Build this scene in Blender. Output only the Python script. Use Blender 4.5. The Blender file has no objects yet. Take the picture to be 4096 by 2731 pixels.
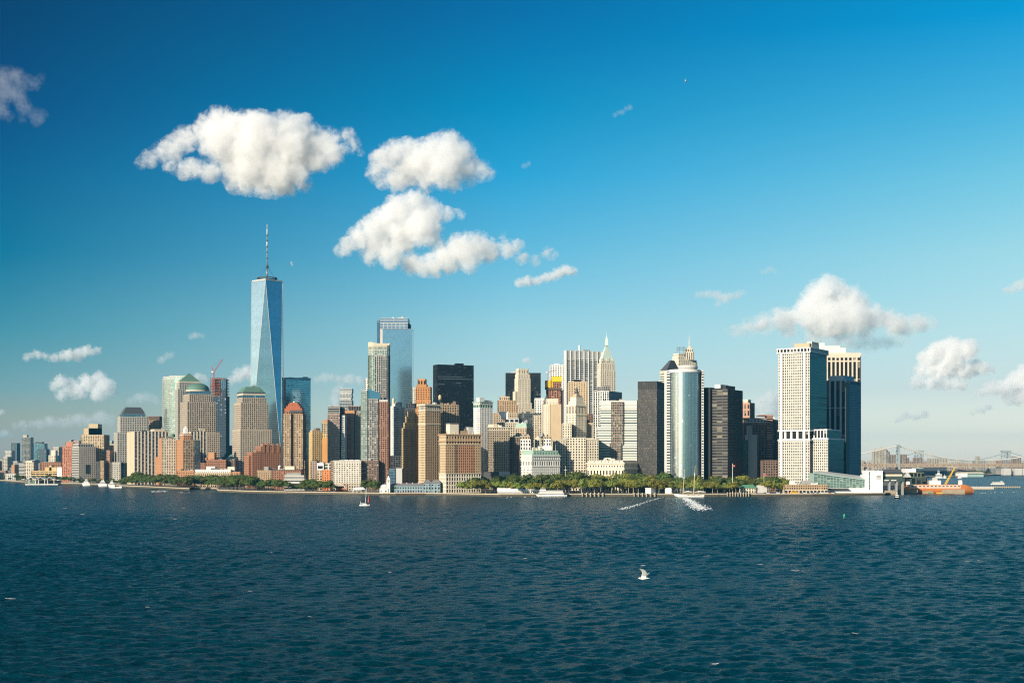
import bpy, bmesh, math, random
import numpy as np
from mathutils import Vector, noise as mnoise
R = math.radians
random.seed(7)
rng = np.random.default_rng(11)
scene = bpy.context.scene
COL = scene.collection
# ------------------------------------------------------------------ camera: 45 m above the harbour, looking along +Y
F, CX, YH, HC = 5620.0, 2048.0, 1850.0, 45.0
cd = bpy.data.cameras.new('camera')
cam = bpy.data.objects.new('camera', cd); COL.objects.link(cam)
cam.location = (0, 0, HC); cam.rotation_euler = (R(90), 0, 0)
cd.sensor_width = 36.0; cd.lens = F / 4096 * 36.0
cd.shift_y = (YH - 1365.5) / 4096
cd.clip_start = 1.0; cd.clip_end = 120000.0
scene.camera = cam
def gx(px, Y): return (px - CX) * Y / F
def gz(py, Y): return HC - (py - YH) * Y / F
def P(px, py, Y): return Vector((gx(px, Y), Y, gz(py, Y)))
def shoreY(py): return F * HC / (py - YH)
# ------------------------------------------------------------------ look
scene.view_settings.view_transform = 'Standard'
scene.view_settings.look = 'None'
scene.view_settings.exposure = 0.4
scene.view_settings.gamma = 1.0
cy = scene.cycles
cy.max_bounces = 12; cy.volume_bounces = 8; cy.diffuse_bounces = 3; cy.glossy_bounces = 3
cy.transparent_max_bounces = 12
cy.use_denoising = True; cy.denoising_prefilter = 'NONE'; cy.denoising_input_passes = 'RGB_ALBEDO_NORMAL'
cy.use_adaptive_sampling = True
cy.adaptive_threshold = 0.01
cy.filter_width = 1.15
cy.caustics_reflective = False; cy.caustics_refractive = False
cy.sample_clamp_indirect = 6.0
# ------------------------------------------------------------------ sun and sky
SUN_EL = R(21)
SX, SY = -0.62, -0.785
SDIR = Vector((SX * math.cos(SUN_EL), SY * math.cos(SUN_EL), math.sin(SUN_EL)))
sd = bpy.data.lights.new('sun', 'SUN'); sd.energy = 5.0; sd.angle = R(0.5); sd.color = (1.0, 0.88, 0.71)
sun = bpy.data.objects.new('sun', sd); COL.objects.link(sun)
sun.rotation_euler = SDIR.to_track_quat('Z', 'Y').to_euler(); sun.location = (-900, -400, 900)
class NT:
    """tiny node-tree helper"""
    def __init__(s, tree): s.t = tree; s.n = tree.nodes; s.l = tree.links
    def add(s, typ, **kw):
        nd = s.n.new(typ)
        for k, v in kw.items():
            if k == 'ins':
                for i, val in v.items():
                    if hasattr(val, 'is_linked') or isinstance(val, bpy.types.NodeSocket): s.l.new(val, nd.inputs[i])
                    else: nd.inputs[i].default_value = val
            else: setattr(nd, k, v)
        return nd
    def math(s, op, a, b=None, c=None, clamp=False):
        nd = s.n.new('ShaderNodeMath'); nd.operation = op; nd.use_clamp = clamp
        for i, val in enumerate((a, b, c)):
            if val is None: continue
            if isinstance(val, bpy.types.NodeSocket): s.l.new(val, nd.inputs[i])
            else: nd.inputs[i].default_value = val
        return nd.outputs[0]
    def mix(s, fac, a, b, blend='MIX'):
        nd = s.n.new('ShaderNodeMix'); nd.data_type = 'RGBA'; nd.blend_type = blend
        for i, val in ((0, fac), (6, a), (7, b)):
            if isinstance(val, bpy.types.NodeSocket): s.l.new(val, nd.inputs[i])
            else: nd.inputs[i].default_value = val if i == 0 else (*val[:3], 1.0)
        return nd.outputs[2]
    def ramp(s, fac, stops, interp='LINEAR'):
        nd = s.n.new('ShaderNodeValToRGB'); cr = nd.color_ramp; cr.interpolation = interp
        while len(cr.elements) > 1: cr.elements.remove(cr.elements[0])
        for i, (p, c) in enumerate(stops):
            e = cr.elements[0] if i == 0 else cr.elements.new(p)
            e.position = p; e.color = (*c[:3], 1.0)
        s.l.new(fac, nd.inputs[0]); return nd.outputs[0]
def srgb(r, g, b):
    f = lambda c: (c / 255 / 12.92) if c <= 10 else ((c / 255 + 0.055) / 1.055) ** 2.4
    return (f(r), f(g), f(b))
W = bpy.data.worlds.new('World'); scene.world = W; W.use_nodes = True
wt = NT(W.node_tree); W.node_tree.nodes.clear()
sky = wt.add('ShaderNodeTexSky', sky_type='NISHITA', sun_disc=False, sun_elevation=SUN_EL,
             sun_rotation=math.atan2(SX, SY), altitude=0.0, air_density=1.0, dust_density=0.3, ozone_density=2.5)
# late-afternoon air: deeper, more cyan blue overhead; deeper towards the side at right angles to the sun
tc = wt.add('ShaderNodeTexCoord'); sep = wt.add('ShaderNodeSeparateXYZ', ins={0: tc.outputs['Generated']})
el = wt.math('ARCSINE', sep.outputs[2])
az = wt.math('ARCTAN2', sep.outputs[0], sep.outputs[1])
eln = wt.math('DIVIDE', el, R(20.0), clamp=True)
azn = wt.math('MULTIPLY_ADD', az, 1.0 / R(40.0), 0.5, clamp=True)
SKY_TINT = {'L': [(0.0336, (0.7378, 0.502, 0.2643)), (0.1439, (0.314, 0.4657, 0.5418)), (0.2633, (0.1135, 0.4087, 0.4946)), (0.4053, (0.003, 0.3097, 0.4384)), (0.5453, (0.003, 0.255, 0.4048)), (0.6692, (0.003, 0.1807, 0.3559)), (0.8436, (0.003, 0.1457, 0.2773))], 'C': [(0.0357, (1.0541, 1.0327, 1.1124)), (0.1527, (0.7201, 0.7706, 0.8409)), (0.2794, (0.5873, 0.7952, 0.8115)), (0.4299, (0.2951, 0.7452, 0.8249)), (0.578, (0.0722, 0.6812, 0.85)), (0.7088, (0.003, 0.5851, 0.7392)), (0.8923, (0.003, 0.4015, 0.6197))], 'R': [(0.0336, (1.1881, 1.043, 1.0637)), (0.1439, (0.8193, 0.7521, 0.799)), (0.2634, (0.7982, 0.8323, 0.7843)), (0.4054, (0.7202, 0.908, 0.7975)), (0.5455, (0.457, 0.9003, 0.832)), (0.6694, (0.2114, 0.8236, 0.8694)), (0.8439, (0.003, 0.6946, 0.8919))]}
rl, rc, rr_ = [wt.ramp(eln, [(p, c) for p, c in SKY_TINT[k]]) for k in 'LCR']
a1 = wt.math('MULTIPLY', azn, 2.0, clamp=True)
a2 = wt.math('MULTIPLY_ADD', azn, 2.0, -1.0, clamp=True)
tint = wt.mix(a2, wt.mix(a1, rl, rc), rr_)
# outside the view: tint shaped for reflections, pale at left, deep blue at right
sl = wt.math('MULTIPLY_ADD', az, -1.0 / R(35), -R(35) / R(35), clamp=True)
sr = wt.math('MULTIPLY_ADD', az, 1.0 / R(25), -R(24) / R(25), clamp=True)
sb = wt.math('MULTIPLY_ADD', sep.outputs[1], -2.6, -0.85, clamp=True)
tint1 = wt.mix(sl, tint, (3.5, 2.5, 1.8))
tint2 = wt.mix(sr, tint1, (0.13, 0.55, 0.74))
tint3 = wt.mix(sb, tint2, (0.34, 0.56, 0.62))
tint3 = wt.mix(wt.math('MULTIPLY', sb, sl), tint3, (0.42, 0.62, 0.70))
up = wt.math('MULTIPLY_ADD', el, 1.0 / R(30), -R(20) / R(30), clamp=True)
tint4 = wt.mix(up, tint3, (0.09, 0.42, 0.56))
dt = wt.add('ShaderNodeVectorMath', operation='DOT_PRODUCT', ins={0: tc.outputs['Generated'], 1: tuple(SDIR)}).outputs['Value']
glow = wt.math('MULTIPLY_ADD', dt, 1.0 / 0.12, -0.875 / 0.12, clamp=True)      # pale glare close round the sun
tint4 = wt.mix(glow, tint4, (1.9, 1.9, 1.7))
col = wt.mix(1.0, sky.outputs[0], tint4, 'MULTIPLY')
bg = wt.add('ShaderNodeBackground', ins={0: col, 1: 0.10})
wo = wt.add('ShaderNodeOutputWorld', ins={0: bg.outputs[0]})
# ------------------------------------------------------------------ objects
def tag(o, label=None, cat=None, group=None, kind=None):
    if label: o['label'] = label
    if cat: o['category'] = cat
    if group: o['group'] = group
    if kind: o['kind'] = kind
    return o
def empty(name, loc, label=None, cat=None, group=None):
    o = bpy.data.objects.new(name, None); COL.objects.link(o); o.location = loc
    o.empty_display_size = 2.0
    return tag(o, label, cat, group)
class MB:
    """collects polygons (world coordinates) and links them as one mesh object"""
    def __init__(s): s.v = []; s.f = []; s.m = []; s.uv = []; s.mats = []; s.smooth = []
    def mi(s, mat):
        if mat not in s.mats: s.mats.append(mat)
        return s.mats.index(mat)
    def poly(s, pts, mat, uv=None, smooth=False):
        n = len(s.v); s.v.extend([tuple(p) for p in pts]); s.f.append(list(range(n, n + len(pts))))
        s.m.append(s.mi(mat)); s.smooth.append(smooth)
        s.uv.extend(uv if uv else [(0.0, 0.0)] * len(pts))
    def grid(s, rows, mat, smooth=True, close=False):
        """rows of equal length -> quads sharing vertices"""
        n0 = len(s.v); k = len(rows[0])
        for r in rows: s.v.extend([tuple(p) for p in r])
        mi = s.mi(mat)
        for i in range(len(rows) - 1):
            for j in range(k if close else k - 1):
                j2 = (j + 1) % k
                s.f.append([n0 + i * k + j, n0 + i * k + j2, n0 + (i + 1) * k + j2, n0 + (i + 1) * k + j])
                s.m.append(mi); s.smooth.append(smooth); s.uv.extend([(0.0, 0.0)] * 4)
    def prism(s, fp, z0, z1, mat, top=True, bottom=False, mat_top=None, fp1=None):
        fp1 = fp1 or fp; n = len(fp)
        for i in range(n):
            a, b = fp[i], fp[(i + 1) % n]; a1, b1 = fp1[i], fp1[(i + 1) % n]
            s.poly([(a[0], a[1], z0), (b[0], b[1], z0), (b1[0], b1[1], z1), (a1[0], a1[1], z1)], mat)
        if top: s.poly([(p[0], p[1], z1) for p in fp1], mat_top or mat)
        if bottom: s.poly([(p[0], p[1], z0) for p in reversed(fp)], mat)
    def box(s, c, size, mat, rz=0.0):
        cx, cy_, cz = c; hx, hy, hz = size[0] / 2, size[1] / 2, size[2] / 2
        ca, sa = math.cos(rz), math.sin(rz)
        fp = [(cx + x * ca - y * sa, cy_ + x * sa + y * ca) for x, y in ((-hx, -hy), (hx, -hy), (hx, hy), (-hx, hy))]
        s.prism(fp, cz - hz, cz + hz, mat, True, True)
    def tube(s, pts, rad, mat, k=6, cap=True, smooth=True):
        rows = []; pts = [Vector(p) for p in pts]
        rr = rad if isinstance(rad, (list, tuple)) else [rad] * len(pts)
        for i, p in enumerate(pts):
            d = (pts[min(i + 1, len(pts) - 1)] - pts[max(i - 1, 0)])
            d = d.normalized() if d.length > 1e-9 else Vector((0, 0, 1))
            a = d.cross(Vector((0, 0, 1)) if abs(d.z) < 0.9 else Vector((1, 0, 0))).normalized(); b = d.cross(a)
            rows.append([p + (a * math.cos(t) + b * math.sin(t)) * rr[i] for t in (2 * math.pi * j / k for j in range(k))])
        s.grid(rows, mat, smooth, True)
        if cap: s.poly(rows[0][::-1], mat); s.poly(rows[-1], mat)
    def lathe(s, c, prof, mat, k=20, smooth=True, a0=0.0, a1=2 * math.pi):
        full = abs(a1 - a0 - 2 * math.pi) < 1e-6
        ang = [a0 + (a1 - a0) * j / k for j in range(k if full else k + 1)]
        s.grid([[(c[0] + r * math.cos(t), c[1] + r * math.sin(t), z) for t in ang] for r, z in prof], mat, smooth, full)
    def build(s, name, parent=None, loc=None):
        if not s.f: return None
        me = bpy.data.meshes.new(name)
        off = np.array(parent.location if parent else (loc if loc else (0, 0, 0)), np.float64)
        co = np.array(s.v, np.float64) - off
        me.from_pydata(co.tolist(), [], s.f)
        for m in s.mats: me.materials.append(m)
        me.polygons.foreach_set('material_index', s.m); me.polygons.foreach_set('use_smooth', s.smooth)
        ul = me.uv_layers.new(name='uv'); ul.data.foreach_set('uv', np.array(s.uv, np.float32).ravel())
        o = bpy.data.objects.new(name, me); COL.objects.link(o)
        if parent: o.parent = parent
        elif loc is not None: o.location = loc
        return o
# ------------------------------------------------------------------ materials
_mc = {}
def newmat(name):
    m = bpy.data.materials.new(name); m.use_nodes = True; m.node_tree.nodes.clear()
    t = NT(m.node_tree); out = t.add('ShaderNodeOutputMaterial'); return m, t, out
def paint(c, rough=0.8, var=0.26, scale=0.05, metal=0.0, spec=0.3):
    """plain surface with soft weathering at the scale of metres"""
    key = ('p', tuple(round(x, 4) for x in c), rough, var, scale, metal)
    if key in _mc: return _mc[key]
    m, t, out = newmat('paint')
    g = t.add('ShaderNodeNewGeometry')
    n1 = t.add('ShaderNodeTexNoise', ins={0: g.outputs['Position'], 2: scale, 3: 5.0, 4: 0.6})
    mp = t.add('ShaderNodeMapping', ins={0: g.outputs['Position'], 3: (1.0, 1.0, 0.12)})
    n2 = t.add('ShaderNodeTexNoise', ins={0: mp.outputs[0], 2: scale * 6, 3: 3.0})
    f = t.math('MULTIPLY_ADD', t.math('ADD', n1.outputs[0], n2.outputs[0]), var, 1.0 - var)
    colr = t.mix(1.0, c, (1, 1, 1), 'MULTIPLY')
    cc = t.add('ShaderNodeVectorMath', operation='SCALE', ins={0: (c[0], c[1], c[2]), 3: f})
    b = t.add('ShaderNodeBsdfPrincipled', ins={0: cc.outputs[0], 1: metal, 2: rough, 'Specular IOR Level': spec})
    t.l.new(b.outputs[0], out.inputs[0]); _mc[key] = m; return m
def glass(dark=(0.02, 0.025, 0.03), blind=(0.22, 0.2, 0.17), p=0.3, rough=0.12, metal=0.0, spec=0.6, var=0.5, tilt=0.006):
    """window glass: each bay and storey (UV cell) has its own depth of tone, some with blinds drawn"""
    key = ('g', dark, blind, p, rough, metal, spec, var, tilt)
    if key in _mc: return _mc[key]
    m, t, out = newmat('window_glass')
    uv = t.add('ShaderNodeUVMap', uv_map='uv')
    fl = t.add('ShaderNodeVectorMath', operation='FLOOR', ins={0: uv.outputs[0]})
    oi = t.add('ShaderNodeObjectInfo')
    w = t.add('ShaderNodeTexWhiteNoise', noise_dimensions='4D', ins={0: fl.outputs[0], 1: oi.outputs['Random']})
    s1 = t.add('ShaderNodeSeparateColor', ins={0: w.outputs[1]})
    lo = t.add('ShaderNodeMapping', ins={0: fl.outputs[0], 3: (0.11, 0.31, 1.0)})
    ln = t.add('ShaderNodeTexNoise', ins={0: lo.outputs[0], 2: 1.0, 3: 2.0})      # blinds cluster by floor and tenant
    isb = t.math('LESS_THAN', s1.outputs[0], t.math('MULTIPLY', t.math('MULTIPLY_ADD', ln.outputs[0], 4.0, -1.0), p))
    amt = t.math('MULTIPLY', isb, t.math('MULTIPLY_ADD', s1.outputs[1], 0.8, 0.2))
    # blinds come part of the way down a window
    fr = t.add('ShaderNodeVectorMath', operation='FRACTION', ins={0: uv.outputs[0]})
    sp = t.add('ShaderNodeSeparateXYZ', ins={0: fr.outputs[0]})
    part = t.math('GREATER_THAN', sp.outputs[1], t.math('MULTIPLY', s1.outputs[2], 0.8))
    amt = t.math('MULTIPLY', amt, part)
    d1 = t.add('ShaderNodeVectorMath', operation='SCALE', ins={0: dark, 3: t.math('MULTIPLY_ADD', s1.outputs[2], 2 * var, 1.0 - var)})
    c = t.mix(amt, d1.outputs[0], blind)
    rr = t.math('MULTIPLY_ADD', amt, 0.4, rough)
    mt = t.math('MULTIPLY', t.math('SUBTRACT', 1.0, amt), metal)
    # panes never sit perfectly flat
    tw = t.add('ShaderNodeVectorMath', operation='SUBTRACT', ins={0: w.outputs[1], 1: (0.5, 0.5, 0.5)})
    tws = t.add('ShaderNodeVectorMath', operation='SCALE', ins={0: tw.outputs[0], 3: tilt})
    g = t.add('ShaderNodeNewGeometry')
    nn = t.add('ShaderNodeVectorMath', operation='ADD', ins={0: g.outputs['Normal'], 1: tws.outputs[0]})
    nz = t.add('ShaderNodeVectorMath', operation='NORMALIZE', ins={0: nn.outputs[0]})
    b = t.add('ShaderNodeBsdfPrincipled', ins={0: c, 1: mt, 2: rr, 'Specular IOR Level': spec, 'Normal': nz.outputs[0]})
    t.l.new(b.outputs[0], out.inputs[0]); _mc[key] = m; return m
# ------------------------------------------------------------------ harbour water
def wave_set():
    r = np.random.default_rng(5); L = []
    for i in range(60):
        lam = 1.4 * (13 / 1.4) ** (r.random() ** 1.1)
        th = math.pi / 2 + 0.22 + r.normal(0, 0.62)          # crests lie mostly across the view
        amp = 0.0125 * lam ** 0.9 * r.uniform(0.6, 1.3)
        L.append((lam, math.cos(th), math.sin(th), amp, r.uniform(0, 6.28)))
    return L
WAVES = wave_set()
def wave_z(x, y, res):
    z = np.zeros_like(x)
    # wind comes in patches: some stretches are rougher
    gust = 0.85 + 0.3 * np.sin(x * 0.011 + 1.3 * np.sin(y * 0.004)) * np.sin(y * 0.0083 + 0.9 * np.sin(x * 0.006 + 1))
    for lam, cx_, cy_, a, ph in WAVES:
        k = 2 * math.pi / lam
        s = np.sin(k * (cx_ * x + cy_ * y) + ph)
        z += a * np.clip(lam / (3.0 * res) - 0.5, 0, 1) * (np.exp(0.9 * (s - 1)) * 2.0 - 0.9)
    return z * gust
def shader_water(name, bump_d):
    m, t, out = newmat(name)
    g = t.add('ShaderNodeNewGeometry')
    mp = t.add('ShaderNodeMapping', ins={0: g.outputs['Position'], 2: (0, 0, 0.2), 3: (0.62, 1.0, 1.0)})
    n1 = t.add('ShaderNodeTexNoise', ins={0: mp.outputs[0], 2: 0.55, 3: 6.0, 4: 0.68, 8: 0.8})
    n2 = t.add('ShaderNodeTexNoise', ins={0: mp.outputs[0], 2: 0.17, 3: 4.0, 4: 0.6})
    big = t.add('ShaderNodeTexNoise', ins={0: g.outputs['Position'], 2: 0.006, 3: 3.0})
    hh = t.math('ADD', t.math('MULTIPLY', n1.outputs[0], 1.35), t.math('MULTIPLY', n2.outputs[0], 2.0))
    st = t.math('MULTIPLY_ADD', big.outputs[0], 0.9, 0.45)
    bp = t.add('ShaderNodeBump', ins={0: st, 1: bump_d, 'Height': hh})
    body = t.ramp(n2.outputs[0], [(0.25, (0.0002, 0.024, 0.036)), (0.7, (0.0004, 0.042, 0.062))])
    b = t.add('ShaderNodeBsdfPrincipled', ins={0: body, 2: 0.24, 'IOR': 1.2, 'Specular IOR Level': 0.2, 'Specular Tint': (0.30, 0.78, 1.0, 1.0), 'Normal': bp.outputs[0]})
    t.l.new(b.outputs[0], out.inputs[0]); return m
M_water = shader_water('harbour_water', 1.0)
def build_water():
    NU, NV = 1350, 1050
    Ys = 170.0 * (2120.0 / 170.0) ** np.linspace(0, 1, NV)
    us = np.linspace(-0.85, 0.85, NU)
    Y, U = np.meshgrid(Ys, us, indexing='ij'); X = U * Y
    res = np.gradient(Ys)[:, None] * np.ones_like(X)
    Z = wave_z(X, Y, res)
    edge = np.minimum(np.arange(NV)[:, None], NV - 1 - np.arange(NV)[:, None]) / 12.0
    edge2 = np.minimum(np.arange(NU)[None, :], NU - 1 - np.arange(NU)[None, :]) / 12.0
    k = np.clip(np.minimum(edge, edge2), 0, 1); Z = Z * k
    Z[k <= 0] = 0.0
    co = np.stack([X, Y, Z], -1).reshape(-1, 3)
    idx = np.arange(NU * NV).reshape(NV, NU)
    q = np.stack([idx[:-1, :-1], idx[:-1, 1:], idx[1:, 1:], idx[1:, :-1]], -1).reshape(-1, 4)
    # the calm far rim: the same sheet carried on to the horizon
    y0, y1 = Ys[0], Ys[-1]; a, b = us[0], us[-1]
    ring_in = [(a * y0, y0), (b * y0, y0), (b * y1, y1), (a * y1, y1)]
    ring_out = [(-40000, -3000), (40000, -3000), (40000, 60000), (-40000, 60000)]
    n = len(co)
    co = np.vstack([co, np.array([(p[0], p[1], 0.0) for p in ring_out])])
    cid = [idx[0, 0], idx[0, -1], idx[-1, -1], idx[-1, 0]]
    extra = [[n + i, n + (i + 1) % 4, cid[(i + 1) % 4], cid[i]] for i in range(4)]
    q = np.vstack([q, np.array(extra)])
    me = bpy.data.meshes.new('water')
    me.vertices.add(len(co)); me.vertices.foreach_set('co', co.astype(np.float32).ravel())
    me.loops.add(len(q) * 4); me.loops.foreach_set('vertex_index', q.astype(np.int32).ravel())
    me.polygons.add(len(q)); me.polygons.foreach_set('loop_start', np.arange(0, len(q) * 4, 4, dtype=np.int32))
    me.polygons.foreach_set('use_smooth', np.ones(len(q), bool))
    me.update(calc_edges=True); me.materials.append(M_water)
    o = bpy.data.objects.new('water', me); COL.objects.link(o); o['kind'] = 'structure'
    return o
build_water()
# ------------------------------------------------------------------ air and clouds
HAZE_D = 2.4e-5
def build_haze():
    m, t, out = newmat('haze_air')
    v = t.add('ShaderNodeVolumePrincipled', ins={'Color': (0.13, 0.62, 1.0, 1), 'Density': HAZE_D, 'Anisotropy': 0.1})
    t.l.new(v.outputs[0], out.inputs[1])
    b = MB(); b.box((0, 14000, 309), (70000, 30000, 620), m)
    o = b.build('haze', loc=(0, 0, 0)); o['kind'] = 'stuff'; return o
build_haze()
def cloud_mat(dens, rm, col, balls, org, soft, warp, ero):
    """vapour: density grows towards the heart of each billow; fractal noise curls and tears the rim"""
    m, t, out = newmat('cloud_vapour')
    g = t.add('ShaderNodeNewGeometry')
    w1 = t.add('ShaderNodeTexNoise', ins={0: g.outputs['Position'], 2: 1.0 / (rm * 1.0), 3: 4.0, 4: 0.62, 5: 2.3})
    wv = t.add('ShaderNodeVectorMath', operation='SUBTRACT', ins={0: w1.outputs[1], 1: (0.5, 0.5, 0.5)})
    pos = t.add('ShaderNodeVectorMath', operation='MULTIPLY_ADD', ins={0: wv.outputs[0], 1: (rm * warp,) * 3, 2: g.outputs['Position']}).outputs[0]
    acc = None
    for c, r in balls:
        d = t.add('ShaderNodeVectorMath', operation='DISTANCE', ins={0: pos, 1: tuple(c + org)}).outputs['Value']
        v = t.math('MULTIPLY_ADD', d, -1.0 / r, 1.0)
        if rm > r * 1.02 or rm < r * .98: v = t.math('MULTIPLY', v, r / rm)
        acc = v if acc is None else t.math('SMOOTH_MAX', acc, v, 0.25)
    n2 = t.add('ShaderNodeTexNoise', ins={0: pos, 2: 1.0 / (rm * .46), 3: 3.0, 4: 0.6})
    e = t.math('MULTIPLY_ADD', n2.outputs[0], ero, -0.5 * ero - .0)
    v = t.math('MULTIPLY', t.math('ADD', acc, e), soft, clamp=True)
    v = t.math('MULTIPLY', v, dens)
    sc = t.add('ShaderNodeVolumeScatter', ins={0: (*col, 1), 1: v, 2: 0.0})
    t.l.new(sc.outputs[0], out.inputs[1])
    m.cycles.volume_step_rate = STEP
    return m
STEP = 0.14
_ib = bmesh.new(); bmesh.ops.create_icosphere(_ib, subdivisions=2, radius=1.0)
ICO_V = np.array([v.co[:] for v in _ib.verts]); ICO_F = np.array([[v.index for v in f.verts] for f in _ib.faces]); _ib.free()
def cloud(label, base_py, puffs, tau=7.0, alt=1300, vox=90, depth=0.8, seed=0, col=(1, 1, 1), soft=1.45, warp=2.4, ero=2.1, grow=1.17):
    """puffs: (px, py, radius px) as seen from the ship; the height of the cloud base fixes how far off it hangs"""
    D = (alt - HC) * F / (YH - base_py); s = D / F
    rr = random.Random(seed * 17 + 3)
    x0 = sum(p[0] for p in puffs) / len(puffs)
    org = Vector((gx(x0, D), D, gz(base_py, D)))
    rm = sum(p[2] for p in puffs) / len(puffs) * s
    wid = (max(p[0] + p[2] for p in puffs) - min(p[0] - p[2] for p in puffs)) * s
    full = list(puffs)
    if len(puffs) < 16:      # thin strings of puffs run into one another
        for a, b_ in zip(puffs, puffs[1:]):
            if math.hypot(a[0] - b_[0], a[1] - b_[1]) > .7 * (a[2] + b_[2]): full.append(((a[0] + b_[0]) / 2, (a[1] + b_[1]) / 2 + rr.uniform(-4, 4), (a[2] + b_[2]) / 2 * .9))
    B = []
    for (px, py, r) in full:
        R_ = r * s * grow
        B.append((Vector((gx(px, D), D + rr.uniform(-0.5, 0.5) * depth * R_ * 1.6, gz(py, D))) - org, R_))
    BALLS, B = B, [(c, r * 1.2) for c, r in B]
    V = np.concatenate([ICO_V * r + np.array(c) for c, r in B]); Fc = np.concatenate([ICO_F + i * len(ICO_V) for i in range(len(B))])
    me = bpy.data.meshes.new('cloud'); me.vertices.add(len(V)); me.vertices.foreach_set('co', V.astype(np.float32).ravel())
    me.loops.add(len(Fc) * 3); me.loops.foreach_set('vertex_index', Fc.astype(np.int32).ravel()); me.polygons.add(len(Fc)); me.polygons.foreach_set('loop_start', np.arange(0, len(Fc) * 3, 3, dtype=np.int32)); me.update(calc_edges=True)
    o = bpy.data.objects.new('cloud', me); COL.objects.link(o); o.location = org
    md = o.modifiers.new('hull', 'REMESH'); md.mode = 'VOXEL'; md.voxel_size = wid / vox
    dg = bpy.context.evaluated_depsgraph_get(); m2 = bpy.data.meshes.new_from_object(o.evaluated_get(dg)); o.modifiers.clear(); o.data = m2; bpy.data.meshes.remove(me)
    m2.polygons.foreach_set('use_smooth', np.ones(len(m2.polygons), bool)); m2.materials.clear(); m2.materials.append(cloud_mat(tau * .24 / rm, rm, col, BALLS, org, soft, warp, ero))
    tag(o, label, 'cloud')
    return o
cloud('largest white cumulus cloud, high in the sky above and left of the tall spire', 775,
  [(560,650,22),(600,630,34),(650,600,38),(690,585,46),(745,560,45),(790,540,38),(830,495,48),(870,480,52),(900,500,60),(880,570,70),(950,520,66),(1010,520,70),(1040,560,85),(1010,640,85),(930,640,70),(1110,520,50),(1150,510,56),(1200,520,56),(1230,590,80),(1160,600,90),(1120,690,85),
   (1000,710,60),(940,720,44),(1060,730,52),(1180,690,60),(1300,570,56),(1330,620,48),(1390,545,30),(1410,580,32),(1440,605,18),(680,670,26),(730,675,36),(780,680,40),(840,690,42),(1280,650,42),(1220,735,30)], tau=7, vox=150, seed=1)
cloud('rounded white cloud in the middle of the sky above the long ragged cloud', 765,
  [(1500,690,36),(1540,640,50),(1590,610,50),(1640,600,48),(1640,660,70),(1700,640,70),(1730,590,46),(1790,590,58),(1840,620,55),(1780,680,70),(1870,670,48),(1920,680,40),(1955,695,26),(1590,715,50),(1700,715,48),(1820,735,32),(1530,720,30),(1880,730,24)], tau=6, seed=2)
cloud('long ragged white cloud right of the tall spire with a tail trailing right', 1095,
  [(1355,1005,24),(1390,985,34),(1440,950,46),(1490,920,52),(1540,880,60),(1600,840,58),(1660,825,56),(1720,850,50),(1690,910,70),(1600,930,72),(1510,970,56),(1480,1020,36),(1570,1030,46),(1650,1050,44),(1730,1060,46),(1790,1030,56),(1850,1000,62),(1910,985,52),(1960,1000,44),(1790,860,28),(1840,860,22),(1740,970,30),(2030,1000,34),(2070,985,26),(2090,1030,26),(2140,1040,22),(2190,1015,26),(2215,1025,18),(2015,945,18),(1880,1050,40),(1690,1078,30)], tau=6, vox=140, seed=3)
cloud('small slanting white cloud just below the tail of the long ragged cloud', 1148, [(2075,1132,18),(2110,1125,20),(2150,1125,18),(2190,1110,20),(2230,1095,22),(2262,1080,22),(2295,1085,16)], tau=4, seed=4, vox=90, alt=2100)
cloud('tall bright heaped cloud above the white grid tower at right', 1345,
  [(3310,1145,44),(3270,1170,46),(3300,1200,70),(3360,1165,46),(3410,1190,46),(3450,1220,40),(3380,1220,70),(3240,1210,44),(3230,1260,60),(3170,1270,48),(3110,1280,42),(3050,1298,40),(2990,1310,34),(2945,1320,26),(2910,1326,16),(3300,1285,70),(3400,1280,66),(3480,1275,54),(3550,1270,40),(3570,1300,44),(3610,1302,40),(3650,1300,38),(3690,1288,34),(3715,1298,28),(3160,1318,34),(3260,1325,40),(3360,1325,40),(3460,1325,34)], tau=5, vox=150, seed=5, alt=1200)
cloud('flat shaded cloud layer hanging below the tall heaped cloud', 1400, [(3180,1372,24),(3230,1378,28),(3280,1372,30),(3330,1374,32),(3385,1370,34),(3440,1370,34),(3495,1372,32),(3550,1368,30),(3600,1364,26),(3640,1358,20)], tau=1.2, seed=6, alt=1150, col=(.86, .92, .97))  # shade put into a faintly blue vapour colour
cloud('layered cream cloud right of the cream tower top', 1565, [(3700,1435,30),(3750,1405,40),(3810,1392,42),(3870,1400,38),(3800,1440,44),(3690,1480,30),(3760,1480,36),(3850,1480,36),(3910,1470,30),(3960,1475,22),(3660,1530,22),(3720,1535,26),(3790,1535,26),(3850,1540,20)], tau=8, seed=7, alt=1200)
cloud('bright cloud cut off by the right edge above the bridge', 1606, [(3930,1568,24),(3980,1555,32),(4030,1550,36),(4070,1530,40),(4110,1515,50),(4160,1520,60),(4040,1585,30),(4110,1585,34)], tau=9, seed=8, alt=1200)
cloud('puffy white cloud low in the left sky above the pale stepped tower', 1606, [(222,1545,22),(250,1525,26),(282,1540,30),(250,1580,24),(320,1560,30),(350,1530,32),(392,1520,34),(430,1545,32),(400,1575,32),(455,1565,18)], tau=5, seed=9, alt=1250)
cloud('thin long white cloud near the left edge above the puffy low cloud', 1454, [(110,1430,16),(145,1415,18),(180,1425,16),(225,1430,18),(262,1420,22),(305,1418,26),(350,1402,22),(390,1400,16)], tau=3, seed=10)
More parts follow.
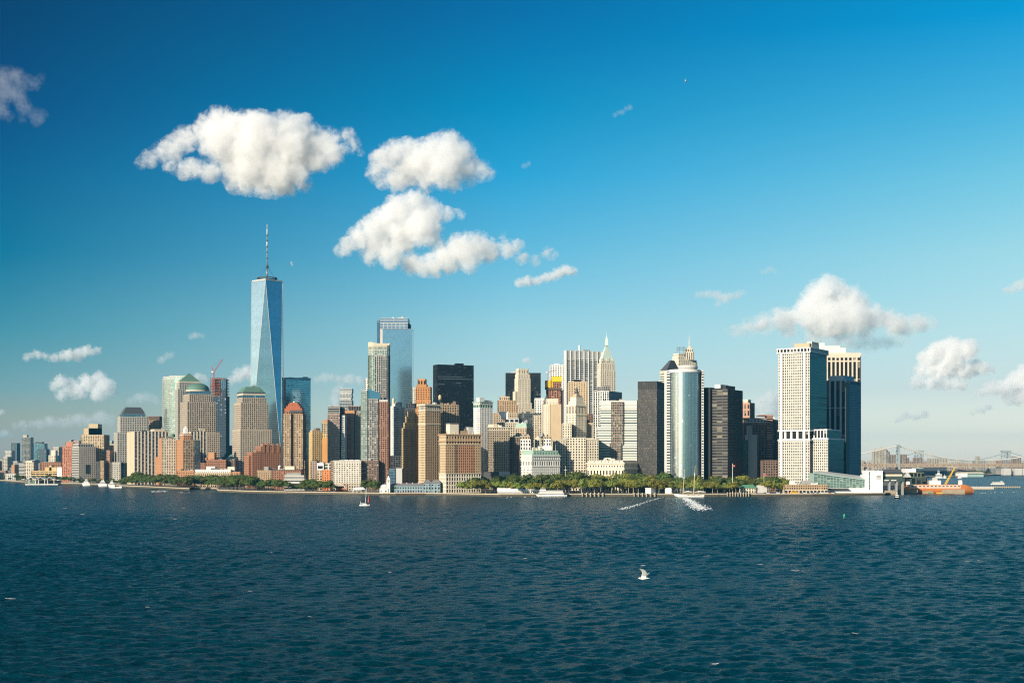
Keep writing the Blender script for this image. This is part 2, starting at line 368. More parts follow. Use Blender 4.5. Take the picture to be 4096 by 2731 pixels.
cloud('ragged grey wisp cut off by the left edge high in the sky', 500, [(-30,320,40),(0,310,44),(40,300,36),(80,310,28),(130,330,26),(170,310,16),(10,360,46),(60,370,38),(90,410,30),(105,440,30),(140,460,30),(170,455,18),(150,490,20),(30,460,22),(-20,430,40)], tau=0.42, seed=11, alt=1450, ero=3.0)
cloud('faint smudge of cloud above the second black tower', 1232, [(2790,1180,14),(2830,1175,18),(2870,1180,20),(2900,1195,22),(2950,1180,18),(2980,1170,10),(2870,1215,14)], tau=1.4, seed=12)
cloud('small cloud touching the right edge high above the bridge', 1180, [(4020,1165,14),(4050,1155,20),(4085,1140,24),(4120,1140,30)], tau=2.4, seed=13)
cloud('cream cloud half hidden behind the left side of the tallest tower', 1540, [(930,1520,20),(960,1500,26),(990,1490,30),(1020,1500,30)], tau=4, seed=14)
cloud('low flat cloud between the blue glass slab and the slim rounded tower', 1542, [(1265,1518,14),(1300,1510,18),(1350,1515,18),(1400,1515,20),(1440,1522,18)], tau=1.8, seed=15)
cloud('white cloud low between the brown tower and the white grid tower', 1668, [(3010,1640,22),(3045,1610,28),(3085,1595,34),(3060,1645,30),(3110,1640,36)], tau=4, seed=16, alt=1150)
cloud('blue grey shaded cloud just above the pale stepped tower', 1626, [(520,1605,16),(550,1590,22),(585,1588,22),(620,1600,18),(645,1612,10)], tau=1.1, seed=17, col=(.75, .85, .95))  # the cloud's shade is put into its blue grey vapour colour
cloud('pale cloud low behind the pyramid roofed tower', 1535, [(790,1505,14),(815,1515,16),(770,1520,12)], tau=2.5, seed=18)
cloud('pinkish low cloud bank near the horizon at far left', 1724, [(60,1706,16),(100,1700,20),(145,1696,22),(190,1686,24),(235,1690,22),(275,1686,24),(320,1680,26),(362,1686,24),(405,1672,30),(448,1684,22)], tau=1.7, seed=19, alt=1000, col=(1, .93, .88))
cloud('small cream cloud at the left edge just over the horizon roofs', 1750, [(-12,1735,14),(15,1732,16),(42,1738,10)], tau=1.6, seed=31, alt=1000)
cloud('round cream cloud at the left edge above the pinkish low bank', 1668, [(-15,1652,16),(8,1650,14)], tau=2, seed=32, alt=1000)
cloud('plume of cream cloud rising behind the stacked box tower', 1640, [(1345,1625,22),(1340,1595,22),(1350,1565,20),(1362,1545,14)], tau=1.8, seed=33, alt=1000)
cloud('tiny white cloud above the cream stepped tower', 1452, [(2095,1443,9),(2110,1440,11),(2122,1446,7)], tau=2.5, seed=20, vox=60)
cloud('faint grey smudge of cloud above the domed tower', 1460, [(640,1440,16),(670,1425,16),(690,1418,12)], tau=.8, seed=21)
cloud('faint double puff of cloud in the sky left of the tallest tower', 1352, [(762,1346,12),(785,1342,14),(808,1344,12)], tau=.8, seed=22)
cloud('faint cream cloud low in the sky over the bridge tower', 1700, [(3590,1680,14),(3620,1660,16),(3660,1672,14),(3700,1655,18)], tau=2.4, seed=23, alt=1050)
cloud('faint thin cloud over the right end of the bridge', 1660, [(3890,1650,12),(3930,1640,16),(3960,1625,14)], tau=2.2, seed=24, alt=1050)
cloud('faint wisp of cloud under the high white bird', 476, [(2460,460,10),(2490,448,12),(2520,432,12)], tau=.5, seed=25)
cloud('small faint wisp right of the rounded middle cloud', 680, [(2095,665,11),(2115,655,11)], tau=.5, seed=26)
cloud('tiny oval cloud right of the tall spire', 1062, [(1166,1052,6),(1168,1060,5)], tau=1.2, seed=27, vox=40)
cloud('faint cloud smudge over the curved glass tower', 1098, [(3050,1088,12),(3080,1075,14),(3100,1085,10)], tau=.7, seed=28)
# ------------------------------------------------------------------ building kit
GZ = 3.0
def S(wall, gl, fh=3.8, bw=3.0, pier=0.42, span=0.42, d=0.45): return dict(wall=wall, gl=gl, fh=fh, bw=bw * (1.22 if 2.0 < bw < 4.1 else 1.0), pier=pier, span=span, d=d)
def blank(wall): return dict(wall=wall, gl=None, fh=4, bw=4, pier=0, span=0, d=0.45)
CREAM = paint((0.66, 0.59, 0.46)); WHITE = paint((0.74, 0.72, 0.66), var=0.12); LIME = paint((0.53, 0.47, 0.36)); TAN = paint((0.44, 0.35, 0.24))
TANB = paint((0.40, 0.28, 0.17)); ORANGE = paint((0.47, 0.24, 0.12)); RED = paint((0.31, 0.15, 0.088)); BROWN = paint((0.20, 0.135, 0.10)); PINKB = paint((0.42, 0.25, 0.18))
GREY = paint((0.32, 0.31, 0.29)); LGREY = paint((0.50, 0.49, 0.45)); DGREY = paint((0.09, 0.09, 0.09)); BLACK = paint((0.010, 0.011, 0.013), 0.45); STEEL = paint((0.25, 0.27, 0.28), 0.4, metal=0.6)
YEL = paint((0.58, 0.42, 0.20)); COPPER = paint((0.105, 0.20, 0.15), 0.65); COPPERL = paint((0.30, 0.42, 0.34), 0.7); ROOFG = paint((0.20, 0.19, 0.18)); ROOFL = paint((0.42, 0.40, 0.37)); SLATE = paint((0.07, 0.075, 0.08), 0.6)
GRANITE = paint((0.43, 0.36, 0.275)); PALEG = paint((0.43, 0.40, 0.34)); BUFF = paint((0.52, 0.40, 0.25)); ROSE = paint((0.36, 0.27, 0.22)); WOOD = paint((0.16, 0.11, 0.07))
G_D = glass((0.011, 0.012, 0.014), (0.3, 0.27, 0.22), 0.24, 0.2, 0.0, 0.25); G_DD = glass((0.010, 0.011, 0.013), (0.10, 0.09, 0.075), 0.25, 0.18, 0.0, 0.45); G_B = glass((0.03, 0.05, 0.06), (0.2, 0.22, 0.22), 0.25, 0.08, 0.25); G_LIT = glass((0.03, 0.03, 0.03), (0.5, 0.45, 0.35), 0.45)
G_GREEN = glass((0.22, 0.30, 0.25), (0.35, 0.40, 0.33), 0.4, 0.18, 0.55, 0.5, 0.3)
G_MIR = glass((0.38, 0.50, 0.56), (0.5, 0.56, 0.58), 0.12, 0.06, 0.9, 0.5, 0.09); G_BLUE = glass((0.16, 0.33, 0.46), (0.3, 0.4, 0.46), 0.12, 0.07, 0.85, 0.5, 0.15); G_SILV = glass((0.26, 0.36, 0.33), (0.36, 0.44, 0.40), 0.2, 0.2, 0.75, 0.5, 0.12)
G_TEAL = glass((0.46, 0.54, 0.56), (0.50, 0.58, 0.60), 0.03, 0.16, 0.95, 0.5, 0.05, 0.002)
def inset(fp, d):
    n = len(fp); out = []
    L = []
    for i in range(n):
        a = Vector(fp[i][:2]); b = Vector(fp[(i + 1) % n][:2]); u = (b - a).normalized(); nn = Vector((-u.y, u.x))
        L.append((a + nn * d, u))
    for i in range(n):
        p, u = L[i - 1]; q, v = L[i]; cr = u.x * v.y - u.y * v.x
        if abs(cr) < 1e-6: out.append(tuple(q)); continue
        t = ((q.x - p.x) * v.y - (q.y - p.y) * v.x) / cr
        out.append(tuple(p + u * t))
    return out
def sub(fp, u0, u1, v0, v1):
    c = Vector(fp[0]); r = Vector(fp[1]) - c; l = Vector(fp[3]) - c
    return [tuple(c + r * u + l * v) for u, v in ((u0, v0), (u1, v0), (u1, v1), (u0, v1))]
def center(fp): return (sum(p[0] for p in fp) / len(fp), sum(p[1] for p in fp) / len(fp))
class Bld:
    def __init__(s, name, label, cat, Y): s.name, s.label, s.cat, s.Y = name, label, cat, Y; s.parts = {}; s.fp0 = None; s.base = GZ; s.group = None; s.plabel = {}
    def z(s, py): return gz(py, s.Y)
    def mb(s, name):
        if name not in s.parts: s.parts[name] = MB()
        return s.parts[name]
    def new(s, name):
        k = name; i = 1
        while k in s.parts: i += 1; k = name + '#' + str(i)
        s.parts[k] = MB(); return s.parts[k]
    def quad(s, xl, xm, xr, th=22, Y=None, maxd=75):
        Y = Y or s.Y; c, sn = math.cos(R(th)), math.sin(R(th)); Xc = gx(xm, Y); tl, tr = (xl - CX) / F, (xr - CX) / F
        a = (Xc - tl * Y) / max(c + tl * sn, 0.05); b = (tr * Y - Xc) / max(sn - tr * c, 0.05)
        a, b = min(max(a, 3), maxd), min(max(b, 3), maxd)
        C = (Xc, Y); Rr = (Xc + b * sn, Y + b * c); Ll = (Xc - a * c, Y + a * sn); B = (Rr[0] + Ll[0] - Xc, Rr[1] + Ll[1] - Y)
        fp = [C, Rr, B, Ll]; s.fp0 = s.fp0 or fp; return fp
    def front(s, xl, xr, dep=35, Y=None):
        Y = Y or s.Y; a, b = gx(xl, Y), gx(xr, Y)
        k = 0.0
        fp = [(a, Y), (b, Y), (b, Y + dep), (a, Y + dep)]; s.fp0 = s.fp0 or fp; return fp
    def blk(s, fp, ytop, ybot=None, st=None, roof=ROOFG, part='wall', gpart='glazing', parapet=0.9):
        z1 = s.z(ytop); z0 = s.base if ybot is None else s.z(ybot)
        return s.blkz(fp, z0, z1, st, roof, part, gpart, parapet)
    def blkz(s, fp, z0, z1, st, roof=ROOFG, part='wall', gpart='glazing', parapet=0.9):
        s.fp0 = s.fp0 or fp
        n = len(fp); sts = st if isinstance(st, list) else [st] * n
        d = max(x['d'] for x in sts); core = inset(fp, d); W_ = s.mb(part)
        s.new('roof').poly([(p[0], p[1], z1 - parapet) for p in fp], roof)
        for i in range(n):
            x = sts[i % len(sts)]; a, b = Vector(fp[i]), Vector(fp[(i + 1) % n]); ca, cb = Vector(core[i]), Vector(core[(i + 1) % n])
            L = (b - a).length
            if L < 0.05: continue
            u = (b - a) / L; nn = Vector((u.y, -u.x))
            if x['gl'] is None:
                W_.poly([(a.x, a.y, z0), (b.x, b.y, z0), (b.x, b.y, z1), (a.x, a.y, z1)], x['wall']); continue
            nb = max(1, round(L / x['bw'])); nf = max(1, round((z1 - z0) / x['fh'])); bw = L / nb; fh = (z1 - z0) / nf
            o = 37.0 * i + 0.013
            s.mb(gpart).poly([(ca.x, ca.y, z0), (cb.x, cb.y, z0), (cb.x, cb.y, z1), (ca.x, ca.y, z1)], x['gl'], uv=[(o, 0.011), (o + nb, 0.011), (o + nb, nf + 0.011), (o, nf + 0.011)])
            pw, sh = x['pier'] * bw, x['span'] * fh
            def strip(t0, t1, za, zb, off, lr, tb):
                p0 = a + u * t0 - nn * off; p1 = a + u * t1 - nn * off; q0 = p0 - nn * (d - off); q1 = p1 - nn * (d - off)
                W_.poly([(p0.x, p0.y, za), (p1.x, p1.y, za), (p1.x, p1.y, zb), (p0.x, p0.y, zb)], x['wall'])
                if lr:
                    W_.poly([(q0.x, q0.y, za), (p0.x, p0.y, za), (p0.x, p0.y, zb), (q0.x, q0.y, zb)], x['wall'])
                    W_.poly([(p1.x, p1.y, za), (q1.x, q1.y, za), (q1.x, q1.y, zb), (p1.x, p1.y, zb)], x['wall'])
                if tb:
                    W_.poly([(p0.x, p0.y, zb), (p1.x, p1.y, zb), (q1.x, q1.y, zb), (q0.x, q0.y, zb)], x['wall'])
                    W_.poly([(q0.x, q0.y, za), (q1.x, q1.y, za), (p1.x, p1.y, za), (p0.x, p0.y, za)], x['wall'])
            if pw > 0:
                for k in range(nb + 1):
                    t = k * bw; strip(max(0, t - pw / 2), min(L, t + pw / 2), z0, z1, 0.0, True, False)
            if sh > 0:
                so = min(0.1, d * 0.3)
                for k in range(nf): strip(0, L, z0 + k * fh - (0 if k == 0 else sh / 2), z0 + k * fh + sh / 2, so, False, True)
                strip(0, L, z1 - max(sh, 1.2), z1, so, False, True)
        return z1
    def cornice(s, fp, py, h=1.6, out=0.9, mat=LIME, name='cornice'):
        z = py if isinstance(py, float) else s.z(py)
        s.new(name).prism(inset(fp, -out), z - h, z, mat, True, True)
    def box(s, part, fp, ytop, ybot, mat, mt=None):
        s.new(part).prism(fp, s.z(ybot), s.z(ytop), mat, True, False, mt)
    def hip(s, part, fp, ybase, ytop, mat, k=0.0, c=None):
        c = c or center(fp); top = [(c[0] + (p[0] - c[0]) * max(k, 0.002), c[1] + (p[1] - c[1]) * max(k, 0.002)) for p in fp]
        s.new(part).prism(fp, s.z(ybase), s.z(ytop), mat, True, False, None, top)
    def tank(s, px, ytop, ybot, wpx, mat=WOOD, Y=None, name='water_tank'):
        Y = Y or s.Y + 8; r = wpx / 2 * Y / F; z0, z1 = gz(ybot, Y), gz(ytop, Y); c = (gx(px, Y), Y); h = z1 - z0
        m = s.new(name); m.lathe(c, [(0.01, z0 + h * .25), (r, z0 + h * .25), (r, z1 - h * .22), (0.02, z1)], mat, 14)
        for t in range(4): m.box((c[0] + r * .6 * math.cos(t * 1.57 + .78), c[1] + r * .6 * math.sin(t * 1.57 + .78), z0 + h * .1), (.3, .3, h * .36), DGREY)
    def clutter(s, fp, py, n=5, hmax=4.0, mats=(ROOFL, GREY, DGREY), seed=0, name='rooftop_plant', zz=None):
        rr = random.Random(seed + int(s.Y) + len(s.label)); z = (s.z(py) if zz is None else zz) - 1.2
        for i in range(n):
            u, v = rr.uniform(.12, .75), rr.uniform(.12, .75); du, dv = rr.uniform(.06, .2), rr.uniform(.08, .22)
            s.new(name).prism(sub(fp, u, u + du, v, v + dv), z, z + rr.uniform(1.5, hmax) + 1, rr.choice(mats))
    def mast(s, px, ytop, ybot, wpx=1.2, mat=LGREY, Y=None, name='antenna'):
        Y = Y or s.Y + 10; s.new(name).tube([(gx(px, Y), Y, gz(ybot, Y) - 1), (gx(px, Y), Y, gz(ytop, Y))], [wpx * .5 * Y / F, wpx * .3 * Y / F], mat, 5)
    def done(s):
        c = center(s.fp0); r = empty(s.name, (c[0], c[1], s.base), s.label, s.cat, s.group)
        made = {}
        for k, mb in s.parts.items():
            n = k.split('#')[0]; o = mb.build(n, r)
            if o: made.setdefault(n, []).append((max(v[2] for v in mb.v), o))
        if 'wall' in made:
            for _, o in made.get('glazing', []): o.parent = made['wall'][0][1]            # wall > glazing
        if 'roof' in made:
            rf = max(made['roof'], key=lambda t: t[0])[1]
            for n in ('rooftop_plant', 'antenna', 'water_tank', 'rooftop_tank', 'roof_garden', 'flagpole', 'roof_vent'):
                for _, o in made.get(n, []): o.parent = rf                                 # roof > plant, tank, antenna
        return r
# ------------------------------------------------------------------ left half of the skyline
OFF, APT = 'office tower', 'apartment building'
# pale stepped office block at the left, dark stepped cap
b = Bld('office_tower', 'pale grey office tower with a dark stepped cap, leftmost of the tall towers', OFF, 2950)
st = S(PALEG, G_B, 3.9, 4.0, .42, .4, .35)
f = b.quad(455, 470, 600, 66); b.blk(f, 1729, None, st)
f2 = sub(f, .10, .97, .12, .9); b.blk(f2, 1665, 1729, st); b.blk(sub(f2, .08, .9, .08, .92), 1652, 1665, S(STEEL, G_BLUE, 4, 3, .1, .15))
for k, (a, y0, y1) in enumerate(((.12, 1641, 1652), (.17, 1633, 1641), (.22, 1626, 1633))):
    b.hip('cap', sub(f2, a, 1 - a, a, 1 - a), y0 + (y1 - y0), y0, SLATE, .95)
b.done()
b = Bld('office_tower', 'dark brown tower with a notched top just behind the pale grey stepped tower', OFF, 3050)
f = b.front(575, 648, 40); st = S(TANB, G_D, 4, 2.6, .45, .25); b.blk(sub(f, 0, .88, 0, 1), 1680, None, st); b.blk(sub(f, .88, 1, 0, 1), 1696, None, st); b.blk(sub(f, .1, .86, .1, .9), 1664, 1680, S(BROWN, G_DD, 4, 2, .5, .1)); b.clutter(f, 1680, 4, 3); b.done()
# curved glass tower
b = Bld('glass_tower', 'curved silvery green glass tower with rounded left side and thin floor bands', OFF, 2960)
xl, xr = gx(648, 3012), gx(748, 2980); w = xr - xl; ra = w * .95
pts = [(xl + ra - ra * math.cos(t), 2990 + 26 - 40 * math.sin(t)) for t in [math.pi / 2 * k / 12 for k in range(13)]]
fp = pts + [(xr, 2976), (xr, 3040), (xl, 3040)]
st = S(LGREY, G_SILV, 4.1, 3.0, .04, .14, .25); b.blk(fp, 1512, None, [st] * len(fp)); b.fp0 = fp
b.blk(inset(fp, 1.5), 1502, 1512, S(LGREY, G_SILV, 3, 3, .3, .2, .2)); b.box('roof_screen', sub([(xl + w * .3, 2985), (xr, 2985), (xr, 3030), (xl + w * .3, 3030)], .1, 1, 0, 1), 1499, 1503, LGREY); b.done()
# pyramid top
b = Bld('office_tower', 'grey office tower with a green copper pyramid roof', OFF, 2860)
st = S(PALEG, G_B, 3.9, 4.0, .38, .4, .35); f = b.quad(699, 712, 812, 62); b.blk(f, 1555, None, st); f2 = sub(f, .07, .95, .07, .95); b.blk(f2, 1530, 1555, st)
b.box('cornice', inset(f2, -.6), 1523.5, 1530, LIME); f3 = inset(f2, 1.5); b.hip('pyramid_roof', f3, 1524, 1489, COPPER, .02); b.done()
# dome top
b = Bld('office_tower', 'brown granite office tower crowned by a low green copper dome', OFF, 2760)
st = S(GRANITE, G_D, 3.9, 4.2, .38, .34, .4); st2 = S(GRANITE, G_D, 3.9, 4.4, .5, .46, .4)
f0 = b.quad(719, 751, 880, 63); b.blk(f0, 1727, None, st2)
f = sub(f0, .0, .88, .03, .95); b.blk(f, 1605, 1727, st); f2 = sub(f, .09, .9, .07, .93); b.blk(f2, 1574, 1605, st); b.blk(sub(f2, .05, .95, .05, .95), 1562, 1574, S(STEEL, G_BLUE, 5, 3, .1, .1))
c = center(f2); r = min((Vector(f2[1]) - Vector(f2[0])).length, (Vector(f2[3]) - Vector(f2[0])).length) * .50; r = max(r, 44 * 2790 / F)
zb = b.z(1562); b.mb('dome').lathe(c, [(r * 1.02, zb), (r * 1.02, b.z(1556))], LIME, 28); z1 = b.z(1527); zs = b.z(1556)
b.mb('dome').lathe(c, [(r * math.cos(t), zs + (z1 - zs) * math.sin(t)) for t in [math.pi / 2 * k / 9 for k in range(10)]], COPPER, 28); b.done()
# tower under construction with crane
b = Bld('unfinished_tower', 'unfinished dark glass tower with bare rust coloured upper floors', 'tower', 3250)
f = b.front(838, 905, 38); st = S(DGREY, G_BLUE, 3.6, 3.4, .25, .3, .5); b.blk(f, 1585, None, [S(SLATE, G_BLUE, 3.6, 4, .3, .25, .6)] + [st] * 3)
RUST = paint((0.30, 0.12, 0.07)); zt = b.z(1512)
z = b.z(1585)
while z < zt:
    k = (z - b.z(1585)) / (zt - b.z(1585)); b.new('bare_floor').prism(sub(f, .0 + .05 * (k > .6), 1 - .02 * (k > .5), 0, 1), z, z + .9, RUST if (int(z) % 2) else paint((0.24, 0.17, 0.13)), True, True)
    for t in np.linspace(.03, .95, 8): b.mb('core').prism(sub(f, t, t + .03, .02, .06), z + .9, z + 3.6, paint((0.20, 0.10, 0.07)))
    b.mb('core').prism(sub(f, .3, .8, .2, .8), z, z + 3.6, BROWN); z += 3.6
b.blk(sub(f, .66, .99, -.02, .4), 1516, 1585, S(SLATE, G_BLUE, 3.6, 3, .3, .3, .4)); b.done()
CRANE = paint((0.55, 0.06, 0.07), 0.5)
def crane(label, px, Y, ybase, ypiv, tip, tail, col, wpx=4.0):
    r = empty('tower_crane', P(px, ybase, Y), label, 'crane'); k = wpx * Y / F / 2
    def lattice(m, A, B, h):
        A, B = Vector(A), Vector(B); d = (B - A).normalized(); s1 = d.cross(Vector((0, 1, 0))).normalized() * h; s2 = Vector((0, 1, 0)) * h
        cs = [s1 + s2, s1 - s2, -s1 - s2, -s1 + s2]; n = max(3, int((B - A).length / (h * 2.6)))
        for c in cs: m.tube([A + c, B + c], h * .22, col, 4)
        for i in range(n):
            p, q = A.lerp(B, i / n), A.lerp(B, (i + 1) / n)
            for j in range(4): m.tube([p + cs[j], q + cs[(j + 1) % 4]], h * .14, col, 3, False)
    m = MB(); lattice(m, P(px, ybase, Y), P(px, ypiv, Y), k); m.build('mast', r)
    m = MB(); lattice(m, P(px, ypiv, Y), P(*tip, Y), k * .75); m.build('jib', r)
    m = MB(); lattice(m, P(px, ypiv, Y), P(*tail, Y), k * .7); m.tube([P(*tail, Y), P(*tip, Y)], k * .1, DGREY, 3); m.build('counter_jib', r)
    m = MB(); c = P(px - wpx * 1.2, ypiv - 1, Y); m.box(c, (k * 4, k * 3, k * 2.6), WHITE); m.build('cab', r)
    return r
crane('red tower crane with raised jib on top of the unfinished dark tower', 855, 3245, 1560, 1488, (891, 1436), (846, 1466), CRANE)
# mastaba top
b = Bld('office_tower', 'brown granite office tower with a flat topped green copper roof', OFF, 2660)
f0 = b.quad(929, 962, 1087, 64); b.blk(f0, 1716, None, [S(GRANITE, G_D, 3.9, 4.4, .5, .46, .4)] * 3 + [S(GRANITE, G_D, 3.9, 3.2, .3, .6, .4)])
st = S(GRANITE, G_D, 3.9, 4.2, .4, .36, .4)
f = sub(f0, .03, .9, .04, .94); b.blk(f, 1609, 1716, [st] * 3 + [S(GRANITE, G_D, 3.9, 3.2, .12, .6, .4)]); f2 = sub(f, .08, .95, .08, .93); b.blk(f2, 1588, 1609, st)
f3 = sub(f2, .03, .95, .04, .96); b.blk(f3, 1576, 1588, S(STEEL, G_BLUE, 5, 3, .1, .1)); b.cornice(f3, 1570, 4, .3, LIME); b.cornice(f3, 1566, 2.2, .8, SLATE, 'eaves'); b.hip('copper_roof', inset(f3, -.3), 1566, 1544, COPPER, .62); b.mast(1008, 1539, 1545, 2); b.done()
# far building behind between the two
b = Bld('office_block', 'small flat roofed blue block far behind between the dome tower and flat topped tower', 'office block', 3300); f = b.front(903, 930, 40); b.blk(f, 1781, None, S(LGREY, G_BLUE, 4, 3, .1, .3)); b.done()
b = Bld('winter_garden', 'low hall with a green gabled copper roof behind the brick apartments', 'hall', 2700); f = b.front(900, 934, 30); b.blk(f, 1838, None, S(GREY, G_D)); z0, z1 = b.z(1838), b.z(1816)
b.mb('gable_roof').poly([(f[0][0], f[0][1], z0), (f[1][0], f[1][1], z0), (f[1][0], f[1][1] + 12, z1), (f[0][0] + 9, f[0][1] + 12, z1)], COPPER); b.mb('gable_roof').poly([(f[2][0], f[2][1], z0), (f[3][0], f[3][1], z0), (f[0][0] + 9, f[0][1] + 12, z1), (f[1][0], f[1][1] + 12, z1)], COPPER); b.mb('gable_roof').poly([(f[3][0], f[3][1], z0), (f[0][0], f[0][1], z0), (f[0][0] + 9, f[0][1] + 12, z1)], LIME); b.done()
# the three tan slabs with dark vertical window strips
SLAB = paint((0.56, 0.45, 0.31), var=.1); SLABW = paint((0.62, 0.55, 0.44), var=.1)
def slab(label, xl, xm, xr, ytop, Y, th=64):
    b = Bld('apartment_tower', label, APT, Y); f = b.quad(xl, xm, xr, th)
    b.blk(f, ytop, None, [S(SLABW, G_D, 2.8, 6.4, .42, .0, .8), blank(SLAB), blank(SLAB), blank(SLAB)])
    n = max(1, round((Vector(f[1]) - Vector(f[0])).length / 6.4))
    L = (Vector(f[1]) - Vector(f[0])).length; u = (Vector(f[1]) - Vector(f[0])) / L
    z0, z1 = b.base, b.z(ytop); nf = int((z1 - z0) / 2.8)
    for i in range(n):   # balcony rails across each dark strip
        a = Vector(f[0]) + u * (i + .25) * L / n; e = Vector(f[0]) + u * (i + .75) * L / n; nn = Vector((u.y, -u.x)) * -.5
        for k in range(nf): b.mb('wall').poly([(a.x + nn.x, a.y + nn.y, z0 + k * 2.8), (e.x + nn.x, e.y + nn.y, z0 + k * 2.8), (e.x + nn.x, e.y + nn.y, z0 + k * 2.8 + 1.0), (a.x + nn.x, a.y + nn.y, z0 + k * 2.8 + 1.0)], DGREY if (k + i) % 3 else GREY)
    w = (Vector(f[3]) - Vector(f[0])); L2 = w.length; w = w / L2
    for k in range(nf):  # one column of small windows on the end wall
        p = Vector(f[0]) + w * L2 * .45; q = p + w * 2.0; o = Vector((w.y, -w.x)) * -.06
        o = Vector((-w.y, w.x)) * .06 if Vector((-w.y, w.x)).y < 0 else Vector((w.y, -w.x)) * .06
        b.mb('window').poly([(q.x + o.x, q.y + o.y, z0 + k * 2.8 + .8), (p.x + o.x, p.y + o.y, z0 + k * 2.8 + .8), (p.x + o.x, p.y + o.y, z0 + k * 2.8 + 2.2), (q.x + o.x, q.y + o.y, z0 + k * 2.8 + 2.2)], G_D)
    b.box('penthouse', sub(f, .62, .92, .2, .7), ytop - 11, ytop, SLAB); b.mast(xr - 30, ytop - 16, ytop - 8, 3); b.clutter(f, ytop, 5, 3.5); b.done()
slab('wide tan concrete apartment slab with dark vertical window strips at the waterfront', 508, 537, 676, 1725, 2690)
slab('tan concrete apartment slab with window strips behind the brick tower with the white cupola', 755, 763, 826, 1725, 2700)
# brick apartment cluster
b = Bld('apartment_tower', 'brick apartment tower with pale window bays and a green rooftop tank', APT, 2620)
f = b.quad(618, 647, 703, 66); b.blk(sub(f, 0, 1, 0, .45), 1752, None, [S(CREAM, G_LIT, 2.9, 3.4, .4, .4, .4), blank(BROWN), blank(RED), S(ORANGE, G_D, 2.9, 3, .6, .5)], roof=SLATE); b.blk(sub(f, .02, 1, .45, 1), 1827, None, S(ORANGE, G_D, 2.9, 3, .5, .5)); b.tank(691, 1733, 1752, 19, COPPER, name='rooftop_tank'); b.clutter(sub(f, 0, 1, 0, .45), 1752, 6, 4, (SLATE, BROWN)); b.done()
b = Bld('apartment_tower', 'brick and dark glass apartment tower topped by a small white cupola', APT, 2570)
f = b.quad(703, 733, 800, 66); b.blk(sub(f, .66, 1.01, -.02, .5), 1760, None, S(SLATE, G_BLUE, 2.9, 2.8, .2, .3, .5)); b.blk(f, 1758, None, [S(TANB, G_LIT, 2.9, 4.2, .25, .35, .5), blank(BROWN), blank(RED), S(ORANGE, G_D, 2.9, 3, .45, .5)]); b.blk(sub(f, .1, .55, .15, .7), 1733, 1760, S(ORANGE, G_D, 3, 3, .5, .5)); b.box('cornice', inset(sub(f, .1, .55, .15, .7), -.8), 1738, 1741, CREAM)
fp = sub(f, .25, .42, .3, .55); b.box('cupola', fp, 1716, 1733, WHITE); b.hip('cupola', inset(fp, -.4), 1716, 1702, WHITE, .05); b.clutter(f, 1758, 5, 5, (BROWN, GREY)); b.done()
b = Bld('apartment_block', 'low red brick block in front of the brick towers on the left waterfront', APT, 2470); f = b.front(708, 778, 30); b.blk(f, 1881, None, S(ORANGE, G_D, 3, 2.6, .5, .5)); b.clutter(f, 1881, 5, 3); b.done()
b = Bld('apartment_block', 'long low cream and brick block with rooftop boxes behind the waterfront trees', APT, 2440)
f = b.front(776, 962, 30); b.blk(sub(f, 0, .8, 0, 1), 1890, None, S(BUFF, G_D, 3.2, 3, .4, .4)); b.blk(sub(f, .8, 1, 0, 1), 1886, None, S(ORANGE, G_D, 3.2, 3, .5, .5)); b.blk(sub(f, .01, .79, .06, .9), 1877, 1890, S(WHITE, G_D, 3, 3, .5, .6), part='top_storey'); b.box('penthouse', sub(f, .24, .43, .3, .8), 1865, 1877, WHITE); b.box('penthouse', sub(f, .70, .85, .3, .8), 1866, 1880, CREAM); b.clutter(f, 1877, 7, 3); b.done()
b = Bld('apartment_block', 'stepped red brick block with a tall square chimney', APT, 2560); f = b.front(800, 905, 30); b.blk(sub(f, 0, .22, 0, 1), 1851, None, S(RED, G_D, 3, 3, .5, .5)); b.blk(sub(f, .22, 1, 0, 1), 1838, None, S(RED, G_D, 3, 3, .5, .5)); b.box('chimney', sub(f, .28, .52, .2, .7), 1809, 1838, ORANGE); b.clutter(f, 1838, 8, 5, (RED, BROWN)); b.done()
b = Bld('apartment_block', 'brown brick block with a flat dark roof beside the granite tower', APT, 2570); f = b.front(905, 942, 30); b.blk(f, 1840, None, S(BROWN, G_D, 3, 3, .5, .45), roof=COPPER); b.clutter(f, 1840, 4, 3); b.done()
b = Bld('apartment_block', 'wide stepped red brick apartment block with many turrets, half in shadow', APT, 2320)
f = b.quad(985, 1010, 1126, 60); s1 = S(RED, G_D, 3, 2.6, .5, .5); b.blk(sub(f, 0, .3, 0, 1), 1808, None, s1); b.blk(sub(f, .3, 1, 0, 1), 1784, None, s1); b.blk(sub(f, -.08, 0, .2, 1), 1822, None, s1)
for u in (.12, .35, .5, .68, .86): b.box('turret', sub(f, u, u + .07, -.02, .25), 1774 if u > .3 else 1800, 1810, RED)
b.clutter(sub(f, .3, 1, 0, 1), 1784, 8, 6, (RED, BROWN)); b.done()
b = Bld('apartment_block', 'low tan brick block with rooftop sheds behind the white stepped museum', APT, 2200); f = b.front(1026, 1206, 30); b.blk(sub(f, 0, .34, 0, 1), 1880, None, S(TANB, G_D, 3.2, 3, .55, .5)); b.blk(sub(f, .34, 1, 0, 1), 1879, None, S(RED, G_D, 3.2, 3, .5, .45)); b.box('penthouse', sub(f, .15, .25, .2, .7), 1866, 1880, GREY); b.box('penthouse', sub(f, .62, .83, .2, .7), 1864, 1880, CREAM); b.cornice(sub(f, .34, 1, 0, 1), 1878, .8, .4, DGREY); b.clutter(f, 1880, 5, 3)
b.mb('vent_pipe').tube([P(1116, 1880, 2212), P(1116, 1863, 2212), P(1119, 1860, 2212), P(1121, 1866, 2212)], 1.2, WHITE, 8); b.done()
